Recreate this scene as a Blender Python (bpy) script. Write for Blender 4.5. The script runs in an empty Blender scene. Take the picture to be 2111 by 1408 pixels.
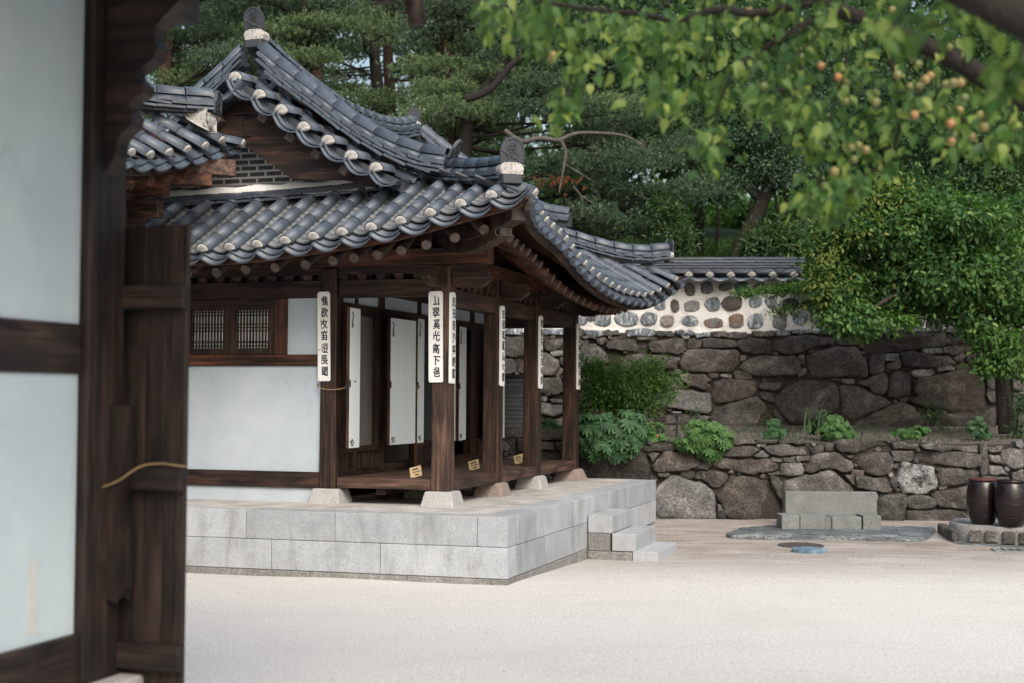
import bpy, math, random
import numpy as np
from mathutils import Vector, Matrix, noise
from mathutils.geometry import tessellate_polygon
random.seed(7); rng = np.random.default_rng(7)
R = math.radians
sc = bpy.context.scene
COL = sc.collection

# ------------------------------------------------------------------ camera, light, exposure
CAM_Z = 1.7
PITCH = math.atan(115 / 2932.0); ROLL = 0.006
cam_d = bpy.data.cameras.new('camera'); cam = bpy.data.objects.new('camera', cam_d); COL.objects.link(cam)
cam.matrix_world = Matrix.Translation((0, 0, CAM_Z)) @ Matrix.Rotation(R(90) + PITCH, 4, 'X') @ Matrix.Rotation(ROLL, 4, 'Z')
cam_d.sensor_width = 36; cam_d.lens = 50; cam_d.clip_end = 600; cam_d.clip_start = 0.05
cam_d.dof.use_dof = True; cam_d.dof.focus_distance = 14.6; cam_d.dof.aperture_fstop = 1.7
sc.camera = cam
SUN_EL, SUN_AZ = 42, 164           # azimuth clockwise from +Y: behind the camera, to its right
w = bpy.data.worlds.new('World'); sc.world = w; w.use_nodes = True
nt = w.node_tree; nt.nodes.clear()
sky = nt.nodes.new('ShaderNodeTexSky'); sky.sky_type = 'NISHITA'; sky.sun_disc = False
sky.sun_elevation = R(SUN_EL); sky.sun_rotation = R(SUN_AZ); sky.dust_density = 6; sky.air_density = 1.5; sky.ozone_density = 1.5
hs = nt.nodes.new('ShaderNodeHueSaturation'); hs.inputs['Saturation'].default_value = 0.95; hs.inputs['Value'].default_value = 1.0
bg = nt.nodes.new('ShaderNodeBackground'); bg.inputs['Strength'].default_value = 0.15
wo = nt.nodes.new('ShaderNodeOutputWorld')
nt.links.new(sky.outputs[0], hs.inputs['Color']); nt.links.new(hs.outputs[0], bg.inputs[0]); nt.links.new(bg.outputs[0], wo.inputs[0])
sd = bpy.data.lights.new('sun', 'SUN'); sd.energy = 1.4; sd.angle = R(36); sd.color = (1, 0.99, 0.98)
sun = bpy.data.objects.new('sun', sd); COL.objects.link(sun)
az = R(SUN_AZ); el = R(SUN_EL)
sv = Vector((math.sin(az) * math.cos(el), math.cos(az) * math.cos(el), math.sin(el)))
sun.rotation_euler = sv.to_track_quat('Z', 'Y').to_euler(); sun.location = (0, 0, 40)
sc.view_settings.view_transform = 'Standard'; sc.view_settings.look = 'None'
sc.view_settings.exposure = 0.5; sc.view_settings.gamma = 1; sc.view_settings.use_curve_mapping = False
sc.cycles.max_bounces = 6; sc.cycles.diffuse_bounces = 3; sc.cycles.transmission_bounces = 3

# ------------------------------------------------------------------ helpers
F_ = 2932.0
def ray(px, py):
    u = (px - 1055.5) / F_; v = (704 - py) / F_
    return (cam.matrix_world.to_3x3() @ Vector((u, v, -1)))
def at(px, py, Y):                 # a point of the photograph at distance Y, as a place in the world
    r = ray(px, py); return Vector((0, 0, CAM_Z)) + r * (Y / r.y)
cam_m = cam.matrix_world

def mesh(name, V, F, smooth=False):
    me = bpy.data.meshes.new(name); me.from_pydata([tuple(v) for v in V], [], F); me.update()
    if smooth: me.polygons.foreach_set('use_smooth', [True] * len(me.polygons))
    return me
def fast(name, V, F, smooth=False):          # numpy (n,3) verts and (m,k) faces
    V = np.asarray(V, dtype=np.float32); F = np.asarray(F, dtype=np.int32)
    me = bpy.data.meshes.new(name); k = F.shape[1]
    me.vertices.add(len(V)); me.vertices.foreach_set('co', V.ravel())
    me.loops.add(F.size); me.loops.foreach_set('vertex_index', F.ravel())
    me.polygons.add(len(F)); me.polygons.foreach_set('loop_start', np.arange(0, F.size, k, dtype=np.int32))
    me.polygons.foreach_set('loop_total', np.full(len(F), k, dtype=np.int32))
    if smooth: me.polygons.foreach_set('use_smooth', np.ones(len(F), dtype=bool))
    me.update(calc_edges=True); me.validate()
    return me
def link(name, data, parent=None, mat=None, M=None):
    o = bpy.data.objects.new(name, data); COL.objects.link(o)
    if mat is not None and data is not None and len(data.materials) == 0: data.materials.append(mat)
    if parent is not None: o.parent = parent
    if M is not None: o.matrix_basis = M
    return o
def tag(o, label=None, cat=None, group=None, kind=None):
    if label: o['label'] = label
    if cat: o['category'] = cat
    if group: o['group'] = group
    if kind: o['kind'] = kind
    return o
def empty(name, loc=(0, 0, 0), rz=0, label=None, cat=None, group=None):
    o = bpy.data.objects.new(name, None); COL.objects.link(o); o.location = loc; o.rotation_euler = (0, 0, rz)
    return tag(o, label, cat, group)
def bevel(o, wd=0.006, seg=1):
    m = o.modifiers.new('bevel', 'BEVEL'); m.width = wd; m.segments = seg; m.limit_method = 'ANGLE'; return o

class MB:
    def __init__(s): s.V = []; s.F = []
    def add(s, V, F):
        n = len(s.V); s.V += [tuple(v) for v in V]; s.F += [tuple(i + n for i in f) for f in F]; return s
    def box(s, x0, x1, y0, y1, z0, z1, M=None):
        V = [Vector(c) for c in ((x0,y0,z0),(x1,y0,z0),(x1,y1,z0),(x0,y1,z0),(x0,y0,z1),(x1,y0,z1),(x1,y1,z1),(x0,y1,z1))]
        if M is not None: V = [M @ v for v in V]
        return s.add(V, [(0,3,2,1),(4,5,6,7),(0,1,5,4),(1,2,6,5),(2,3,7,6),(3,0,4,7)])
    def taper(s, cx, cy, z0, z1, w0, d0, w1, d1):
        V = [(cx-w0,cy-d0,z0),(cx+w0,cy-d0,z0),(cx+w0,cy+d0,z0),(cx-w0,cy+d0,z0),(cx-w1,cy-d1,z1),(cx+w1,cy-d1,z1),(cx+w1,cy+d1,z1),(cx-w1,cy+d1,z1)]
        return s.add(V, [(0,3,2,1),(4,5,6,7),(0,1,5,4),(1,2,6,5),(2,3,7,6),(3,0,4,7)])
    def beam(s, p0, p1, wd, h):                 # rectangular bar from p0 to p1
        p0 = Vector(p0); p1 = Vector(p1); y = (p1 - p0); L = y.length; y.normalize()
        x = y.cross(Vector((0,0,1)))
        if x.length < 1e-4: x = Vector((1,0,0))
        x.normalize(); z = x.cross(y)
        M = Matrix((x, y, z)).transposed().to_4x4(); M.translation = p0
        return s.box(-wd/2, wd/2, 0, L, -h/2, h/2, M)
    def tube(s, pts, rad, n=8, cap=True):
        pts = [Vector(p) for p in pts]; m = len(pts)
        if not hasattr(rad, '__len__'): rad = [rad] * m
        base = len(s.V); u = None
        for i, p in enumerate(pts):
            t = (pts[min(i+1, m-1)] - pts[max(i-1, 0)]).normalized()
            if u is None: u = t.orthogonal().normalized()
            u = (u - t * u.dot(t)).normalized(); v = t.cross(u)
            for k in range(n):
                a = 2*math.pi*k/n; s.V.append(tuple(p + (u*math.cos(a) + v*math.sin(a)) * rad[i]))
        for i in range(m-1):
            for k in range(n):
                a = base+i*n+k; b = base+i*n+(k+1) % n
                s.F.append((a, b, b+n, a+n))
        if cap:
            s.F.append(tuple(base+k for k in reversed(range(n)))); s.F.append(tuple(base+(m-1)*n+k for k in range(n)))
        return s
    def prism(s, poly, a, y0, y1):              # polygon in the plane normal to axis a, extruded from y0 to y1
        def P(u, v, t):
            return (u, t, v) if a == 'y' else ((t, u, v) if a == 'x' else (u, v, t))
        n = len(poly); V = [P(u, v, y0) for u, v in poly] + [P(u, v, y1) for u, v in poly]
        tri = tessellate_polygon([[Vector((u, v, 0)) for u, v in poly]])
        Fs = [tuple(t) for t in tri] + [tuple(i+n for i in reversed(t)) for t in tri]
        Fs += [(i, (i+1) % n, n+(i+1) % n, n+i) for i in range(n)]
        return s.add(V, Fs)
    def lathe(s, prof, n=24, c=(0, 0)):
        base = len(s.V)
        for r, z in prof:
            for k in range(n):
                a = 2*math.pi*k/n; s.V.append((c[0]+r*math.cos(a), c[1]+r*math.sin(a), z))
        for i in range(len(prof)-1):
            for k in range(n):
                a = base+i*n+k; b = base+i*n+(k+1) % n; s.F.append((a, b, b+n, a+n))
        s.F.append(tuple(base+k for k in reversed(range(n)))); s.F.append(tuple(base+(len(prof)-1)*n+k for k in range(n)))
        return s
    def build(s, name, mat=None, parent=None, smooth=False, M=None):
        me = mesh(name, s.V, s.F, smooth)
        if mat: me.materials.append(mat)
        return link(name, me, parent, None, M)
def fixn(o):                                  # consistent outward normals
    import bmesh
    bm = bmesh.new(); bm.from_mesh(o.data); bmesh.ops.recalc_face_normals(bm, faces=bm.faces); bm.to_mesh(o.data); bm.free(); return o
def lerp_tab(tab, x):
    xs = [t[0] for t in tab]; ys = [t[1] for t in tab]
    return float(np.interp(x, xs, ys))
def smooth_tab(tab, n=60):                    # Catmull-like smoothing of a table
    xs = np.array([t[0] for t in tab], float); ys = np.array([t[1] for t in tab], float)
    m = np.gradient(ys, xs)
    X = np.linspace(xs[0], xs[-1], n); out = []
    for x in X:
        i = min(max(np.searchsorted(xs, x) - 1, 0), len(xs)-2); h = xs[i+1]-xs[i]; t = (x-xs[i])/h
        y = (2*t**3-3*t**2+1)*ys[i] + (t**3-2*t**2+t)*h*m[i] + (-2*t**3+3*t**2)*ys[i+1] + (t**3-t**2)*h*m[i+1]
        out.append((x, float(y)))
    return out
def frame(p, ydir, zref=(0, 0, 1)):           # matrix with local y along ydir and z close to zref
    y = Vector(ydir).normalized(); x = y.cross(Vector(zref)).normalized(); z = x.cross(y)
    M = Matrix((x, y, z)).transposed().to_4x4(); M.translation = Vector(p); return M

# ------------------------------------------------------------------ materials
MATS = {}
def nodes(name):
    m = bpy.data.materials.new(name); m.use_nodes = True; t = m.node_tree; t.nodes.clear()
    o = t.nodes.new('ShaderNodeOutputMaterial'); b = t.nodes.new('ShaderNodeBsdfPrincipled'); t.links.new(b.outputs[0], o.inputs[0])
    MATS[name] = m
    return m, t, b, o
def N(t, ty, **kw):
    n = t.nodes.new(ty)
    for k, v in kw.items(): setattr(n, k, v)
    return n
def ramp(t, fac, stops):
    r = N(t, 'ShaderNodeValToRGB'); e = r.color_ramp.elements
    while len(e) > 1: e.remove(e[-1])
    e[0].position = stops[0][0]; e[0].color = (*stops[0][1], 1)
    for p, c in stops[1:]:
        q = e.new(p); q.color = (*c, 1)
    t.links.new(fac, r.inputs[0]); return r.outputs[0]
def noise_n(t, scale, detail=4, rough=0.55, vec=None, dist=0):
    n = N(t, 'ShaderNodeTexNoise'); n.inputs['Scale'].default_value = scale; n.inputs['Detail'].default_value = detail
    n.inputs['Roughness'].default_value = rough; n.inputs['Distortion'].default_value = dist
    if vec is not None: t.links.new(vec, n.inputs['Vector'])
    return n.outputs['Fac']
def mapped(t, scale, src='Object', loc=(0,0,0)):
    tc = N(t, 'ShaderNodeTexCoord'); mp = N(t, 'ShaderNodeMapping'); mp.inputs['Scale'].default_value = scale; mp.inputs['Location'].default_value = loc
    t.links.new(tc.outputs[src], mp.inputs[0]); return mp.outputs[0]
def mixc(t, fac, a, b, mode='MIX'):
    m = N(t, 'ShaderNodeMix', data_type='RGBA', blend_type=mode)
    for sock, v in ((m.inputs[0], fac), (m.inputs[6], a), (m.inputs[7], b)):
        if isinstance(v, (int, float)): sock.default_value = v
        elif isinstance(v, tuple): sock.default_value = (*v, 1)
        else: t.links.new(v, sock)
    return m.outputs[2]
def math_n(t, op, a, b=0.0):
    m = N(t, 'ShaderNodeMath', operation=op)
    for s_, v in ((m.inputs[0], a), (m.inputs[1], b)):
        if isinstance(v, (int, float)): s_.default_value = v
        else: t.links.new(v, s_)
    return m.outputs[0]
def bump(t, b, h, strength=0.4, dist=0.01):
    n = N(t, 'ShaderNodeBump'); n.inputs['Strength'].default_value = strength; n.inputs['Distance'].default_value = dist
    t.links.new(h, n.inputs['Height']); t.links.new(n.outputs[0], b.inputs['Normal'])
def objrand(t):
    return N(t, 'ShaderNodeObjectInfo').outputs['Random']

def wood(name, axis, dark, mid, light, rough=0.6, gs=26, wear=0.0):
    m, t, b, o = nodes(name)
    s = {'x': (1.3, gs, gs), 'y': (gs, 1.3, gs), 'z': (gs, gs, 1.3)}[axis]
    oi = N(t, 'ShaderNodeObjectInfo'); tc = N(t, 'ShaderNodeTexCoord')
    add = N(t, 'ShaderNodeVectorMath', operation='ADD'); sc_ = N(t, 'ShaderNodeVectorMath', operation='SCALE'); cb = N(t, 'ShaderNodeCombineXYZ')
    for i in range(3): t.links.new(oi.outputs['Random'], cb.inputs[i])
    t.links.new(cb.outputs[0], sc_.inputs[0]); sc_.inputs['Scale'].default_value = 7.0
    t.links.new(tc.outputs['Object'], add.inputs[0]); t.links.new(sc_.outputs[0], add.inputs[1])
    mp = N(t, 'ShaderNodeMapping'); mp.inputs['Scale'].default_value = s; t.links.new(add.outputs[0], mp.inputs[0])
    g = noise_n(t, 1.0, 6, 0.65, mp.outputs[0], 0.6)
    mp2 = N(t, 'ShaderNodeMapping'); mp2.inputs['Scale'].default_value = tuple(v*0.22 if v > 5 else v*0.9 for v in s); t.links.new(add.outputs[0], mp2.inputs[0])
    blot = noise_n(t, 1.6, 3, 0.55, mp2.outputs[0], 0.4)
    c1 = ramp(t, g, [(0.32, dark), (0.52, mid), (0.74, light)])
    c2 = ramp(t, blot, [(0.30, (0.22, 0.22, 0.22)), (0.50, (0.8, 0.8, 0.8)), (0.72, (1.5, 1.45, 1.4))])
    mp3 = N(t, 'ShaderNodeMapping'); mp3.inputs['Scale'].default_value = tuple(v*3.2 if v > 5 else v*1.3 for v in s); t.links.new(add.outputs[0], mp3.inputs[0])
    fine = noise_n(t, 1.0, 4, 0.6, mp3.outputs[0], 0.3)
    c2 = mixc(t, 1.0, c2, ramp(t, fine, [(0.34, (0.35,)*3), (0.46, (1.0,)*3), (0.70, (1.35,)*3)]), 'MULTIPLY')
    col = mixc(t, 1.0, c1, c2, 'MULTIPLY')
    t.links.new(col, b.inputs['Base Color']); b.inputs['Roughness'].default_value = rough
    b.inputs['Specular IOR Level'].default_value = 0.3
    bump(t, b, g, 0.5, 0.006); return m
for a in 'xyz':
    wood('wood_' + a, a, (0.012, 0.008, 0.007), (0.034, 0.019, 0.014), (0.11, 0.052, 0.032))
    wood('wood_red_' + a, a, (0.022, 0.009, 0.006), (0.075, 0.030, 0.017), (0.19, 0.075, 0.035))
    wood('wood_grey_' + a, a, (0.026, 0.017, 0.014), (0.082, 0.048, 0.036), (0.20, 0.12, 0.086))
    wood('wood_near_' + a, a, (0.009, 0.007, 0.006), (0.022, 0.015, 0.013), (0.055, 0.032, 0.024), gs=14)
def end_grain():
    m, t, b, o = nodes('wood_end')
    n = noise_n(t, 22, 4, 0.6, mapped(t, (1, 1, 1)))
    t.links.new(ramp(t, n, [(0.3, (0.05, 0.038, 0.034)), (0.7, (0.15, 0.115, 0.105))]), b.inputs['Base Color']); b.inputs['Roughness'].default_value = 0.8
end_grain()
def tile_mat(name, c0, c1, c2, rough=0.42):
    m, t, b, o = nodes(name)
    n = noise_n(t, 9, 5, 0.6, mapped(t, (1, 1, 1))); f = noise_n(t, 70, 3, 0.6, mapped(t, (1, 1, 1)))
    col = ramp(t, n, [(0.28, c0), (0.55, c1), (0.8, c2)])
    v = math_n(t, 'MULTIPLY_ADD', objrand(t), 0.32); t.nodes[-1].inputs[2].default_value = 0.84
    gc = N(t, 'ShaderNodeCombineColor')
    for i in range(3): t.links.new(v, gc.inputs[i])
    col = mixc(t, 1.0, col, gc.outputs[0], 'MULTIPLY')
    t.links.new(col, b.inputs['Base Color'])
    t.links.new(ramp(t, f, [(0.3, (rough-.08,)*3), (0.7, (rough+.14,)*3)]), b.inputs['Roughness'])
    b.inputs['Specular IOR Level'].default_value = 0.45
    bump(t, b, f, 0.25, 0.003)
tile_mat('tile', (0.036, 0.048, 0.064), (0.064, 0.081, 0.106), (0.105, 0.127, 0.158), 0.40)
tile_mat('tile_pan', (0.05, 0.055, 0.062), (0.105, 0.112, 0.122), (0.19, 0.195, 0.20), 0.6)
tile_mat('tile_dark', (0.022, 0.026, 0.034), (0.038, 0.044, 0.055), (0.065, 0.073, 0.086), 0.5)
def simple(name, stops, scale=14, rough=0.85, bs=0.3, bd=0.004, fine=90, detail=5, spec=0.3, mscale=(1,1,1)):
    m, t, b, o = nodes(name)
    mp = mapped(t, mscale); n = noise_n(t, scale, detail, 0.62, mp); f = noise_n(t, fine, 3, 0.65, mp)
    kf = 0.78 if name.startswith(('granite', 'stone_base')) else 0.5
    h = math_n(t, 'ADD', math_n(t, 'MULTIPLY', n, 1-kf), math_n(t, 'MULTIPLY', f, kf))
    col = ramp(t, h, stops)
    if name.startswith('granite') or name == 'plaster':
        stn = noise_n(t, 1.0, 5, 0.65, mapped(t, (5, 5, 1.1)), 0.4)
        col = mixc(t, ramp(t, stn, [(0.50, (0,)*3), (0.72, (0.5,)*3)]), col, (0.13, 0.135, 0.125))
        rv = math_n(t, 'MULTIPLY_ADD', objrand(t), 0.30); t.nodes[-1].inputs[2].default_value = 0.85
        gc = N(t, 'ShaderNodeCombineColor')
        for i in range(3): t.links.new(rv, gc.inputs[i])
        col = mixc(t, 1.0, col, gc.outputs[0], 'MULTIPLY')
    t.links.new(col, b.inputs['Base Color']); b.inputs['Roughness'].default_value = rough
    b.inputs['Specular IOR Level'].default_value = spec
    bump(t, b, f, bs, bd); return m
simple('mortar', [(0.38, (0.19, 0.185, 0.175)), (0.5, (0.36, 0.35, 0.335)), (0.62, (0.52, 0.51, 0.49))], 20, 0.95, 0.6, 0.006, 60)
simple('mortar_white', [(0.3, (0.82, 0.82, 0.82)), (0.7, (0.90, 0.90, 0.90))], 20, 0.95, 0.4, 0.004, 60)
simple('brick_dark', [(0.3, (0.06, 0.07, 0.085)), (0.7, (0.17, 0.185, 0.21))], 12, 0.85, 0.4, 0.003)
simple('granite', [(0.38, (0.215, 0.232, 0.25)), (0.5, (0.33, 0.352, 0.375)), (0.62, (0.445, 0.47, 0.495))], 5, 0.85, 0.35, 0.003, 150)
simple('granite_rough', [(0.38, (0.11, 0.108, 0.105)), (0.5, (0.20, 0.198, 0.192)), (0.62, (0.33, 0.326, 0.318))], 7, 0.9, 0.9, 0.008, 80)
simple('granite_bench', [(0.38, (0.09, 0.10, 0.10)), (0.5, (0.15, 0.162, 0.16)), (0.62, (0.235, 0.246, 0.243))], 6, 0.85, 0.4, 0.004, 130)
simple('stone_base', [(0.38, (0.24, 0.24, 0.24)), (0.5, (0.35, 0.348, 0.344)), (0.62, (0.46, 0.458, 0.452))], 5, 0.9, 0.6, 0.006, 110)
simple('stone_base_pink', [(0.38, (0.15, 0.12, 0.108)), (0.5, (0.25, 0.205, 0.185)), (0.62, (0.36, 0.305, 0.28))], 5, 0.9, 0.6, 0.006, 110)
simple('slab_stone', [(0.38, (0.035, 0.042, 0.048)), (0.5, (0.095, 0.112, 0.122)), (0.62, (0.26, 0.28, 0.285))], 6, 0.75, 0.9, 0.012, 40, mscale=(0.6, 2.0, 2.0))
simple('paper', [(0.3, (0.56, 0.62, 0.64)), (0.7, (0.68, 0.73, 0.745))], 6, 0.9, 0.15, 0.002, 200, mscale=(1, 1, 0.3))
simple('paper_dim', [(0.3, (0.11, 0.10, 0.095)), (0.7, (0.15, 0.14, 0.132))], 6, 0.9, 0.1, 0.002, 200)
simple('soil', [(0.35, (0.055, 0.042, 0.034)), (0.52, (0.12, 0.10, 0.086)), (0.68, (0.24, 0.215, 0.195))], 9, 0.95, 0.9, 0.02, 60)
simple('hill_ground', [(0.3, (0.012, 0.022, 0.008)), (0.52, (0.03, 0.058, 0.015)), (0.7, (0.075, 0.12, 0.03))], 1.6, 0.95, 0.8, 0.05, 14)
simple('iron', [(0.3, (0.015, 0.015, 0.017)), (0.7, (0.04, 0.04, 0.042))], 30, 0.55)
simple('lamp_black', [(0.3, (0.012, 0.014, 0.017)), (0.7, (0.022, 0.025, 0.03))], 30, 0.4)
simple('lamp_glass', [(0.3, (0.30, 0.34, 0.36)), (0.7, (0.42, 0.46, 0.48))], 30, 0.3)
simple('rope', [(0.3, (0.15, 0.10, 0.055)), (0.7, (0.32, 0.22, 0.13))], 80, 0.9, 0.8, 0.003, 300)
simple('ink', [(0.3, (0.02, 0.02, 0.032)), (0.7, (0.04, 0.04, 0.06))], 30, 0.6)
simple('plaque_white', [(0.3, (0.70, 0.71, 0.70)), (0.7, (0.82, 0.82, 0.80))], 9, 0.5, 0.1, 0.001, 60)
simple('card', [(0.3, (0.50, 0.36, 0.20)), (0.7, (0.62, 0.47, 0.28))], 20, 0.7)
simple('cover_blue', [(0.36, (0.05, 0.095, 0.13)), (0.5, (0.11, 0.19, 0.25)), (0.66, (0.28, 0.38, 0.43))], 10, 0.6, 0.5, 0.004, 90)
simple('cover_rust', [(0.36, (0.035, 0.032, 0.032)), (0.66, (0.11, 0.095, 0.09))], 10, 0.7, 0.5, 0.004, 90)
simple('seal_red', [(0.3, (0.45, 0.16, 0.13)), (0.7, (0.6, 0.25, 0.2))], 30, 0.7)
def plaster():
    m, t, b, o = nodes('plaster')
    mp = mapped(t, (1, 1, 1)); n = noise_n(t, 1.7, 5, 0.6, mp); f = noise_n(t, 24, 4, 0.6, mp)
    st = noise_n(t, 5, 4, 0.6, mapped(t, (3, 3, 0.5)), 0.5)
    c = ramp(t, n, [(0.3, (0.37, 0.43, 0.49)), (0.6, (0.435, 0.495, 0.55)), (0.8, (0.48, 0.535, 0.585))])
    c = mixc(t, ramp(t, st, [(0.56, (0, 0, 0)), (0.85, (0.35, 0.35, 0.35))]), c, (0.48, 0.50, 0.50))
    dn = N(t, 'ShaderNodeTexNoise'); dn.inputs['Scale'].default_value = 3; dn.inputs['Detail'].default_value = 6; t.links.new(mp, dn.inputs['Vector'])
    dm = N(t, 'ShaderNodeMix', data_type='VECTOR'); dm.inputs[0].default_value = 0.35; t.links.new(mp, dm.inputs[4]); t.links.new(dn.outputs['Color'], dm.inputs[5])
    vo = N(t, 'ShaderNodeTexVoronoi', feature='DISTANCE_TO_EDGE'); vo.inputs['Scale'].default_value = 2.1; t.links.new(dm.outputs[1], vo.inputs['Vector'])
    ck = math_n(t, 'MULTIPLY', ramp(t, vo.outputs['Distance'], [(0.0, (1,)*3), (0.012, (0,)*3)]), ramp(t, noise_n(t, 1.3, 3, 0.5, mp), [(0.48, (0,)*3), (0.62, (0.28,)*3)]))
    c = mixc(t, ck, c, (0.25, 0.25, 0.25))
    c = mixc(t, ramp(t, f, [(0.50, (0,)*3), (0.75, (0.12,)*3)]), c, (0.36, 0.37, 0.38))
    t.links.new(c, b.inputs['Base Color']); b.inputs['Roughness'].default_value = 0.92; b.inputs['Specular IOR Level'].default_value = 0.2
    bump(t, b, math_n(t, 'ADD', n, math_n(t, 'MULTIPLY', f, 0.25)), 0.35, 0.012)
plaster()
def rough_plaster():
    m, t, b, o = nodes('wall_mortar')
    mp = mapped(t, (1, 1, 1)); n = noise_n(t, 1.4, 6, 0.65, mp); f = noise_n(t, 22, 5, 0.65, mp)
    st = noise_n(t, 3.2, 5, 0.65, mapped(t, (1, 1, 1.4), loc=(3, 1, 7)))
    c = ramp(t, n, [(0.3, (0.44, 0.435, 0.42)), (0.55, (0.60, 0.595, 0.58)), (0.75, (0.72, 0.715, 0.70))])
    c = mixc(t, ramp(t, st, [(0.52, (0, 0, 0)), (0.68, (0.6, 0.6, 0.6))]), c, (0.20, 0.195, 0.19))
    t.links.new(c, b.inputs['Base Color']); b.inputs['Roughness'].default_value = 0.95
    bump(t, b, f, 0.9, 0.02)
rough_plaster()
def rock(name, c0, c1, c2, c3=None, streak=False):
    m, t, b, o = nodes(name)
    tc = N(t, 'ShaderNodeTexCoord'); oi = N(t, 'ShaderNodeObjectInfo')
    cb = N(t, 'ShaderNodeCombineXYZ')
    for i in range(3): t.links.new(math_n(t, 'MULTIPLY', oi.outputs['Random'], 23.0 + 9*i), cb.inputs[i])
    ad = N(t, 'ShaderNodeVectorMath', operation='ADD'); t.links.new(tc.outputs['Object'], ad.inputs[0]); t.links.new(cb.outputs[0], ad.inputs[1])
    v = ad.outputs[0]
    if streak:
        mp = N(t, 'ShaderNodeMapping'); mp.inputs['Scale'].default_value = (2.6, 1, 0.8); mp.inputs['Rotation'].default_value = (0, 0.35, 0); t.links.new(v, mp.inputs[0]); vs = mp.outputs[0]
        n = noise_n(t, 4.5, 5, 0.6, vs, 1.6)
    else:
        n = noise_n(t, 2.3, 6, 0.68, v, 0.5)
    f = noise_n(t, 34, 5, 0.7, v); g = noise_n(t, 6.5, 5, 0.65, v, 0.3)
    c = ramp(t, n, [(0.3, c0), (0.52, c1), (0.72, c2)])
    if c3: c = mixc(t, ramp(t, g, [(0.50, (0, 0, 0)), (0.62, (1, 1, 1))]), c, c3)
    sp = ramp(t, f, [(0.33, (0.45,)*3), (0.5, (1.0,)*3), (0.68, (1.8,)*3)])
    lich = ramp(t, noise_n(t, 4.2, 6, 0.7, v, 0.8), [(0.56, (0,)*3), (0.70, (0.45,)*3)]); c = mixc(t, lich, c, (0.20, 0.20, 0.185))
    c = mixc(t, 1.0, c, sp, 'MULTIPLY')
    vv = math_n(t, 'MULTIPLY_ADD', oi.outputs['Random'], 0.6); t.nodes[-1].inputs[2].default_value = 0.72
    gc = N(t, 'ShaderNodeCombineColor')
    for i in range(3): t.links.new(vv, gc.inputs[i])
    c = mixc(t, 1.0, c, gc.outputs[0], 'MULTIPLY')
    t.links.new(c, b.inputs['Base Color']); b.inputs['Roughness'].default_value = 0.88; b.inputs['Specular IOR Level'].default_value = 0.25
    bump(t, b, math_n(t, 'ADD', math_n(t, 'MULTIPLY', f, 0.35), g), 0.9, 0.03)
rock('rock_d', (0.02, 0.019, 0.018), (0.056, 0.052, 0.048), (0.125, 0.117, 0.108))
rock('rock_b', (0.024, 0.021, 0.019), (0.066, 0.057, 0.051), (0.145, 0.128, 0.115))
rock('rock_g', (0.028, 0.027, 0.027), (0.076, 0.073, 0.069), (0.17, 0.165, 0.157))
rock('rock_l', (0.05, 0.051, 0.051), (0.13, 0.131, 0.13), (0.26, 0.26, 0.254))
rock('rock_w', (0.12, 0.125, 0.13), (0.24, 0.25, 0.255), (0.42, 0.43, 0.43), (0.03, 0.03, 0.03))
rock('rock_s', (0.045, 0.053, 0.062), (0.135, 0.155, 0.175), (0.42, 0.44, 0.455), streak=True)
rock('rock_r', (0.05, 0.042, 0.038), (0.13, 0.09, 0.07), (0.27, 0.255, 0.245), (0.13, 0.135, 0.14))
simple('wall_core', [(0.3, (0.018, 0.015, 0.013)), (0.7, (0.065, 0.055, 0.048))], 8, 0.95, 0.9, 0.03, 30)
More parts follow.
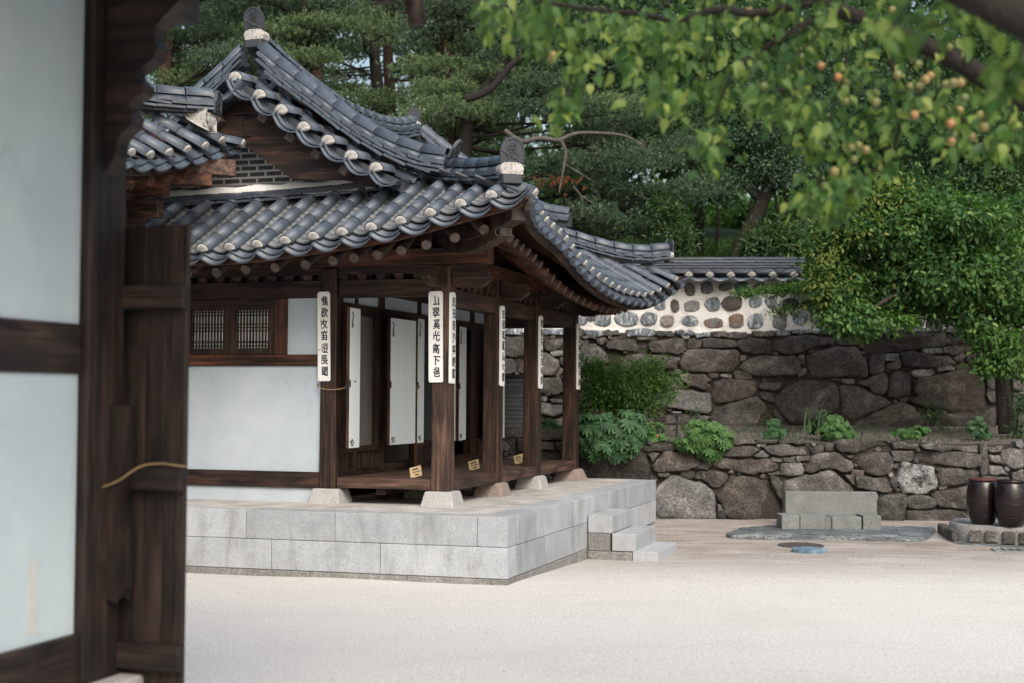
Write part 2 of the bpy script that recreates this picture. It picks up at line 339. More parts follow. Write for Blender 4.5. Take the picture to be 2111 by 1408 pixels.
def sand():
    m, t, b, o = nodes('sand')
    mp = mapped(t, (1, 1, 1)); n = noise_n(t, 0.5, 5, 0.6, mp, 0.3); f = noise_n(t, 45, 5, 0.75, mp); g = noise_n(t, 260, 2, 0.7, mp)
    rk = noise_n(t, 2.2, 5, 0.6, mapped(t, (0.45, 1.5, 1)), 1.0)
    c = ramp(t, f, [(0.30, (0.37, 0.355, 0.335)), (0.5, (0.565, 0.55, 0.525)), (0.68, (0.71, 0.695, 0.67))])
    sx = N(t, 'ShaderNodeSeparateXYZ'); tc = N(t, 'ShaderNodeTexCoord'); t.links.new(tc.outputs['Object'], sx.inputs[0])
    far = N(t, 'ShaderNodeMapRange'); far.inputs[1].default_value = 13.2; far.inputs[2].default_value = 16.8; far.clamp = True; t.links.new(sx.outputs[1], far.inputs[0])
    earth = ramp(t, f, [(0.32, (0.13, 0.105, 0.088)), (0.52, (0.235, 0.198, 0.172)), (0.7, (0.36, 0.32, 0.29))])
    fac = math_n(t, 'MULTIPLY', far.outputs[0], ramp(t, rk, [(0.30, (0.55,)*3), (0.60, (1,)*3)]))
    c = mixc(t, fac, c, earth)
    pt = noise_n(t, 1.1, 6, 0.68, mapped(t, (0.7, 1.5, 1), loc=(4, 2, 0)), 0.8)
    c = mixc(t, ramp(t, pt, [(0.50, (0,)*3), (0.72, (0.20,)*3)]), c, (0.38, 0.35, 0.315))
    c = mixc(t, ramp(t, n, [(0.5, (0,)*3), (0.8, (0.35,)*3)]), c, (0.44, 0.415, 0.39))
    peb = N(t, 'ShaderNodeTexVoronoi'); peb.inputs['Scale'].default_value = 38; t.links.new(mp, peb.inputs['Vector'])
    pf = ramp(t, peb.outputs['Distance'], [(0.10, (1,)*3), (0.16, (0,)*3)])
    sel = ramp(t, noise_n(t, 7, 3, 0.5, mp), [(0.56, (0,)*3), (0.62, (0.6,)*3)])
    c = mixc(t, math_n(t, 'MULTIPLY', pf, sel), c, (0.24, 0.21, 0.19))
    t.links.new(c, b.inputs['Base Color']); b.inputs['Roughness'].default_value = 0.95; b.inputs['Specular IOR Level'].default_value = 0.2
    h = math_n(t, 'ADD', math_n(t, 'MULTIPLY', f, 0.6), math_n(t, 'ADD', math_n(t, 'MULTIPLY', rk, 0.35), math_n(t, 'MULTIPLY', g, 0.2)))
    bump(t, b, h, 0.7, 0.012)
sand()
simple('platform_earth', [(0.38, (0.27, 0.255, 0.24)), (0.5, (0.42, 0.40, 0.38)), (0.62, (0.55, 0.535, 0.51))], 3, 0.95, 0.6, 0.01, 110)
def glaze():
    m, t, b, o = nodes('jar_glaze')
    n = noise_n(t, 6, 5, 0.6, mapped(t, (1, 1, 6)), 1.2)
    t.links.new(ramp(t, n, [(0.3, (0.006, 0.004, 0.005)), (0.6, (0.012, 0.007, 0.007)), (0.8, (0.035, 0.014, 0.012))]), b.inputs['Base Color'])
    b.inputs['Roughness'].default_value = 0.22; bump(t, b, n, 0.15, 0.01)
glaze()
simple('jar_rim', [(0.3, (0.05, 0.018, 0.015)), (0.7, (0.10, 0.035, 0.028))], 10, 0.6)
simple('bark', [(0.3, (0.020, 0.016, 0.014)), (0.52, (0.055, 0.045, 0.04)), (0.72, (0.13, 0.11, 0.10))], 5, 0.95, 1.0, 0.03, 30, mscale=(3, 3, 0.5))
simple('bark_dark', [(0.3, (0.010, 0.009, 0.008)), (0.7, (0.04, 0.034, 0.03))], 5, 0.95, 1.0, 0.03, 30, mscale=(3, 3, 0.5))
simple('bark_pine', [(0.3, (0.022, 0.015, 0.012)), (0.52, (0.062, 0.036, 0.028)), (0.72, (0.13, 0.078, 0.06))], 6, 0.95, 1.0, 0.03, 24, mscale=(2, 2, 0.7))
simple('bark_grey', [(0.3, (0.045, 0.038, 0.036)), (0.52, (0.11, 0.095, 0.09)), (0.72, (0.24, 0.215, 0.205))], 6, 0.95, 1.0, 0.02, 40, mscale=(2, 2, 0.7))
def leafmat(name, stops, trans=0.35, rough=0.45, tcol=None):
    m, t, b, o = nodes(name)
    ge = N(t, 'ShaderNodeNewGeometry'); c = ramp(t, ge.outputs['Random Per Island'], stops)
    oi = N(t, 'ShaderNodeObjectInfo')
    t.links.new(c, b.inputs['Base Color']); b.inputs['Roughness'].default_value = rough + .12; b.inputs['Specular IOR Level'].default_value = 0.22
    tr = N(t, 'ShaderNodeBsdfTranslucent'); mx = N(t, 'ShaderNodeMixShader'); mx.inputs[0].default_value = trans
    tc = mixc(t, 1.0, c, tcol or (1.5, 1.7, 0.6), 'MULTIPLY'); t.links.new(tc, tr.inputs[0])
    t.links.new(b.outputs[0], mx.inputs[1]); t.links.new(tr.outputs[0], mx.inputs[2]); t.links.new(mx.outputs[0], o.inputs[0])
def leafobj(name, stops, trans=0.4):           # single leaves: variation per object
    m, t, b, o = nodes(name)
    c = ramp(t, objrand(t), stops); t.links.new(c, b.inputs['Base Color']); b.inputs['Roughness'].default_value = 0.5; b.inputs['Specular IOR Level'].default_value = 0.3
    tr = N(t, 'ShaderNodeBsdfTranslucent'); mx = N(t, 'ShaderNodeMixShader'); mx.inputs[0].default_value = trans
    tc = mixc(t, 1.0, c, (1.5, 1.7, 0.6), 'MULTIPLY'); t.links.new(tc, tr.inputs[0])
    t.links.new(b.outputs[0], mx.inputs[1]); t.links.new(tr.outputs[0], mx.inputs[2]); t.links.new(mx.outputs[0], o.inputs[0])
AP = [(0.0, (0.028, 0.070, 0.028)), (0.45, (0.062, 0.125, 0.040)), (0.78, (0.118, 0.185, 0.055)), (1.0, (0.26, 0.31, 0.10))]
leafmat('leaf_apricot', AP, 0.45); leafobj('leaf_apricot_single', AP, 0.45)
leafmat('leaf_highlight', [(0.0, (0.10, 0.15, 0.035)), (0.6, (0.16, 0.20, 0.05)), (1.0, (0.27, 0.25, 0.085))], 0.45)  # paler leaf colour that paints highlights onto the garden tree
leafmat('leaf_dogwood', [(0.0, (0.026, 0.070, 0.024)), (0.5, (0.056, 0.128, 0.040)), (0.9, (0.105, 0.195, 0.060)), (1.0, (0.19, 0.26, 0.085))], 0.35)
leafmat('leaf_dark', [(0.0, (0.022, 0.050, 0.030)), (0.5, (0.044, 0.088, 0.052)), (0.9, (0.072, 0.125, 0.068)), (1.0, (0.11, 0.16, 0.08))], 0.3)
leafmat('leaf_mid', [(0.0, (0.024, 0.056, 0.027)), (0.5, (0.050, 0.102, 0.046)), (0.9, (0.088, 0.15, 0.066)), (1.0, (0.14, 0.19, 0.08))], 0.35)
leafmat('leaf_fresh', [(0.0, (0.034, 0.088, 0.026)), (0.5, (0.068, 0.15, 0.042)), (1.0, (0.13, 0.22, 0.06))], 0.4)
leafmat('leaf_peony', [(0.0, (0.022, 0.060, 0.028)), (0.5, (0.042, 0.105, 0.048)), (1.0, (0.08, 0.16, 0.07))], 0.25)
leafmat('leaf_peony_light', [(0.0, (0.04, 0.10, 0.035)), (0.5, (0.07, 0.155, 0.05)), (1.0, (0.11, 0.21, 0.07))], 0.3)
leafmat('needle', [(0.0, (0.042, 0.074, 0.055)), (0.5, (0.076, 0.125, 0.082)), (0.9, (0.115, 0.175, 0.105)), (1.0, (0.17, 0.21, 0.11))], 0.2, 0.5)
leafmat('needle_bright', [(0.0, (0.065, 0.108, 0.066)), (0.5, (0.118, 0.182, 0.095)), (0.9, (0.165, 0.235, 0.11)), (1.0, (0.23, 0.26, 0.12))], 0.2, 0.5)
leafmat('needle_dead', [(0.0, (0.12, 0.04, 0.02)), (1.0, (0.25, 0.09, 0.04))], 0.2, 0.6)
simple('candle', [(0.3, (0.15, 0.19, 0.08)), (0.7, (0.24, 0.27, 0.11))], 10, 0.7)
m_, t_, b_, o_ = nodes('apricot')
t_.links.new(ramp(t_, objrand(t_), [(0.0, (0.09, 0.12, 0.035)), (0.5, (0.15, 0.145, 0.045)), (0.85, (0.24, 0.155, 0.055)), (1.0, (0.30, 0.15, 0.055))]), b_.inputs['Base Color']); b_.inputs['Roughness'].default_value = 0.5
m_, t_, b_, o_ = nodes('flower'); b_.inputs['Base Color'].default_value = (0.35, 0.09, 0.06, 1); b_.inputs['Roughness'].default_value = 0.7
simple('stain', [(0.3, (0.40, 0.42, 0.42)), (0.7, (0.52, 0.55, 0.56))], 8)
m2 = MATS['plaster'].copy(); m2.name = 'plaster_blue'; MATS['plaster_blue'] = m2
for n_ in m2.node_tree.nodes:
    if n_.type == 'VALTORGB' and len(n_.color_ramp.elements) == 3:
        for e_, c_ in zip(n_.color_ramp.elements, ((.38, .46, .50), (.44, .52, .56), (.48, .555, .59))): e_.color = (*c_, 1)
MT = MATS
UPPER = [
  ('g',[1.1,2.52,1.33,2.58,1.54,2.38,1.56,2.28,1.35,2.17,1.08,2.18]),
  ('d',[1.5,2.54,1.55,2.6,1.82,2.62,1.96,2.59,2.08,2.52,2.01,2.45,1.73,2.47,1.54,2.49]),
  ('d',[2.19,2.58,2.31,2.61,2.74,2.65,2.77,2.6,2.75,2.44,2.67,2.41,2.24,2.44,2.19,2.49]),
  ('b',[1.58,2.36,1.69,2.41,2.61,2.38,2.64,2.28,2.62,2.19,2.44,2.17,1.68,2.12,1.6,2.2]),
  ('d',[2.81,2.51,2.84,2.63,2.93,2.66,3.04,2.63,3.03,2.53,2.92,2.5]),
  ('d',[3.06,2.65,3.27,2.66,3.59,2.61,3.61,2.55,3.52,2.53,3.06,2.52]),
  ('d',[3.62,2.6,3.73,2.66,4.14,2.63,4.17,2.55,4.15,2.43,3.87,2.41,3.69,2.45,3.63,2.52]),
  ('d',[4.18,2.63,4.24,2.7,4.69,2.72,5.09,2.68,5.11,2.6,4.86,2.53,4.61,2.44,4.47,2.41,4.22,2.47]),
  ('b',[2.68,2.26,2.76,2.42,2.86,2.5,3.59,2.49,3.65,2.43,3.65,2.27,3.55,2.13,3.27,2.12,2.88,2.13,2.72,2.16]),
  ('d',[3.67,2.2,3.73,2.3,3.87,2.36,4.08,2.39,4.51,2.4,4.61,2.31,4.61,2.17,4.54,2.09,3.98,2.05,3.73,2.13]),
  ('g',[3.16,2.11,3.32,2.11,3.3,2.04,3.18,2.04]),
  ('l',[3.34,2.09,3.52,2.09,3.52,2.02,3.36,2.05]),
  ('d',[3.55,2.13,3.69,2.15,3.85,2.08,3.85,2.02,3.66,2.0,3.57,2.04]),
  ('b',[2.69,2.09,3.09,2.09,3.21,2.0,3.14,1.96,3.12,1.82,2.83,1.91,2.71,2.0]),
  ('b',[3.21,1.82,3.25,1.97,3.38,2.02,3.92,1.99,3.93,1.86,3.87,1.74,3.39,1.63,3.23,1.64]),
  ('g',[2.35,1.96,2.49,2.03,2.69,2.02,2.73,1.89,2.67,1.84,2.39,1.85]),
  ('g',[2.39,2.17,2.69,2.17,2.7,2.1,2.56,2.09,2.42,2.1]),
  ('l',[2.19,1.78,2.39,1.82,2.74,1.84,3.18,1.79,3.19,1.51,3.11,1.46,2.67,1.54,2.21,1.61]),
  ('g',[3.18,1.4,3.25,1.56,3.59,1.65,3.94,1.74,4.05,1.65,4.24,1.35,4.15,1.26,3.2,1.26]),
  ('g',[3.98,1.81,4.03,1.84,4.21,1.76,4.22,1.64,4.12,1.65,3.99,1.72]),
  ('d',[3.96,1.9,4.06,1.98,4.33,1.97,4.31,1.88,4.19,1.84,3.98,1.86]),
  ('g',[4.24,1.62,4.26,1.79,4.47,2.03,4.7,2.04,4.86,2.0,5.09,2.0,5.23,1.89,5.24,1.64,5.21,1.5,4.86,1.37,4.61,1.3,4.44,1.32,4.29,1.5]),
  ('d',[4.19,1.53,4.24,1.53,4.39,1.34,4.24,1.33]),
  ('g',[2.21,1.43,2.88,1.45,2.99,1.36,2.92,1.28,2.39,1.29]),
  ('l',[2.99,1.38,3.09,1.44,3.18,1.42,3.13,1.36]),
  ('s',[1.18,2.78,1.45,2.78,1.46,2.69,1.32,2.67,1.2,2.7]),
  ('g',[1.47,2.77,1.69,2.78,1.73,2.7,1.48,2.69]),
  ('s',[1.84,2.78,2.03,2.81,2.28,2.8,2.29,2.69,1.85,2.68]),
  ('g',[2.3,2.77,2.56,2.77,2.61,2.7,2.53,2.68,2.3,2.7]),
  ('s',[2.63,2.78,2.84,2.79,2.93,2.75,2.9,2.7,2.67,2.71]),
  ('s',[2.93,2.74,3.18,2.75,3.2,2.69,2.97,2.66]),
  ('d',[3.2,2.76,3.45,2.76,3.46,2.67,3.22,2.68]),
  ('g',[3.48,2.75,3.76,2.76,3.78,2.69,3.62,2.65,3.48,2.67]),
  ('d',[3.87,2.78,4.19,2.79,4.21,2.7,3.98,2.68,3.89,2.71]),
  ('s',[4.23,2.79,4.46,2.79,4.46,2.72,4.24,2.71]),
  ('s',[4.48,2.79,4.7,2.8,4.7,2.74,4.49,2.74]),
  ('d',[1.13,2.67,1.32,2.68,1.34,2.64,1.15,2.63]),
  ('d',[1.35,2.64,1.48,2.66,1.54,2.6,1.45,2.56,1.37,2.58]),
  ('b',[1.1,2.61,1.22,2.62,1.22,2.55,1.08,2.53]),
  ('d',[1.55,2.68,1.75,2.67,1.73,2.63,1.55,2.63]),
  ('d',[2.03,2.67,2.35,2.67,2.31,2.62,2.03,2.62]),
  ('l',[2.72,2.7,2.84,2.7,2.84,2.65,2.74,2.66]),
  ('d',[1.36,2.17,1.5,2.24,1.59,2.19,1.55,2.11,1.41,2.11]),
  ('g',[1.08,2.09,1.55,2.1,1.71,2.03,1.68,1.85,1.08,1.85]),
  ('b',[1.73,2.09,2.35,2.11,2.33,1.96,2.21,1.89,1.73,1.92]),
  ('d',[1.08,1.81,1.5,1.82,1.59,1.6,1.08,1.56]),
  ('g',[1.63,1.81,2.16,1.84,2.16,1.54,1.63,1.55]),
  ('d',[1.08,1.53,1.5,1.55,1.68,1.43,1.5,1.28,1.08,1.28]),
  ('g',[1.72,1.5,2.17,1.5,2.19,1.3,1.73,1.29]),
  ('g',[3.66,2.39,3.75,2.41,3.76,2.34,3.68,2.3]),
  ('b',[4.57,2.39,4.67,2.43,4.7,2.35,4.68,2.24,4.64,2.26]),
  ('d',[4.72,2.4,5.04,2.51,5.29,2.55,5.54,2.55,5.68,2.35,5.71,2.09,5.61,2.06,5.34,2.07,4.8,2.05,4.73,2.26]),
  ('d',[5.68,2.62,5.93,2.65,6.42,2.75,6.51,2.77,6.94,2.77,6.97,2.62,6.9,2.56,6.32,2.5,5.96,2.44,5.69,2.46]),
  ('d',[5.72,2.37,5.77,2.44,5.96,2.44,5.98,2.19,5.94,2.14,5.73,2.1]),
  ('l',[5.98,2.42,6.19,2.44,6.2,2.35,6.16,2.33,5.99,2.33]),
  ('g',[5.99,2.29,6.23,2.35,6.23,2.21,6.02,2.17]),
  ('d',[6.23,2.46,6.42,2.49,6.67,2.43,7.01,2.41,7.11,2.32,7.09,2.27,6.88,2.24,6.58,2.22,6.3,2.23,6.24,2.35]),
  ('s',[6.57,2.52,6.88,2.54,6.9,2.46,6.72,2.44,6.6,2.46]),
  ('d',[6.91,2.54,7.06,2.57,7.27,2.56,7.17,2.47,7.06,2.42,6.92,2.47]),
  ('d',[7.07,2.37,7.2,2.45,7.27,2.43,7.24,2.36,7.13,2.32]),
  ('b',[7.28,2.5,7.52,2.52,7.54,2.31,7.29,2.32]),
  ('l',[6.4,2.16,6.58,2.2,6.83,2.19,6.83,2.11,6.55,2.06,6.42,2.11]),
  ('l',[6.81,2.24,7.02,2.26,7.09,2.22,7.06,2.17,6.83,2.16]),
  ('g',[7.11,2.25,7.25,2.3,7.32,2.24,7.27,2.2,7.13,2.19]),
  ('g',[6.12,2.14,6.19,2.17,6.4,2.16,6.4,1.91,6.38,1.76,6.14,1.72,6.01,1.74,6.02,1.98,6.04,2.05]),
  ('b',[6.44,1.88,6.51,2.06,6.85,2.11,7.2,2.2,7.52,2.24,7.59,1.99,7.65,1.64,7.55,1.59,7.3,1.54,6.9,1.53,6.58,1.58,6.37,1.67,6.38,1.72,6.49,1.76]),
  ('b',[5.52,1.97,5.68,2.02,5.89,2.13,6.0,2.12,6.01,1.84,5.89,1.78,5.78,1.8,5.71,1.91]),
  ('g',[5.24,1.89,5.33,1.94,5.47,1.93,5.68,1.86,6.08,1.66,5.96,1.58,5.54,1.4,5.38,1.37,5.29,1.45,5.28,1.66]),
  ('b',[5.39,1.27,5.48,1.34,5.68,1.43,6.08,1.63,6.24,1.67,6.42,1.61,6.56,1.44,6.62,1.24,5.41,1.23]),
  ('l',[5.28,2.03,5.48,2.03,5.5,1.97,5.4,1.95,5.31,1.97]),
  ('g',[5.12,2.03,5.27,2.04,5.27,2.0,5.15,1.99]),
  ('g',[6.21,1.72,6.35,1.74,6.35,1.68,6.24,1.67]),
  ('d',[6.65,1.49,7.11,1.48,7.37,1.48,7.74,1.59,7.74,1.25,6.66,1.25]),
  ('d',[7.61,1.82,7.75,1.85,7.76,1.67,7.66,1.67]),
  ('g',[7.62,2.13,7.73,2.15,7.75,1.85,7.62,1.92]),
  ('l',[4.57,2.11,4.64,2.19,4.72,2.19,4.71,2.12,4.6,2.05]),
  ('b',[4.76,2.49,4.9,2.52,5.03,2.5,4.78,2.45]),
  ('s',[4.55,2.8,4.69,2.8,4.7,2.75,4.55,2.74]),
  ('s',[4.71,2.8,4.92,2.8,4.92,2.76,4.71,2.75]),
  ('g',[5.17,2.63,5.5,2.72,5.66,2.69,5.66,2.62,5.29,2.56]),
  ('d',[6.99,2.75,7.45,2.79,7.45,2.63,7.03,2.59]),
  ('g',[8.01,2.22,8.24,2.23,8.24,1.85,8.03,1.89]),
  ('g',[8.01,1.82,8.24,1.84,8.24,1.57,8.01,1.54]),
  ('d',[8.01,1.5,8.24,1.52,8.24,1.29,8.02,1.29]),
  ('g',[7.56,2.79,8.25,2.81,8.25,2.56,7.56,2.54]),
  ('d',[7.56,2.51,8.25,2.53,8.24,2.25,7.59,2.26]),
  ('s',[4.97,2.8,5.29,2.81,5.29,2.74,4.97,2.75]),
  ('g',[5.33,2.8,5.68,2.81,5.68,2.75,5.33,2.74]),
  ('s',[5.72,2.81,6.07,2.81,6.05,2.76,5.73,2.76]),
  ('g',[6.11,2.81,6.41,2.82,6.41,2.78,6.11,2.76]),
  ('s',[6.46,2.83,6.85,2.83,6.85,2.79,6.46,2.78]),
  ('g',[6.9,2.83,7.38,2.83,7.38,2.79,6.9,2.78]),
  ('s',[7.42,2.84,7.82,2.84,7.82,2.81,7.42,2.8]),
  ('g',[7.86,2.84,8.25,2.84,8.25,2.82,7.86,2.81]),
  ('g',[-0.14,2.67,0.21,2.63,0.21,2.37,0.05,2.34,-0.14,2.39]),
  ('g',[-0.14,2.32,0.01,2.32,0.07,2.24,0.06,2.11,-0.03,2.08,-0.14,2.09]),
  ('b',[0.09,2.11,0.14,2.26,0.24,2.32,0.24,2.07]),
  ('g',[0.45,2.45,0.63,2.4,0.76,2.3,0.77,2.19,0.67,2.06,0.45,2.06]),
  ('g',[0.51,2.58,0.61,2.62,0.82,2.62,0.78,2.51,0.69,2.45,0.53,2.47]),
  ('l',[0.62,2.44,0.84,2.45,0.84,2.39,0.67,2.37]),
  ('g',[0.77,2.34,0.84,2.35,0.84,2.22,0.79,2.24]),
  ('b',[0.69,2.07,0.77,2.19,0.84,2.13,0.74,2.01]),
  ('g',[0.44,2.03,0.78,2.03,0.83,1.81,0.75,1.76,0.56,1.72,0.45,1.79]),
  ('g',[0.61,1.68,0.85,1.68,0.85,1.61,0.65,1.62]),
  ('g',[0.46,1.64,0.85,1.6,0.88,1.48,0.65,1.4,0.46,1.44]),
  ('g',[0.65,1.34,0.88,1.4,0.92,1.23,0.67,1.22]),
  ('s',[-0.12,2.78,0.16,2.78,0.14,2.7,-0.11,2.7]),
  ('s',[0.5,2.79,0.82,2.8,0.84,2.7,0.52,2.7]),
  ('g',[0.11,2.0,0.24,2.05,0.24,1.88,0.12,1.87]),
  ('d',[-0.14,2.05,0.09,2.04,0.09,1.87,-0.14,1.85]),
  ('g',[0.24,2.66,0.44,2.66,0.45,2.49,0.25,2.47]),
  ('g',[0.25,2.44,0.43,2.45,0.43,2.19,0.26,2.17]),
  ('g',[0.26,2.14,0.43,2.14,0.44,1.89,0.26,1.87]),
  ('g',[0.28,1.85,0.44,1.85,0.44,1.51,0.15,1.53,0.14,1.83]),
  ('d',[-0.14,1.81,0.12,1.81,0.12,1.51,-0.14,1.51]),
  ('g',[-0.14,1.47,0.44,1.47,0.44,1.25,-0.13,1.25]),
  ('g',[0.91,2.49,1.02,2.49,1.02,2.32,0.89,2.3]),
  ('d',[0.9,2.27,1.03,2.27,1.03,1.89,0.9,1.89]),
]
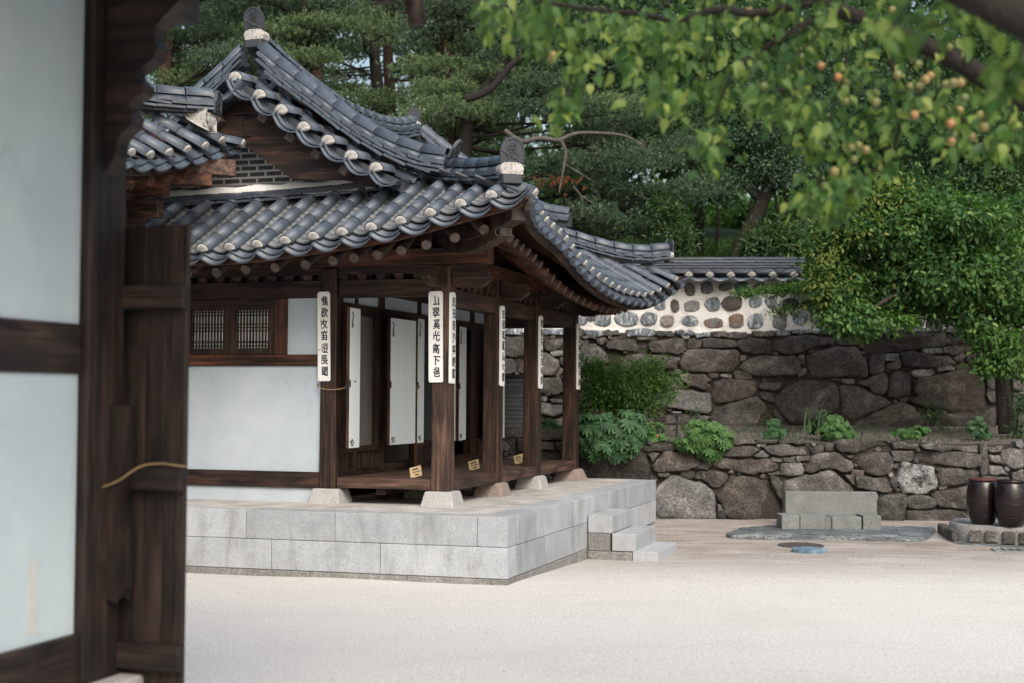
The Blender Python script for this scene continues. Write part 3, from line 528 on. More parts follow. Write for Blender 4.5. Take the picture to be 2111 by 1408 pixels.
LOWER = [
  ('d',[0.87,0.89,0.93,0.95,1.22,0.98,1.55,0.94,1.75,1.01,1.87,0.89,1.92,0.77,1.89,0.61,1.81,0.38,0.87,0.37]),
  ('d',[1.79,1.05,2.13,1.07,2.33,1.04,2.25,0.99,2.05,0.98,1.87,0.97]),
  ('d',[1.87,0.94,2.05,0.95,1.99,0.89,1.93,0.83]),
  ('b',[1.94,0.77,1.99,0.85,2.1,0.98,2.3,0.97,2.52,0.96,2.61,0.87,2.55,0.76,2.36,0.71,1.99,0.68,1.95,0.73]),
  ('d',[2.57,0.79,2.63,0.88,2.74,0.88,2.75,0.79,2.69,0.72,2.57,0.74]),
  ('d',[2.72,0.94,2.8,1.0,2.89,0.99,2.87,0.92,2.7,0.91]),
  ('d',[2.9,0.97,3.07,1.04,3.42,1.04,3.4,0.99,3.3,0.92,3.11,0.91,2.91,0.92]),
  ('l',[3.33,0.92,3.45,1.0,3.54,0.92,3.45,0.9]),
  ('g',[3.48,1.02,3.57,1.07,4.07,1.06,4.07,0.94,3.68,0.92,3.55,0.95]),
  ('b',[2.75,0.84,2.9,0.89,3.11,0.86,3.52,0.89,3.66,0.81,3.66,0.75,3.51,0.69,3.27,0.67,3.1,0.7,2.96,0.74,2.77,0.78]),
  ('g',[3.57,0.9,3.72,0.89,3.72,0.84,3.57,0.85]),
  ('g',[3.74,0.9,4.1,0.92,4.1,0.85,3.77,0.84]),
  ('g',[3.71,0.82,3.98,0.83,4.02,0.74,3.99,0.66,3.7,0.66]),
  ('g',[3.52,0.69,3.68,0.71,3.69,0.66,3.55,0.65]),
  ('l',[1.98,0.44,2.1,0.56,2.2,0.66,2.45,0.59,2.67,0.52,2.77,0.44,2.81,0.29,2.83,0.05,2.66,0.04,2.3,0.03,1.97,0.08]),
  ('g',[2.33,0.7,2.42,0.72,2.52,0.7,2.51,0.62,2.43,0.6,2.33,0.64]),
  ('d',[2.52,0.65,2.58,0.71,2.81,0.71,2.98,0.66,2.95,0.55,2.87,0.48,2.78,0.47,2.69,0.56,2.52,0.61]),
  ('b',[2.81,0.38,2.95,0.54,3.01,0.65,3.24,0.64,3.54,0.6,3.61,0.48,3.67,0.3,3.75,0.13,3.69,0.03,3.27,0.02,2.99,0.05,2.86,0.29]),
  ('d',[3.55,0.64,3.66,0.64,3.8,0.48,3.76,0.25,3.67,0.36,3.58,0.52]),
  ('g',[2.02,0.67,2.17,0.68,2.16,0.63,2.04,0.63]),
  ('g',[2.83,0.25,2.87,0.25,2.92,0.16,2.84,0.16]),
  ('g',[2.83,0.14,2.94,0.16,2.95,0.07,2.84,0.07]),
  ('g',[2.96,1.14,3.36,1.12,3.37,1.09,3.11,1.07,2.99,1.09]),
  ('d',[3.39,1.14,3.65,1.13,3.63,1.1,3.4,1.09]),
  ('g',[3.71,1.14,4.04,1.14,4.04,1.1,3.71,1.09]),
  ('g',[2.84,1.06,2.96,1.1,2.99,1.07,2.87,1.01]),
  ('d',[1.89,0.53,1.93,0.65,2.01,0.59,1.99,0.5,1.93,0.47]),
  ('g',[2.6,1.05,2.8,1.07,2.81,1.03,2.7,0.99]),
  ('g',[2.33,0.99,2.51,1.03,2.57,0.99,2.51,0.97]),
  ('d',[1.29,1.08,1.55,1.07,1.75,1.07,1.75,1.02,1.52,1.0,1.29,1.01]),
  ('g',[3.73,0.58,3.91,0.63,4.12,0.67,4.34,0.74,4.44,0.72,4.71,0.5,4.76,0.03,3.73,0.02]),
  ('d',[4.46,1.11,4.58,1.15,5.14,1.14,5.23,1.08,4.95,1.04,4.74,0.97,4.53,0.98,4.47,1.02]),
  ('g',[4.1,1.05,4.29,1.07,4.3,0.98,4.13,0.95]),
  ('g',[4.31,1.08,4.43,1.1,4.43,1.01,4.32,0.98]),
  ('g',[3.91,0.92,4.09,0.92,4.09,0.86,3.92,0.84]),
  ('d',[4.02,0.72,4.1,0.87,4.21,0.96,4.47,0.98,4.56,0.9,4.68,0.85,4.7,0.74,4.62,0.7,4.47,0.74,4.35,0.75,4.1,0.69]),
  ('b',[4.61,0.94,4.71,0.95,4.71,0.91,4.64,0.9]),
  ('d',[4.73,0.9,4.83,0.95,5.07,0.98,5.19,0.97,5.25,0.86,5.26,0.79,5.19,0.69,5.04,0.65,4.86,0.7,4.76,0.79]),
  ('b',[4.67,0.68,4.71,0.74,4.84,0.73,4.83,0.65,4.7,0.65]),
  ('d',[4.73,0.65,5.13,0.63,5.2,0.57,5.24,0.46,5.2,0.43,4.95,0.46,4.72,0.5]),
  ('d',[4.58,0.67,4.7,0.67,4.71,0.53,4.67,0.55]),
  ('g',[5.2,0.58,5.26,0.66,5.3,0.57,5.3,0.43,5.24,0.48]),
  ('g',[5.25,1.12,5.6,1.1,5.61,1.05,5.53,1.03,5.26,1.03]),
  ('g',[5.63,1.1,5.84,1.12,6.02,1.07,6.04,1.02,5.92,0.99,5.66,1.04]),
  ('g',[6.05,1.08,6.41,1.08,6.42,0.99,6.23,0.99,6.07,1.03]),
  ('d',[5.23,1.0,5.53,1.0,5.54,0.89,5.51,0.86,5.25,0.86]),
  ('g',[5.54,0.99,5.77,1.0,6.44,0.97,6.44,0.8,6.23,0.78,5.62,0.87,5.55,0.94]),
  ('g',[5.54,0.91,5.59,0.89,5.59,0.84,5.54,0.84]),
  ('w',[5.29,0.63,5.34,0.82,5.4,0.86,5.57,0.81,5.8,0.79,5.85,0.59,5.84,0.5,5.69,0.42,5.39,0.42,5.3,0.54]),
  ('d',[5.86,0.63,5.92,0.77,6.14,0.78,6.44,0.72,6.32,0.57,6.06,0.52,5.88,0.53]),
  ('g',[5.86,0.54,5.97,0.55,5.99,0.5,5.88,0.47]),
  ('d',[5.77,0.41,5.84,0.45,6.29,0.53,6.34,0.43,6.34,0.2,5.91,0.23,5.81,0.29]),
  ('g',[5.44,0.36,5.62,0.4,5.75,0.38,5.84,0.27,5.69,0.21,5.45,0.22]),
  ('g',[5.04,0.41,5.38,0.42,5.42,0.39,5.39,0.03,5.05,0.03]),
  ('d',[5.42,0.18,5.76,0.2,6.21,0.17,6.28,0.05,6.43,-0.17,5.84,-0.17,5.42,0.03]),
  ('d',[5.25,0.82,5.32,0.83,5.32,0.77,5.26,0.76]),
  ('g',[5.84,0.76,5.9,0.77,5.87,0.72]),
  ('g',[6.56,1.06,6.74,1.08,6.74,1.01,6.57,0.99]),
  ('g',[6.74,1.02,6.88,1.05,7.05,1.04,7.05,0.79,6.91,0.75,6.78,0.84]),
  ('g',[6.57,0.96,6.71,0.95,6.78,0.83,6.59,0.87]),
  ('g',[6.59,0.81,6.73,0.8,6.84,0.68,6.58,0.68]),
  ('g',[6.87,0.71,6.97,0.73,6.97,0.58,6.88,0.59]),
  ('g',[6.97,0.74,7.05,0.76,7.05,0.53,6.98,0.56]),
  ('g',[6.97,0.5,7.09,0.52,7.09,0.34,6.98,0.37]),
  ('d',[6.44,1.09,6.54,1.09,6.57,0.72,6.47,0.66,6.44,0.87]),
  ('d',[6.36,0.48,6.58,0.52,6.94,0.5,6.94,0.28,6.37,0.28]),
  ('g',[6.36,0.63,6.55,0.66,6.82,0.65,6.82,0.53,6.38,0.53]),
  ('d',[6.36,0.26,7.03,0.26,7.03,0.04,6.36,0.04]),
  ('g',[7.04,0.31,7.12,0.31,7.11,0.04,7.04,0.04]),
  ('d',[0.6,1.1,0.74,1.12,0.77,0.98,0.64,0.98]),
  ('d',[0.39,0.96,0.76,0.95,0.76,0.83,0.4,0.83]),
  ('d',[0.39,1.1,0.58,1.09,0.6,0.99,0.39,0.98]),
  ('d',[0.08,1.15,0.38,1.15,0.38,0.97,0.08,0.97]),
  ('d',[0.08,0.95,0.38,0.95,0.38,0.81,0.08,0.81]),
  ('g',[0.78,1.14,0.95,1.15,0.95,0.99,0.79,0.98]),
  ('d',[0.78,0.95,0.97,0.96,0.97,0.82,0.79,0.82]),
  ('g',[0.39,1.26,0.74,1.27,0.76,1.13,0.39,1.12]),
  ('g',[-0.11,1.28,0.36,1.28,0.36,1.17,-0.11,1.16]),
]
WHITE = [(2.87,3.45,0.076,0.1,0.3,'g'),(3.14,3.48,0.092,0.092,0.2,'s'),(3.45,3.5,0.11,0.064,0.1,'g'),(3.71,3.49,0.11,0.084,0,'s'),(4.0,3.48,0.092,0.064,0.2,'l'),(4.33,3.47,0.112,0.068,-0.1,'l'),(4.59,3.47,0.1,0.07,0,'g'),(2.63,3.47,0.056,0.06,0,'s'),(2.39,3.21,0.09,0.09,0,'s'),(2.63,3.18,0.064,0.096,0.1,'g'),(2.9,3.18,0.12,0.084,0.1,'l'),(3.24,3.21,0.12,0.104,0.5,'s'),(3.55,3.23,0.156,0.11,0,'b'),(3.92,3.25,0.104,0.084,0.2,'s'),(4.18,3.25,0.088,0.092,0.4,'s'),(4.49,3.23,0.12,0.09,0,'g'),(4.81,3.22,0.1,0.08,0,'s'),(1.14,2.97,0.07,0.11,0,'s'),(1.27,3.0,0.05,0.076,0,'g'),(1.46,2.99,0.13,0.14,0,'s'),(1.84,2.97,0.18,0.116,0,'s'),(2.21,2.97,0.12,0.104,0,'s'),(2.5,2.94,0.104,0.09,0,'r'),(2.87,2.94,0.124,0.084,0,'s'),(3.25,2.91,0.148,0.076,0.05,'r'),(3.62,2.95,0.114,0.104,0.1,'r'),(3.93,2.94,0.12,0.112,0.3,'s'),(4.32,2.94,0.11,0.12,0,'l'),(4.65,2.99,0.116,0.09,0,'s'),(4.92,3.0,0.1,0.09,0,'l')]
# ------------------------------------------------------------------ ground, terrace, hill
GZ = [(0, 0.0), (12.6, 0.0), (13.4, -0.008), (14.5, -0.035), (15.65, -0.065), (16.4, -0.05), (17.7, -0.025), (19.2, 0.04), (20.0, 0.06), (60, 0.06)]
def gz(x, y):
    return lerp_tab(GZ, y)
def grid(name, xs, ys, zf, mat, kind='structure', parent=None, smooth=True):
    V = np.array([(x, y, zf(x, y)) for y in ys for x in xs]); n = len(xs); Fq = []
    for j in range(len(ys)-1):
        for i in range(n-1): Fq.append((j*n+i, j*n+i+1, (j+1)*n+i+1, (j+1)*n+i))
    o = link(name, fast(name, V, Fq, smooth), parent, mat); tag(o, kind=kind); return o
xs = np.concatenate([np.linspace(-120, -8, 8), np.linspace(-7.5, 12, 60), np.linspace(13, 120, 8)])
ys = np.concatenate([np.linspace(-60, 3, 6), np.linspace(4, 19.75, 110)])
def gzn(x, y): return gz(x, y) + 0.010*noise.noise(Vector((x*0.9, y*1.4, 0))) * (1 if 4 < y < 19 and abs(x) < 12 else 0)
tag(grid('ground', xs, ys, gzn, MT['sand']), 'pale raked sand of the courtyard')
def soilz(x, y):
    t = (y - 19.8) / 3.0
    return 1.10 + 0.18*min(max(t, 0), 1.1) + 0.035*noise.noise(Vector((x*1.3, y*2.2, 3)))
tag(grid('terrace_soil', np.linspace(-12, 14, 110), np.linspace(19.72, 23.0, 22), soilz, MT['soil']), 'gravelly brown soil of the planted terrace')
def hillz(x, y):
    d = y - 23.2
    return 3.35 + 0.21*min(d, 7) + 0.14*max(min(d-7, 25), 0) + 0.03*max(d-32, 0) + 0.25*noise.noise(Vector((x*0.22, y*0.22, 9)))
tag(grid('hill', np.concatenate([np.linspace(-160, -22, 8), np.linspace(-20, 26, 60), np.linspace(30, 160, 8)]), np.concatenate([np.linspace(23.15, 50, 50), np.linspace(54, 240, 14)]), hillz, MT['hill_ground']), 'dark grassy hillside rising behind the wall')
pb = []
base_ico = [(0.9,0,-.3),(-.5,.8,-.3),(-.5,-.8,-.3),(.5,.5,.5),(-.8,0,.4),(.4,-.6,.5)]
for i in range(700):
    x = random.uniform(-3.5, 7); y = random.uniform(6, 19)
    if random.random() < 0.75: y = random.uniform(14, 19); x = random.uniform(1.0, 6)
    pb.append((x, y, gzn(x, y), random.uniform(0.003, 0.009)))
V = []; Fq = []
for x, y, z, s in pb:
    n = len(V); V += [(x+a*s, y+b*s, z+c*s) for a, b, c in base_ico]
    Fq += [(n, n+3, n+1), (n+1, n+3, n+4), (n+1, n+4, n+2), (n+2, n+4, n+5), (n+2, n+5, n), (n, n+5, n+3), (n+3, n+5, n+4)]
tag(link('gravel', fast('gravel', V, Fq), None, MT['stone_base_pink']), 'loose pebbles scattered over the sand', kind='stuff')

# ------------------------------------------------------------------ house frame: x to the right along the front, y back along the porch side
TH = R(-17.5)
HX, HY = -0.691, 14.398
def wl(x, y, z=0):
    c, s = math.cos(TH), math.sin(TH); return Vector((HX + c*x - s*y, HY + s*x + c*y, z))
HM = Matrix.Translation((HX, HY, 0)) @ Matrix.Rotation(TH, 4, 'Z')

# ---- granite platform (its own thing), built from dressed blocks
plat = empty('stone_platform', (HX, HY, 0), TH, 'raised pale granite block platform that the tiled house stands on', 'platform')
TOP = 0.61
# corner points in house coordinates: near corner, far end, front-left
PC = Vector((1.055, -1.135)); PE = Vector((1.077, 5.36)); PF = Vector((-6.2, -1.33))
def block_run(A, Bp, cuts, z0, z1, depth, mat, name='granite_block', jit=0.0, out=0.0):
    d = (Bp - A); L = d.length; d.normalize(); nrm = Vector((d.y, -d.x))
    for i in range(len(cuts)-1):
        a = A + d*(cuts[i]+0.002); b = A + d*(cuts[i+1]-0.002)
        j = random.uniform(-jit, jit) + out
        p = [a + nrm*j, b + nrm*j, b - nrm*depth, a - nrm*depth]
        m = MB(); V = [(q.x, q.y, z0) for q in p] + [(q.x, q.y, z1) for q in p]
        m.add(V, [(0,3,2,1),(4,5,6,7),(0,1,5,4),(1,2,6,5),(2,3,7,6),(3,0,4,7)])
        o = fixn(m.build(name, mat, plat)); bevel(o, 0.006, 2)
# front courses, from the corner to the left; cuts measured from photo joints
fd = (PC - PF).normalized(); FL = (PC - PF).length
def fcuts(xs_):  return sorted([FL - v for v in xs_])
block_run(PF, PC, fcuts([0, 0.295, 1.70, 2.62, 4.0, 5.4, FL]), 0.337, TOP, 0.30, MT['granite'])
block_run(PF, PC, fcuts([0, 1.24, 2.35, 3.6, 5.0, FL]), 0.05, 0.333, 0.30, MT['granite'])
block_run(PF, PC, fcuts([0, 0.17, 0.97, 1.95, 2.6, 3.5, 4.4, 5.4, FL]), -0.3, 0.045, 0.28, MT['granite_rough'], jit=0.006)
SL = (PE - PC).length
dn = Vector((PE.x-PC.x, PE.y-PC.y)).normalized()
A2 = PC + dn*0.302
def side(cuts, z0, z1, mat, depth=0.30, jit=0.0):
    block_run(A2, PE, cuts, z0, z1, depth, mat, jit=jit)
LL = (PE - A2).length
side([0, 0.62, 1.28, 2.0, 2.9, 3.55, 4.6, LL], 0.337, TOP, MT['granite'])
side([0, 0.95, 1.9, 3.0, 4.1, 5.1, LL], 0.05, 0.333, MT['granite'])
side([0, 0.64, 1.25, 2.1, 3.1, 4.2, LL], -0.35, 0.045, MT['granite_rough'], 0.28, 0.006)
# small corner returns so the corner blocks look whole
m = MB(); inner = [(-6.1, 5.3), (0.76, 5.3), (0.76, -0.84), (-6.1, -1.0)]
m.prism(inner, 'z', -0.3, TOP-0.006); fixn(m.build('earth_fill', MT['platform_earth'], plat))
block_run(PE, Vector((-6.2, 5.36)), [0, 1.1, 2.4, 3.6, 5.0, 7.2], 0.2, TOP, 0.05, MT['granite'])

# ---- steps
st = empty('stone_steps', (HX, HY, 0), TH, 'three granite steps leading up to the side of the platform', 'steps')
def blk(par, name, x0, x1, y0, y1, z0, z1, mat, bw=0.006):
    o = MB().box(x0, x1, y0, y1, z0, z1).build(name, mat, par); return bevel(o, bw, 2)
YS0, YS1 = 1.70, 2.76; X0 = 1.078
blk(st, 'step_block', X0, 1.345, YS0, YS1, 0.225, 0.415, MT['granite'])
blk(st, 'step_block', X0, 1.325, YS0+.002, YS1, 0.030, 0.221, MT['granite_rough'])
blk(st, 'step_block', 1.349, 1.612, YS0, YS1, 0.035, 0.225, MT['granite'])
blk(st, 'step_block', X0, 1.575, YS0-.008, YS1, -0.25, 0.026, MT['granite_rough'])
blk(st, 'step_block', 1.580, 1.860, YS0, YS1, -0.25, 0.042, MT['granite'])

# ------------------------------------------------------------------ the tiled house
H = empty('hanok_house', (HX, HY, 0), TH, 'traditional wooden house with a curved grey tile roof and open porch', 'house')
def hb(name, x0, x1, y0, y1, z0, z1, mat, bw=0.004, par=None):
    o = MB().box(x0, x1, y0, y1, z0, z1).build(name, MT[mat], par or H)
    if bw: bevel(o, bw)
    return o
# pillars and base stones
PIL = [(-1.235, 0.0, 'wood_z'), (0, 0, 'wood_grey_z'), (0, 1.6, 'wood_z'), (0, 3.13, 'wood_z'), (0, 4.93, 'wood_z')]
for i, (x, y, mt) in enumerate(PIL):
    zt = 3.02
    m = MB(); wv = 0.091
    m.taper(x, y, 0.757, zt, wv+.003, wv+.003, wv-.005, wv-.005)
    bevel(m.build('pillar', MT[mt], H), 0.012, 2)
    m = MB(); ww = 0.185 if i != 4 else 0.21
    m.taper(x, y, TOP-.03, 0.756, ww, ww, 0.142, 0.142)
    o = m.build('base_stone', MT['stone_base_pink'] if i in (2, 4) else MT['stone_base'], H); bevel(o, 0.03 if i > 1 else 0.016, 3)
# more pillars out of view along the front
for x in (-3.9, -5.3):
    bevel(MB().taper(x, 0, 0.757, 3.0, .1, .1, .095, .095).build('pillar', MT['wood_z'], H), .01)
    bevel(MB().taper(x, 0, TOP-.03, 0.756, .2, .2, .155, .155).build('base_stone', MT['stone_base'], H), .016, 2)
# beams: lintel (changbang), blocks, purlin support and purlin, front and porch side
def beam_set(a0, a1, axis, c):
    def bx(name, lo, hi, off, hw, z0, z1, mat):
        if axis == 'x': hb(name, lo, hi, c-hw+off, c+hw+off, z0, z1, mat + '_x')
        else: hb(name, c-hw+off, c+hw+off, lo, hi, z0, z1, mat + '_y')
    return bx
bx = beam_set(0, 0, 'x', 0)
cs = [-5.3, -3.9, -1.235, 0.0]
for i in range(3): bx('lintel', cs[i]+.1, cs[i+1]-.1, 0, .062, 2.715, 2.893, 'wood')
bx('upper_beam', -5.6, 0.38, 0, .055, 2.955, 3.035, 'wood'); bx('purlin', -5.6, 0.5, 0, .085, 3.037, 3.20, 'wood_red')
by = beam_set(0, 0, 'y', 0)
ys_ = [0, 1.6, 3.13, 4.93]
for i in range(3): by('lintel', ys_[i]+.1, ys_[i+1]-.1, 0, .062, 2.63, 2.80, 'wood')
by('upper_beam', 0.06, 5.35, 0, .055, 2.90, 2.985, 'wood'); by('purlin', 0.09, 5.55, 0, .085, 2.987, 3.15, 'wood_red')
hb('lintel', -1.2, -0.1, 4.87, 4.99, 2.63, 2.80, 'wood_x'); hb('purlin', -1.4, 0.35, 4.86, 5.0, 2.985, 3.148, 'wood_x')
for xk in np.arange(-3.75, 0.0, 0.205):
    if abs(xk) < .1 or abs(xk+1.235) < .1: continue
    m = MB().taper(xk, 0, 2.895, 2.953, .036, .05, .055, .068); m.build('bracket_block', MT['wood_x'], H)
for yk in np.arange(0.2, 4.9, 0.205):
    if min(abs(yk-v) for v in ys_) < .11: continue
    MB().taper(0, yk, 2.802, 2.898, .05, .036, .068, .055).build('bracket_block', MT['wood_x'], H)
# bracket wings at the corner pillar
def arm(x0, x1, y, z0, z1, nm='bracket_arm'):
    P_ = [(x0, z0+.05), (x0+.06, z0), (x1-.1, z0), (x1, z0+.07), (x1-.02, z1), (x0, z1)]
    MB().prism(P_, 'y', y-.05, y+.05).build(nm, MT['wood_x'], H)
arm(0.10, 0.50, 0, 2.80, 2.95)
MB().prism([(-.1, 2.80), (-.42, 2.80), (-.52, 2.88), (-.5, 2.95), (-.1, 2.95)], 'x', -.05, .05).build('bracket_arm', MT['wood_y'], H)
for yk in ys_[1:]: arm(0.10, 0.42, yk, 2.78, 2.95)
bevel(hb('tie_beam', 0.1, 0.62, 4.88, 4.98, 2.80, 2.93, 'wood_x'))
# front wall left of the first pillar
def wallpanel(x0, x1, z0, z1, y=0.0, hw=.045, mat='plaster', nm='plaster_panel'):
    return hb(nm, x0, x1, y-hw, y+hw, z0, z1, mat, 0)
hb('rail', -3.8, -1.335, -.075, .075, 2.02, 2.135, 'wood_red_x'); hb('sill_beam', -3.8, -1.335, -.075, .075, 0.752, 0.918, 'wood_x')
wallpanel(-3.8, -1.335, .92, 2.018); wallpanel(-3.8, -1.335, TOP-.02, .75)
wallpanel(-1.722, -1.335, 2.137, 2.713)
hb('window_post', -1.868, -1.724, -.07, .07, 2.137, 2.713, 'wood_red_z')
hb('window_post', -3.05, -2.94, -.07, .07, 2.137, 2.713, 'wood_z'); wallpanel(-3.8, -3.052, 2.137, 2.713)
hb('head_rail', -2.938, -1.87, -.06, .05, 2.655, 2.712, 'wood_x')
# lattice window: two sashes
win = MB().box(-2.938, -1.87, .012, .04, 2.137, 2.655).build('window', MT['wood_x'], H)
for (a, b) in ((-2.93, -2.405), (-2.40, -1.875)):
    q = MB(); t = .042
    q.box(a, b, -.045, -.005, 2.14, 2.14+t+.01); q.box(a, b, -.045, -.005, 2.652-t, 2.652)
    q.box(a, a+t+.02, -.044, -.006, 2.14+t+.01, 2.652-t); q.box(b-t-.02, b, -.044, -.006, 2.14+t+.01, 2.652-t)
    q.build('sash_frame', MT['wood_z'], win)
    MB().box(a+.05, b-.05, -.012, .010, 2.18, 2.62).build('paper_pane', MT['paper'], win)
    n = 11; xa, xb = a+.062, b-.062
    for k in range(n):
        x = xa + (xb-xa)*(k+.5)/n + 0.0; MB().box(x-.0085, x+.0085, -.026, -.0125, 2.192, 2.61).build('slat', MT['wood_z'], win)
    for z in (2.20, 2.232, 2.268, 2.38, 2.416, 2.452, 2.545, 2.58, 2.605):
        MB().box(xa-.005, xb+.005, -.028, -.0122, z-.005, z+.005).build('slat', MT['wood_x'], win)
# porch deck
DZ0, DZ1 = 0.765, 0.872
hb('deck_beam', -1.13, -.102, -.085, -.02, DZ0, DZ1, 'wood_grey_x', .006)
dk = [(.102, 1.50), (1.702, 3.03), (3.232, 4.83)]
for a, b in dk: hb('deck_beam', .02, .085, a, b, DZ0-.01, DZ1-.006, 'wood_grey_y', .006)
hb('deck_beam', -1.13, -.102, 4.90, 4.97, DZ0, DZ1, 'wood_x')
for k in range(24):
    y0 = -.015 + k*.204
    hb('floor_plank', -1.135, .015, y0, y0+.199, DZ1-.035, DZ1-.004+random.uniform(-.001, .001), 'wood_grey_x', .003)
hb('floor_joist', -.72, -.62, -.02, 4.9, .70, .832, 'wood_y')
for y in (1.0, 2.4, 3.9): MB().taper(-.67, y, TOP-.02, .70, .12, .12, .09, .09).build('base_stone', MT['stone_base'], H)
# porch room wall along x = -1.235 : y 0.1 .. 4.9
XW = -1.235
def sw(name, y0, y1, z0, z1, mat, hw=.05, off=0, bw=.004): return hb(name, XW-hw+off, XW+hw+off, y0, y1, z0, z1, mat, bw)
sw('head_beam', .1, 5.0, 2.575, 2.68, 'wood_y', .062)
sw('top_plate', .1, 5.0, 2.83, 2.99, 'wood_y', .055)
posts = [(.1, .17), (.50, .56), (1.14, 1.30), (2.34, 2.44), (3.30, 3.42), (4.25, 4.40), (4.85, 5.02)]
for a, b in posts:
    sw('door_post', a, b, .87, 2.573, 'wood_z', .055)
    sw('short_post', a, b, 2.682, 2.828, 'wood_z', .05)
for (a, b), (c, d) in zip(posts[:-1], posts[1:]): sw('plaster_panel', b, c, 2.684, 2.826, 'plaster', .03, 0, 0)
sw('sill_board', .1, 5.0, .84, .90, 'wood_y', .07); 
opn = [(.17, .50, 0), (.56, 1.14, 1), (1.30, 2.34, 2), (2.44, 3.30, 1), (3.42, 4.25, 2), (4.40, 4.85, 0)]
for a, b, kd in opn:
    if kd == 2:          # opening running down to the floor
        sw('threshold', a, b, .90, .955, 'wood_y', .06); continue
    sw('dado_rail', a, b, 1.11, 1.165, 'wood_y', .058); sw('dado_rail', a, b, .90, .93, 'wood_y', .05)
    sw('dado_board', a, b, .93, 1.11, 'wood_z', .02)
    n = max(2, int((b-a)/.115))
    for k in range(1, n): 
        y = a+(b-a)*k/n; sw('dado_stile', y-.011, y+.011, .93, 1.11, 'wood_z', .034)
    if kd == 0: sw('board_panel', a, b, 1.167, 2.573, 'wood_z', .03, 0, 0)
# room inside: dim papered back wall, ceiling
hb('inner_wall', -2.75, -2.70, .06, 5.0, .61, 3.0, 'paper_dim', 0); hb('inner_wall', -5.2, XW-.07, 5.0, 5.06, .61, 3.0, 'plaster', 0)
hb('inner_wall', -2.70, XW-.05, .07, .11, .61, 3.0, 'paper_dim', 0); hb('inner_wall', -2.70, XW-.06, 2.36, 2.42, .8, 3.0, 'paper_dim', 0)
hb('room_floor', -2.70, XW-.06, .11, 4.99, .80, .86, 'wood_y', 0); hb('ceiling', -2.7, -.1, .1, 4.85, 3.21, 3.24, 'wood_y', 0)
hb('back_wall', -5.3, -5.2, 0, 5.0, .61, 3.0, 'plaster', 0)
# inner sliding paper screen seen in the first opening
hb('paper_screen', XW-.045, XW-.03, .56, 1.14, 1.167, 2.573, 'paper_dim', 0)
# open door leaves, turned back over the porch: (near y, far y, bottom, top, x near, x far)
leaves = [(-.12, .19, 1.17, 2.61, -1.0, -1.02, 'bottom'), (1.00, 1.71, 1.17, 2.565, -1.01, -.99, None), (1.77, 2.03, .915, 2.60, -.99, -1.01, 'top'),
          (2.70, 3.10, 1.16, 2.58, -1.08, -1.0, None), (3.20, 3.60, 1.16, 2.58, -.99, -1.04, 'top'), (4.55, 5.10, 1.15, 2.57, -1.10, -1.0, None)]
ring = []
for a, b, z0, z1, xa, xb, _ in leaves:
    pa = Vector((xa, a, 0)); pb_ = Vector((xb, b, 0)); d = (pb_-pa).normalized(); L = (pb_-pa).length
    M = Matrix.Translation(pa) @ Matrix.Rotation(math.atan2(d.y, d.x) - math.pi/2, 4, 'Z')
    leaf = MB().box(-.017, .017, .0, L, z0, z1).build('door_leaf', MT['wood_red_z'], H, M=M); bevel(leaf, .003)
    pz = z0 if z0 > 1 else 1.17
    MB().box(.0175, .0205, .004, L-.004, pz+.004, z1-.004).build('paper_facing', MT['paper'], leaf)
    if z0 < 1: MB().box(.0175, .022, .03, L-.03, .95, 1.13).build('lower_panel', MT['wood_z'], leaf)
    # hook and ring pull
    h = MB(); zt = z1-.05
    h.tube([(.026, .03, zt), (.034, .045, zt-.01), (.034, .055, zt-.05), (.026, .05, zt-.10)], .005, 5)
    h.tube([(.030, .05+.012*math.cos(t_), zt-.13+.03*math.sin(t_)) for t_ in np.linspace(0, 6.28, 9)], .004, 4)
    h.build('hook', MT['iron'], leaf)
    h = MB(); zb = pz+.09 
    h.tube([(.030, .075+.026*math.cos(t_), zb-.03+.03*math.sin(t_)) for t_ in np.linspace(0, 6.28, 13)], .004, 4)
    h.box(.021, .03, .035, .055, zb-.03, zb-.012)
    h.build('ring_pull', MT['iron'], leaf)
    h = MB(); h.box(.018, .03, -.004, .012, 1.80, 1.875); h.build('latch', MT['iron'], leaf)

# ------------------------------------------------------------------ roof surfaces (house coordinates)
EF = smooth_tab([(-5.56, 3.60), (-4.88, 3.45), (-4.28, 3.31), (-3.37, 3.19), (-2.46, 3.11), (-1.8, 3.11), (-.89, 3.19), (.02, 3.31), (.62, 3.45), (1.3, 3.60)])
ER = smooth_tab([(-1.25, 3.60), (-.4, 3.51), (.4, 3.45), (1.1, 3.38), (1.6, 3.28), (2.1, 3.18), (2.9, 3.07), (3.5, 3.02), (4.2, 3.0), (4.87, 3.03), (5.5, 3.16), (6.11, 3.38), (6.4, 3.50)])
XR = smooth_tab([(-1.25, 1.30), (-.6, 1.10), (0, .99), (1, .93), (2.6, .91), (4, .96), (5.2, 1.07), (6.4, 1.30)])
YE = -1.15; XE = 1.25
# plan curve: eaves sweep outwards a little near the corners
def outF(X): t = abs(X + 2.13) / 3.4; return 0.07 * max(0, t)**2
def outR(Y): return lerp_tab(XR, Y) - XE
def xR(Y, d): return XE + outR(Y)*max(0, 1 - d/3.3) - d
def zF(X, d):
    lift = lerp_tab(EF, X) - 3.10; k = max(0, 1 - .35*max(d, 0)/1.4) if d < 1.4 else max(0, .65*(1-(d-1.4)/2))
    return 3.10 + lift*k + .50*d + .03*d*d
def zR(Y, d):
    lift = lerp_tab(ER, Y) - 2.96; k = max(0, 1 - .35*max(d, 0)/1.4) if d < 1.4 else max(0, .65*(1-(d-1.4)/2))
    return 2.96 + lift*k + .575*d + .016*d*d
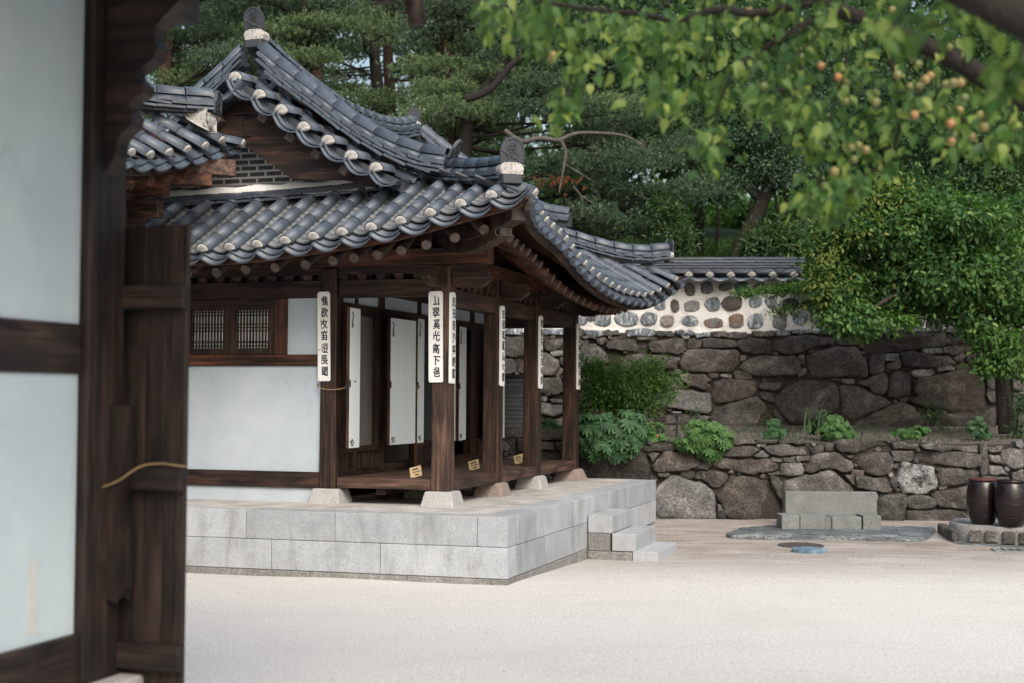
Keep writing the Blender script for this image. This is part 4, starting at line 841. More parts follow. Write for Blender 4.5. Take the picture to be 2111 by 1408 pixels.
# tile meshes, shared
def cover_mesh(r0, r1, L, n=8, th=.014):
    V = []; Fq = []
    for j, (y, r) in enumerate(((0, r0), (L, r1))):
        for k in range(n+1):
            a = math.pi*k/n*1.08 - .04*math.pi; V.append((-math.cos(a)*r, y, math.sin(a)*r))
    for k in range(n): Fq.append((k, k+1, n+2+k, n+1+k))
    b = len(V)
    for k in range(n+1):
        a = math.pi*k/n*1.08 - .04*math.pi; V.append((-math.cos(a)*(r0-th), .0, math.sin(a)*(r0-th)))
    for k in range(n): Fq.append((k, b+k, b+k+1, k+1))
    b2 = len(V)
    for k in range(n+1):
        a = math.pi*k/n*1.08 - .04*math.pi; V.append((-math.cos(a)*(r0-th), L*.5, math.sin(a)*(r0-th)))
    for k in range(n): Fq.append((b+k, b2+k, b2+k+1, b+k+1))
    me = mesh('cover_tile', V, Fq); 
    me.polygons.foreach_set('use_smooth', [i < n for i in range(len(Fq))]); return me
def arc_mesh(name, wd, sag, L, th, n=8, up=False, taper=1.0):
    V = []; Fq = []; s = 1 if up else -1
    for y, tp in ((0, 1), (L, taper)):
        for dz in (0, -th):
            for k in range(n+1):
                u = 2*k/n - 1; V.append((u*wd/2*tp, y, dz + s*sag*(1-u*u) - (0 if up else 0)))
    m = n+1
    for k in range(n):
        Fq.append((k, k+1, 2*m+k+1, 2*m+k)); Fq.append((m+k+1, m+k, 3*m+k, 3*m+k+1)); Fq.append((k+1, k, m+k, m+k+1)); Fq.append((2*m+k, 2*m+k+1, 3*m+k+1, 3*m+k))
    Fq.append((0, 2*m, 3*m, m)); Fq.append((n, m+n, 3*m+n, 2*m+n))
    me = mesh(name, V, Fq); me.polygons.foreach_set('use_smooth', [(i % 4) < 2 and i < 4*n for i in range(len(Fq))]); return me
def cap_mesh(r, seed, n=9, low=.35):
    rr = random.Random(seed); V = [(0, -.011, r*.35)]; pts = []
    for k in range(n+1):
        a = math.pi*k/n; pts.append((-math.cos(a)*r*.98, math.sin(a)*r*.98))
    for q in (.62, .3, -.05, -.4, -.75): pts.append((r*q, -r*low*(1-q*q)*rr.uniform(.5, 1.3) - rr.uniform(0, .006)))
    m = len(pts)
    V += [(x*.78, -.011+rr.uniform(-.005, .005), z*.78+r*.07) for x, z in pts] + [(x, rr.uniform(-.008, -.001), z) for x, z in pts] + [(x, .03, z) for x, z in pts]
    Fq = [(0, 1+(k+1) % m, 1+k) for k in range(m)]
    for q in range(2):
        for k in range(m): Fq.append((1+q*m+k, 1+q*m+(k+1) % m, 1+(q+1)*m+(k+1) % m, 1+(q+1)*m+k))
    return mesh('mortar_cap', V, Fq, True)
CT = cover_mesh(.073, .066, .315); CT.materials.append(MT['tile'])
CTd = CT.copy(); CTd.materials.clear(); CTd.materials.append(MT['tile_dark'])
RT = cover_mesh(.088, .078, .31); RT.materials.append(MT['tile'])
PT = arc_mesh('pan_tile', .25, .05, .24, .017); PT.materials.append(MT['tile_pan'])
PE_ = arc_mesh('pan_tile', .30, .075, .30, .016, 10); PE_.materials.append(MT['tile'])
ST = arc_mesh('ridge_tile', .30, .060, .31, .024, 8, True); ST.materials.append(MT['tile'])
ST2 = arc_mesh('ridge_tile', .30, .022, .31, .022, 6, True); ST2.materials.append(MT['tile'])
CAPS = []
for s in range(6):
    c = cap_mesh(.063, s, low=.26); c.materials.append(MT['mortar']); CAPS.append(c)
def caps(): return random.choice(CAPS)
roof = None
class Stuff:                                  # collects many transformed copies into one mesh
    def __init__(s): s.items = []
    def add(s, me, M): s.items.append((me, M))
    def build(s, name, parent, label=None):
        V = []; Fq = []; mi = []; mats = []; n = 0
        cache = {}
        for me, M in s.items:
            if me.name not in cache:
                v = np.empty(len(me.vertices)*3); me.vertices.foreach_get('co', v); cache[me.name] = (v.reshape(-1, 3), [tuple(p.vertices) for p in me.polygons])
            v, f = cache[me.name]; A = np.array(M)
            V.append(v @ A[:3, :3].T + A[:3, 3]); Fq += [tuple(i+n for i in q) for q in f]; n += len(v)
            mt = me.materials[0]
            if mt not in mats: mats.append(mt)
            mi += [mats.index(mt)] * len(f)
        me = bpy.data.meshes.new(name); me.from_pydata(np.concatenate(V).tolist(), [], Fq)
        for mt in mats: me.materials.append(mt)
        me.polygons.foreach_set('material_index', mi); me.polygons.foreach_set('use_smooth', [True]*len(mi)); me.update()
        # sharp lips stay visible
        me.set_sharp_from_angle(angle=R(40))
        o = link(name, me, parent); tag(o, kind='stuff'); return o
# roof deck (underside boards) as the roof's own mesh
def deck_mesh():
    V = []; Fq = []
    def sheet(P, ni, nj, flip=False):
        b = len(V); V.extend(P)
        for i in range(ni-1):
            for j in range(nj-1):
                q = (b+i*nj+j, b+i*nj+j+1, b+(i+1)*nj+j+1, b+(i+1)*nj+j); Fq.append(q if not flip else q[::-1])
    off = -.085
    ni, nj = 40, 8
    P = []
    for i in range(ni):
        X = -5.5 + (XE+5.5)*i/(ni-1)
        for j in range(nj):
            dm = min(1.42, max(0.0, XE - X), max(0, X+5.51)) if False else 1.42
            d = dm*j/(nj-1); dlim = max(0, XE-X)
            d = min(d, dlim + .02, max(0, X+5.51)+.02)
            P.append((X, YE - outF(X) + .03 + d*(1+outF(X)/1.4), zF(X, d) + off))
    sheet(P, ni, nj)
    P = []
    ni, nj = 46, 14
    for i in range(ni):
        Y = -1.15 + 7.5*i/(ni-1)
        for j in range(nj):
            lim = min(Y+1.2, 6.4-Y) if (Y < .38 or Y > 4.7) else 3.4
            d = min(3.38*j/(nj-1), max(lim, 0)+.02)
            P.append((xR(Y, d) - .03, Y, zR(Y, d) + off))
    sheet(P, ni, nj, True)
    # left slope mirrored about the ridge (mostly hidden)
    P2 = [(-4.26 - x, y, z) for x, y, z in P]; sheet(P2, ni, nj)
    # back hip
    P3 = []
    for i in range(40):
        X = -5.5 + (XE+5.5)*i/39
        for j in range(8):
            d = min(1.42*j/7, max(0, XE-X)+.02, max(0, X+5.51)+.02)
            P3.append((X, 6.37 - d, zF(X, d) - .15 + off))
    sheet(P3, 40, 8, True)
    return mesh('roof', V, Fq, True)
roof = link('roof', deck_mesh(), H, MT['wood_red_y'])
rest = Stuff(); n_cover = 0; n_pan = 0
def tile_row(p_of, length, par_r, visible=True, pan_visible=True, n_off=0, pitch_pan=.098, dirv=None, mcov=CT):
    """p_of(d, s): surface point at distance d up the slope and side step s"""
    global n_cover, n_pan
    k = 0; d = -.03
    while d < length - .08:
        p = p_of(d, 0); L = min(.31, length - d + .05); q = p_of(d + .29, 0)
        M = frame(Vector(p) + Vector((0, 0, .030)), Vector(q) - Vector(p) + Vector((0, 0, -.006)))
        M = M @ Matrix.Rotation(random.uniform(-.03, .03), 4, 'Z') @ Matrix.Scale(random.uniform(.98, 1.02), 4)
        if visible and n_cover < 290: link('cover_tile', mcov, roof, None, M); n_cover += 1
        else: rest.add(mcov, M)
        if k == 0:
            link('mortar_cap', caps(), roof, None, M @ Matrix.Translation((0, -.004, 0)) @ Matrix.Rotation(random.uniform(-.12, .12), 4, 'Y'))
        d += .272; k += 1
def pan_row(p_of, length, visible, pitch=.098):
    global n_pan
    # doubled eave tiles with a deep drooping lip
    for dd, zz in ((-.085, -.018), (-.035, .012)):
        p = p_of(dd, 0); q = p_of(dd + .25, 0); M = frame(Vector(p) + Vector((0, 0, zz)), Vector(q) - Vector(p))
        link('eave_tile', PE_, roof, None, M)
    d = .05
    while d < length - .02:
        p = p_of(d, 0); q = p_of(d + .24, 0)
        M = frame(Vector(p) + Vector((random.uniform(-.003, .003), 0, .028)), Vector(q) - Vector(p) + Vector((0, 0, -.012)))
        if visible and n_pan < 285: link('pan_tile', PT, roof, None, M); n_pan += 1
        else: rest.add(PT, M)
        d += pitch
# front slope
def pF(X): 
    return lambda d, s: (X, YE - outF(X) + d*(1+outF(X)/1.4), zF(X, d))
Xc = [-.893 + .3*k for k in range(-10, 8)]
for X in Xc:
    L = 1.40 if X < -.15 else max(0.0, XE - X + .02)
    if X < -4.9: L = X + 5.6
    if L > .1: tile_row(pF(X), L, None)
for X in Xc[:-1]:
    Xm = X + .15; L = 1.38 if Xm < -.15 else max(0.0, XE - Xm - .02)
    pan_row(pF(Xm), L, Xm > -3.4)
# right slope
def pR(Y):
    return lambda d, s: (xR(Y, d), Y, zR(Y, d))
Yc = [-.93 + .298*k for k in range(24)]
def RL(Y): return 3.32 if .25 < Y < 4.7 else max(0.0, min(Y + 1.17, 6.37 - Y))
for Y in Yc:
    L = RL(Y)
    if L > .1: tile_row(pR(Y), L, None, visible=True)
for Y in [-1.08] + Yc[:-1] + [Yc[-1]]:
    Ym = Y + .149; L = max(.1, RL(Ym) - .03); pan_row(pR(Ym), L, False, .25)
# last covers past the corner
for pth in (((1.27, -1.26), (1, .16)),):
    pass
# left slope and back: plain rows kept as one mesh (seen only from elsewhere)
for Y in Yc:
    L = RL(Y); d = -.03
    while d < L - .08:
        p = (-4.26 - xR(Y, d), Y, zR(Y, d)); q = (-4.26 - xR(Y, d+.29), Y, zR(Y, d+.29))
        rest.add(CT, frame(Vector(p) + Vector((0, 0, .03)), Vector(q)-Vector(p))); d += .272

# ridges -----------------------------------------------------------
def resample(path, step):
    P_ = [Vector(p) for p in path]; out = [P_[0]]; acc = 0
    Ls = [0]
    for a, b in zip(P_[:-1], P_[1:]): Ls.append(Ls[-1] + (b-a).length)
    n = max(1, round(Ls[-1]/step)); res = []
    for i in range(n+1):
        t = Ls[-1]*i/n; k = max(0, min(len(Ls)-2, int(np.searchsorted(Ls, t)) - 1)); u = (t-Ls[k])/(Ls[k+1]-Ls[k]); res.append(P_[k].lerp(P_[k+1], u))
    return res
def curve3(path, n=24):
    P_ = [Vector(p) for p in path]; out = []
    for i in range(len(P_)-1):
        p0 = P_[max(i-1, 0)]; p1 = P_[i]; p2 = P_[i+1]; p3 = P_[min(i+2, len(P_)-1)]
        for k in range(8):
            t = k/8; out.append(0.5*((2*p1) + (p2-p0)*t + (2*p0-5*p1+4*p2-p3)*t*t + (3*p1-p0-3*p2+p3)*t**3))
    out.append(P_[-1]); return out
CORE = []
def ridge(path, parent, layers=3, h0=-.26, width=.30, top=True, core_mat='tile_dark', cov=None, vis=True, wide=1.0, lh=.044):
    """path runs along the crown of the ridge; layers of flat tiles are stacked below it"""
    P_ = curve3(path)
    S = resample(P_, .285)
    def put(name, me, M):
        if vis: link(name, me, parent, None, M)
        else: rest.add(me, M)
    for i in range(len(S)-1):
        a, b = S[i], S[i+1]; d = b - a
        if top:
            put('ridge_cover', cov or RT, frame(a + Vector((0, 0, -.082)), d, (0, 0, 1)) @ Matrix.Rotation(random.uniform(-.02, .02), 4, 'Z') @ Matrix.Diagonal((1, d.length*.955/.31, 1, 1)))
    for k in range(layers):
        sh = .14 if k % 2 else 0
        S2 = resample(P_, .285); z = -.082 - (0 if k == 0 else .052 + lh*(k-1))
        wk = wide*(.86, .92, 1.0, 1.08, 1.16)[k]
        for i in range(len(S2)-1):
            a, b = S2[i], S2[i+1]; d = b - a; a2 = a + d.normalized()*sh*(1 if i < len(S2)-2 else 0)
            M = frame(a2 + Vector((0, 0, z-.055 if k == 0 else z-.03)), d) @ Matrix.Rotation(random.uniform(-.014, .014), 4, 'Z') @ Matrix.Rotation(-.02, 4, 'X') @ Matrix.Diagonal((wk*.80, d.length*.965/.31, 1.0, 1))
            put('ridge_tile', ST if k == 0 else ST2, M)
    m = MB(); hw = .058*wide; zz0 = -.12; zz1 = h0
    Q = resample(P_, .15); V = []; n = len(Q)
    for i, p in enumerate(Q):
        t = (Q[min(i+1, n-1)] - Q[max(i-1, 0)]).normalized(); x = t.cross(Vector((0, 0, 1))).normalized()
        V += [p + x*hw + Vector((0, 0, zz0)), p - x*hw + Vector((0, 0, zz0)), p - x*hw*1.1 + Vector((0, 0, zz1)), p + x*hw*1.1 + Vector((0, 0, zz1))]
    Fq = []
    for i in range(n-1):
        b = i*4
        for k in range(4): Fq.append((b+k, b+(k+1) % 4, b+4+(k+1) % 4, b+4+k))
    Fq += [(0, 1, 2, 3), (4*n-1, 4*n-2, 4*n-3, 4*n-4)]
    m.add(V, Fq); fixn(m.build('ridge_core', MT[core_mat], parent))  # core coloured dark to paint shade into the gaps between ridge tiles
def end_tile(p, outd, parent, s=1.0, tilt=.25, under=True, hgt=None):
    """upright arched end plaque with moulded relief, mortar below it"""
    o = Vector(outd); o.z = 0; o.normalize(); x = Vector((0, 0, 1)).cross(o).normalized()
    M0 = Matrix((x, Vector((0, 0, 1)).cross(x) * 1.0, Vector((0, 0, 1)))).transposed().to_4x4(); M0.translation = Vector(p)
    # local: x across, y = outward*(+-), z up
    sgn = 1 if (Vector((0, 0, 1)).cross(x)).dot(o) > 0 else -1
    Mt = M0 @ Matrix.Rotation(-sgn*tilt, 4, 'X')
    w_, h_ = .120*s, .252*s; outline = [(-w_*.98, 0), (w_*.98, 0)]
    for k in range(11):
        a = math.pi*k/10; outline.append((math.cos(a)*w_, .115*s + math.sin(a)*(h_-.115*s)))
    m = MB(); y0, y1 = 0.0, .028*s*sgn
    m.prism(outline, 'y', y0, y1)
    pl = fixn(m.build('end_plaque', MT['tile_dark'], parent, M=Mt))
    # rim and face relief
    q = MB(); yy = (.030*s)*sgn
    rim = [(x_*.88, yy, z_*.90+.012*s) for x_, z_ in outline[1:]] 
    q.tube([rim[-1]] + rim, .007*s, 5)
    for r_, zc in ((.048, .15), (.026, .15)): q.tube([(math.cos(a)*r_*s, yy, zc*s + math.sin(a)*r_*s*1.1) for a in np.linspace(0, 6.283, 17)], .006*s, 4)
    for (ax, azz, rr) in ((-.022, .165, .012), (.022, .165, .012), (0, .135, .013), (-.055, .08, .012), (.055, .08, .012), (0, .05, .014), (-.03, .22, .010), (.03, .22, .010), (0, .235, .010), (-.035, .045, .010), (.035, .045, .010)):
        q.tube([(ax*s, yy-.006*sgn, azz*s), (ax*s, yy+.010*sgn, azz*s)], [rr*s, rr*s*.5], 7)
    for sx in (-1, 1):
        q.tube([(sx*(.03+.028*t_+.016*math.sin(t_*6))*s, yy, (.10-.05*math.cos(t_*3))*s) for t_ in np.linspace(0, 1, 7)], .006*s, 4)
    q.build('relief', MT['tile_dark'], pl)
    if under:
        m = MB(); V = []; Fq = []
        rings = [(.105, -.20, .02), (.108, -.10, .03), (.104, -.03, .03), (.085, .015, .02)]
        prof = [(-1, -.35), (-.9, .0), (-.55, .22), (0, .3), (.55, .22), (.9, 0), (1, -.35)]
        m.prism([(-.108*s, -.045*s), (-.120*s, .01*s), (-.112*s, .05*s), (-.07*s, .072*s), (.07*s, .072*s), (.112*s, .05*s), (.120*s, .01*s), (.108*s, -.045*s)], 'y', -.12*sgn*s, .045*sgn*s)
        bevel(fixn(m.build('end_mortar', MT['mortar'], parent, M=M0 @ Matrix.Translation((0, 0, -.065*s)))), .018*s, 3)
        dm = MB(); dm.prism([(-.098*s, -.105*s), (-.102*s, -.018*s), (.102*s, -.018*s), (.098*s, -.105*s)], 'y', -.06*sgn*s, .062*sgn*s)
        bevel(fixn(dm.build('end_block_tile', MT['tile_dark'], parent, M=M0 @ Matrix.Translation((0, 0, -.095*s)))), .018*s, 2)
# hip ridge, near right corner
ridge([(-.52, .52, 4.31), (-.15, .15, 4.175), (.31, -.31, 4.06), (.68, -.68, 3.99), (1.00, -1.0, 3.955)], roof, 3)
end_tile((1.03, -1.03, 3.86), (.75, -1.0, 0), roof, .98, .12)
o = MB().tube([(-.60, .60, 4.22), (-.50, .50, 4.24), (-.44, .44, 4.23)], [.085, .10, .088], 8).build('end_mortar', MT['mortar'], roof, True)
# far right hip ridge
ridge([(-.2, 4.8, 4.02), (.1, 5.1, 3.93), (.45, 5.45, 3.84), (.8, 5.8, 3.82), (1.08, 6.08, 3.88)], roof, 3)
end_tile((1.10, 6.10, 3.74), (1, 1, 0), roof, .75, .1)
# main ridge
ridge([(-2.13, -.02, 5.60), (-2.13, .75, 5.46), (-2.13, 1.4, 5.37), (-2.13, 2.2, 5.30), (-2.13, 3.1, 5.31), (-2.13, 3.9, 5.40), (-2.13, 4.5, 5.55)], roof, 4)
end_tile((-2.13, -.08, 5.57), (0, -1, 0), roof, .98, .16)
end_tile((-2.13, 4.52, 5.46), (0, 1, 0), roof, .8, .16)
# verge (gable) ridges, near side right and left, far side
VR = [(-2.03, 5.44), (-1.74, 5.20), (-1.46, 5.0), (-1.13, 4.75), (-.8, 4.53), (-.47, 4.36), (-.16, 4.25), (.08, 4.21)]
ridge([(x, -.12, z) for x, z in VR], roof, 4)
end_tile((.10, -.12, 4.10), (1, 0, 0), roof, .85, .5, under=False)
ridge([(-4.26-x, -.12, z) for x, z in VR], roof, 4)
ridge([(x, 4.60, z) for x, z in VR], roof, 2, vis=False); ridge([(-4.26-x, 4.60, z) for x, z in VR], roof, 2, vis=False)
# left hips (hidden in the photograph)
ridge([(-4.26+.15, .15, 4.175), (-4.26-.31, -.31, 4.06), (-4.26-1.0, -1.0, 3.955)], roof, 2, vis=False)
# verge tiles stepping down the gable edge
VC = [(-2.13, 5.01), (-1.85, 4.81), (-1.6, 4.64), (-1.345, 4.45), (-1.075, 4.30), (-.82, 4.135), (-.55, 4.0)]
YV = -.50
def verge(sgn):
    pts = [(-2.13 + sgn*(x+2.13), z) for x, z in VC]
    for i, (x, z) in enumerate(pts):
        if sgn < 0 and i == 0: continue
        M = frame((x, YV, z-.05), (0, 1, .10)) @ Matrix.Diagonal((1.2, 1, 1.2, 1)); link('cover_tile', CT, roof, None, M); link('mortar_cap', caps(), roof, None, M @ Matrix.Translation((0, -.004, 0)))
        M2 = frame((x, YV+.26, z-.03), (0, 1, .10)) @ Matrix.Diagonal((1.2, 1, 1.2, 1)); link('cover_tile', CTd, roof, None, M2)
    ext = pts + [(pts[-1][0] + sgn*.26, pts[-1][1] - .11)]
    for i in range(len(ext)-1):
        a = Vector((ext[i][0], 0, ext[i][1])); b = Vector((ext[i+1][0], 0, ext[i+1][1])); mid = (a+b)/2; sl = (b-a).length
        xd = (b-a).normalized()*(1 if sgn > 0 else -1); yd = Vector((0, 1, .10)).normalized(); zd = xd.cross(yd)
        for dd, zz, wf in ((-.075, -.085, 1.05), (-.03, -.052, 1.0), (.07, -.035, .97), (.17, -.02, .97), (.27, -.01, .97)):
            M = Matrix((xd, yd, zd)).transposed().to_4x4(); M.translation = Vector((mid.x, YV+dd, mid.z)) + zd*zz
            link('eave_tile', PE_, roof, None, M @ Matrix.Diagonal((wf*sl/.285, 1.15, 1, 1)))
        p0 = a if sgn > 0 else a
        link('closing_tile', CT, roof, None, frame((a.x + xd.x*sgn*.02, YV+.375, a.z - .03), (b-a), (0, 0, 1)) @ Matrix.Diagonal((1.0, sl/.30, 1.0, 1)))
    m = MB(); poly = [(x, z-.05) for x, z in ext] + [(x, z-.17) for x, z in reversed(ext)]
    fixn(m.prism(poly, 'y', YV+.10, .2).build('verge_bed', MT['tile_dark'], roof))
verge(1); verge(-1)
# bargeboards under the verge, rafter stubs, brick gable, flat tile ridge at its foot
for sg in (1, -1):
    P_ = [(-2.13, 4.32), (-1.57, 3.93), (-1.0, 3.90), (-.62, 3.80), (-.62, 3.88), (-1.12, 4.20), (-1.65, 4.56), (-2.13, 4.90)]
    P_ = [(-2.13 + sg*(x+2.13) + (sg*.002), z) for x, z in P_]
    fixn(MB().prism(P_, 'y', -.31, -.26).build('bargeboard', MT['wood_x'], roof))
    for (x, z) in ((-1.86, 4.565), (-1.545, 4.345), (-1.25, 4.16), (-.94, 3.975)):
        M = Matrix.Translation((-2.13+sg*(x+2.13), -.36, z)) @ Matrix.Rotation(sg*.62, 4, 'Y')
        bevel(MB().box(-.05, .05, -.06, .35, -.045, .045, M).build('rafter_stub', MT['wood_end'], roof), .006)
bevel(MB().box(-2.175, -2.085, -.42, -.1, 4.76, 4.85).build('rafter_stub', MT['wood_end'], roof), .006)
for z in (4.63, 4.40): MB().tube([(-2.22, -.317, z), (-2.20, -.335, z), (-2.06, -.335, z), (-2.04, -.317, z)], .009, 6).build('iron_staple', MT['iron'], roof)
gw = fixn(MB().prism([(-3.6, 3.80), (-.66, 3.80), (-2.13, 5.0)], 'y', .182, .33).build('gable_wall', MT['mortar_white'], H))
def clip_tri(poly, a, b):                     # keep the side where cross >= 0
    out = []
    for i in range(len(poly)):
        p, q = poly[i], poly[(i+1) % len(poly)]
        sp = (b[0]-a[0])*(p[1]-a[1])-(b[1]-a[1])*(p[0]-a[0]); sq = (b[0]-a[0])*(q[1]-a[1])-(b[1]-a[1])*(q[0]-a[0])
        if sp >= 0: out.append(p)
        if sp*sq < 0: t = sp/(sp-sq); out.append((p[0]+(q[0]-p[0])*t, p[1]+(q[1]-p[1])*t))
    return out
ap = (-2.13, 4.93)
for r_ in range(14):
    z = 3.925 + r_*.0665; x = -3.5 + (r_ % 2)*.1
    while x < -.8:
        b = [(x, z), (x+.170, z), (x+.170, z+.040), (x, z+.040)]
        b = clip_tri(b, (-3.52, 3.88), (ap[0], ap[1]))[::1] if False else b
        b = clip_tri(b, (ap[0], ap[1]), (-3.50, 3.90)); b = clip_tri(b, (-.76, 3.90), (ap[0], ap[1])) if len(b) > 2 else b
        if len(b) > 2: fixn(MB().prism(b, 'y', .174+random.uniform(-.001, .001), .19).build('brick', MT['brick_dark'], gw))
        x += .199
ridge([(-3.7, .04, 3.935), (-2.9, .04, 3.965), (-2.13, .04, 3.975), (-1.3, .04, 4.005), (-.55, .04, 4.05)], roof, 3, top=False, h0=-.22, wide=1.2, lh=.045)
m = MB(); V = []
for i in range(25):
    x = -3.7 + 3.15*i/24; zz = 3.86 + .07*(i/24) + .012*math.sin(i*1.7)
    V += [(x, -.06, zz+.02), (x, .19, zz+.075), (x, .19, zz-.1), (x, -.06, zz-.1)]
Fq = [(b*4+k, b*4+(k+1) % 4, b*4+4+(k+1) % 4, b*4+4+k) for b in range(24) for k in range(4)]
fixn(m.add(V, Fq).build('mortar_bed', MT['mortar_white'], roof, True))
# half covers closing the top of the front rows
for X in Xc[:-5]:
    Xm = X + .15
    M = frame((Xm-.14, .10, zF(Xm, 1.24)+.035), (1, 0, .01)); link('closing_tile', CTd, roof, None, M @ Matrix.Diagonal((.8, .9, .8, 1)))
rest.build('roof_tiles', roof)

# eave boards following the curves
def strip(path, wd, h, mat, name, par):
    P_ = [Vector(p) for p in path]; V = []; n = len(P_)
    for i, p in enumerate(P_):
        t = (P_[min(i+1, n-1)]-P_[max(i-1, 0)]).normalized(); x = t.cross(Vector((0, 0, 1))).normalized()
        V += [p + x*wd/2 + Vector((0, 0, h/2)), p - x*wd/2 + Vector((0, 0, h/2)), p - x*wd/2 - Vector((0, 0, h/2)), p + x*wd/2 - Vector((0, 0, h/2))]
    Fq = [(b*4+k, b*4+(k+1) % 4, b*4+4+(k+1) % 4, b*4+4+k) for b in range(n-1) for k in range(4)] + [(0, 1, 2, 3), (4*n-1, 4*n-2, 4*n-3, 4*n-4)]
    return fixn(MB().add(V, Fq).build(name, MT[mat], par))
strip([(X, YE-outF(X)+.055, zF(X, .05)-.115) for X in np.linspace(-5.4, 1.18, 34)], .06, .075, 'wood_red_x', 'eave_board', H)
strip([(XE+outR(Y)-.04, Y, zR(Y, .05)-.135) for Y in np.linspace(-1.12, 6.3, 40)], .05, .13, 'wood_y', 'eave_board', H)
# rafters: round poles, parallel in the middle and fanning at the corner
RE = [(-2.121, 2.927), (-1.796, 2.949), (-1.47, 2.961), (-1.143, 2.983), (-.847, 3.014), (-.621, 3.037), (-.377, 3.06), (-.13, 3.096), (.128, 3.145), (.418, 3.207), (.71, 3.277)]
for k in range(1, 8): RE.insert(0, (-2.121-.325*k, 2.927+.012*k*k*.3))
def rafter(p_end, p_in, r=.052, mat='wood_y'):
    o = MB().tube([p_end, Vector(p_end).lerp(Vector(p_in), .5), p_in], [r*.96, r, r], 12).build('rafter', MT[mat], H)
    o.data.materials.append(MT['wood_end'])
    for p in o.data.polygons:
        if len(p.vertices) > 4: p.material_index = 1
        else: p.use_smooth = True
    return o
for x, z in RE:
    if x < -.25: q = (x, .55, z + .50*1.35 - .0)
    else:
        t = (x+.25); q = (-.25 - t*.25, .42, z + .47*math.hypot(1.27, t*1.25) + .05)
    rafter((x, -.85, z), q)
RR = list(np.arange(-.72, 6.0, .262))
for y in RR:
    X = xR(y, 0) - .30; z = lerp_tab(ER, y) - .185
    if .5 < y < 4.8: q = (-.45, y, z + .545*(X+.45))
    elif y <= .5: t = .5-y; q = (-.40, .42 + .05, z + .50*math.hypot(X+.4, t*1.1))
    else: t = y-4.8; q = (-.40, 4.9 - .05, z + .50*math.hypot(X+.4, t*1.1))
    rafter((X, y, z), q, mat='wood_red_x')
hb('attic_board', -5.2, -.12, .13, .155, 3.2, 3.67, 'wood_x', 0); hb('attic_board', -.135, -.11, .157, 4.8, 3.14, 3.74, 'wood_y', 0); hb('attic_board', -5.2, -.12, 4.8, 4.83, 3.0, 3.60, 'wood_x', 0)
# corner beams (two stacked), with a weathered end
def corner_beam(p0, p1, p2, wd, h, nm='corner_beam'):
    P_ = curve3([p0, p1, p2]); o = strip([tuple(p) for p in P_], wd, h, 'wood_x', nm, H)
    o.data.materials.append(MT['wood_end']); m_ = len(o.data.polygons)
    for i in (m_-1, m_-2): o.data.polygons[i].material_index = 1
    return bevel(o, .008)
corner_beam((1.10, -1.02, 3.40), (.45, -.42, 3.30), (-.4, .42, 3.50), .15, .15)
corner_beam((.93, -.86, 3.265), (.4, -.36, 3.17), (-.3, .33, 3.35), .14, .13)
corner_beam((1.08, 6.14, 3.28), (.45, 5.5, 3.17), (-.3, 4.8, 3.4), .15, .15)
MB().tube([(1.06+.038*math.cos(a)-.12, -1.06-.04, 3.22+.04*math.sin(a)) for a in np.linspace(0, 5.6, 14)], .006, 5).build('iron_ring', MT['iron'], H)
# dark board closing the eave end towards the corner
# ------------------------------------------------------------------ chimney
ch = empty('brick_chimney', (HX, HY, 0), TH, 'square dark brick chimney standing behind the porch beside the boulder wall', 'chimney')
def brick_tex(name, c1, c2, mo, sw_, sh, ms):
    m, t, b, o = nodes(name)
    tc = N(t, 'ShaderNodeTexCoord'); mp = N(t, 'ShaderNodeMapping'); t.links.new(tc.outputs['Object'], mp.inputs[0]); mp.inputs['Rotation'].default_value = (R(90), 0, 0)
    sx = N(t, 'ShaderNodeSeparateXYZ'); t.links.new(tc.outputs['Object'], sx.inputs[0]); cb = N(t, 'ShaderNodeCombineXYZ')
    t.links.new(math_n(t, 'ADD', sx.outputs[0], sx.outputs[1]), cb.inputs[0]); t.links.new(sx.outputs[2], cb.inputs[1])
    bt = N(t, 'ShaderNodeTexBrick'); bt.inputs['Scale'].default_value = 1; bt.inputs['Brick Width'].default_value = sw_; bt.inputs['Row Height'].default_value = sh
    bt.inputs['Mortar Size'].default_value = ms; bt.inputs['Color1'].default_value = (*c1, 1); bt.inputs['Color2'].default_value = (*c2, 1); bt.inputs['Mortar'].default_value = (*mo, 1)
    t.links.new(cb.outputs[0], bt.inputs['Vector']); t.links.new(bt.outputs['Color'], b.inputs['Base Color']); b.inputs['Roughness'].default_value = .85
    bump(t, b, bt.outputs['Fac'], -0.5, .006)
brick_tex('brick_core', (.03, .034, .04), (.05, .055, .062), (.26, .27, .27), .1, .062, .006)
CX0, CX1, CY0, CY1 = -1.16, -.80, 5.22, 5.72
MB().box(CX0+.006, CX1-.006, CY0+.006, CY1-.006, TOP-.02, 1.96).build('core', MT['mortar'], ch)
cm = MT['brick_dark']; brk = 0
def cbrick(x0, x1, y0, y1, z0, z1): MB().box(x0, x1, y0, y1, z0, z1).build('brick', cm, ch)
nz = 20; rh = (1.79-TOP)/nz
for r_ in range(nz):
    z0 = TOP + r_*rh + .004; z1 = z0 + rh - .009; e = .004*random.random()
    n = 4 if r_ % 2 else 5; wv = (CX1-CX0)/4
    xs_ = [CX0] + [CX0+wv*(k+(.5 if r_ % 2 else 1)) for k in range(4)] ; xs_ = [v for v in xs_ if v < CX1-.01] + [CX1]
    for a, b in zip(xs_[:-1], xs_[1:]): cbrick(a+.003, b-.003, CY0-e, CY0+.03, z0, z1)
    wy = (CY1-CY0)/6
    ys2 = [CY0+.034] + [CY0+wy*(k+(.5 if r_ % 2 else 1)) for k in range(6)]; ys2 = [v for v in ys2 if v < CY1-.01] + [CY1]
    for a, b in zip(ys2[:-1], ys2[1:]): cbrick(CX1-.03, CX1+e, a+.004, b-.004, z0, z1)
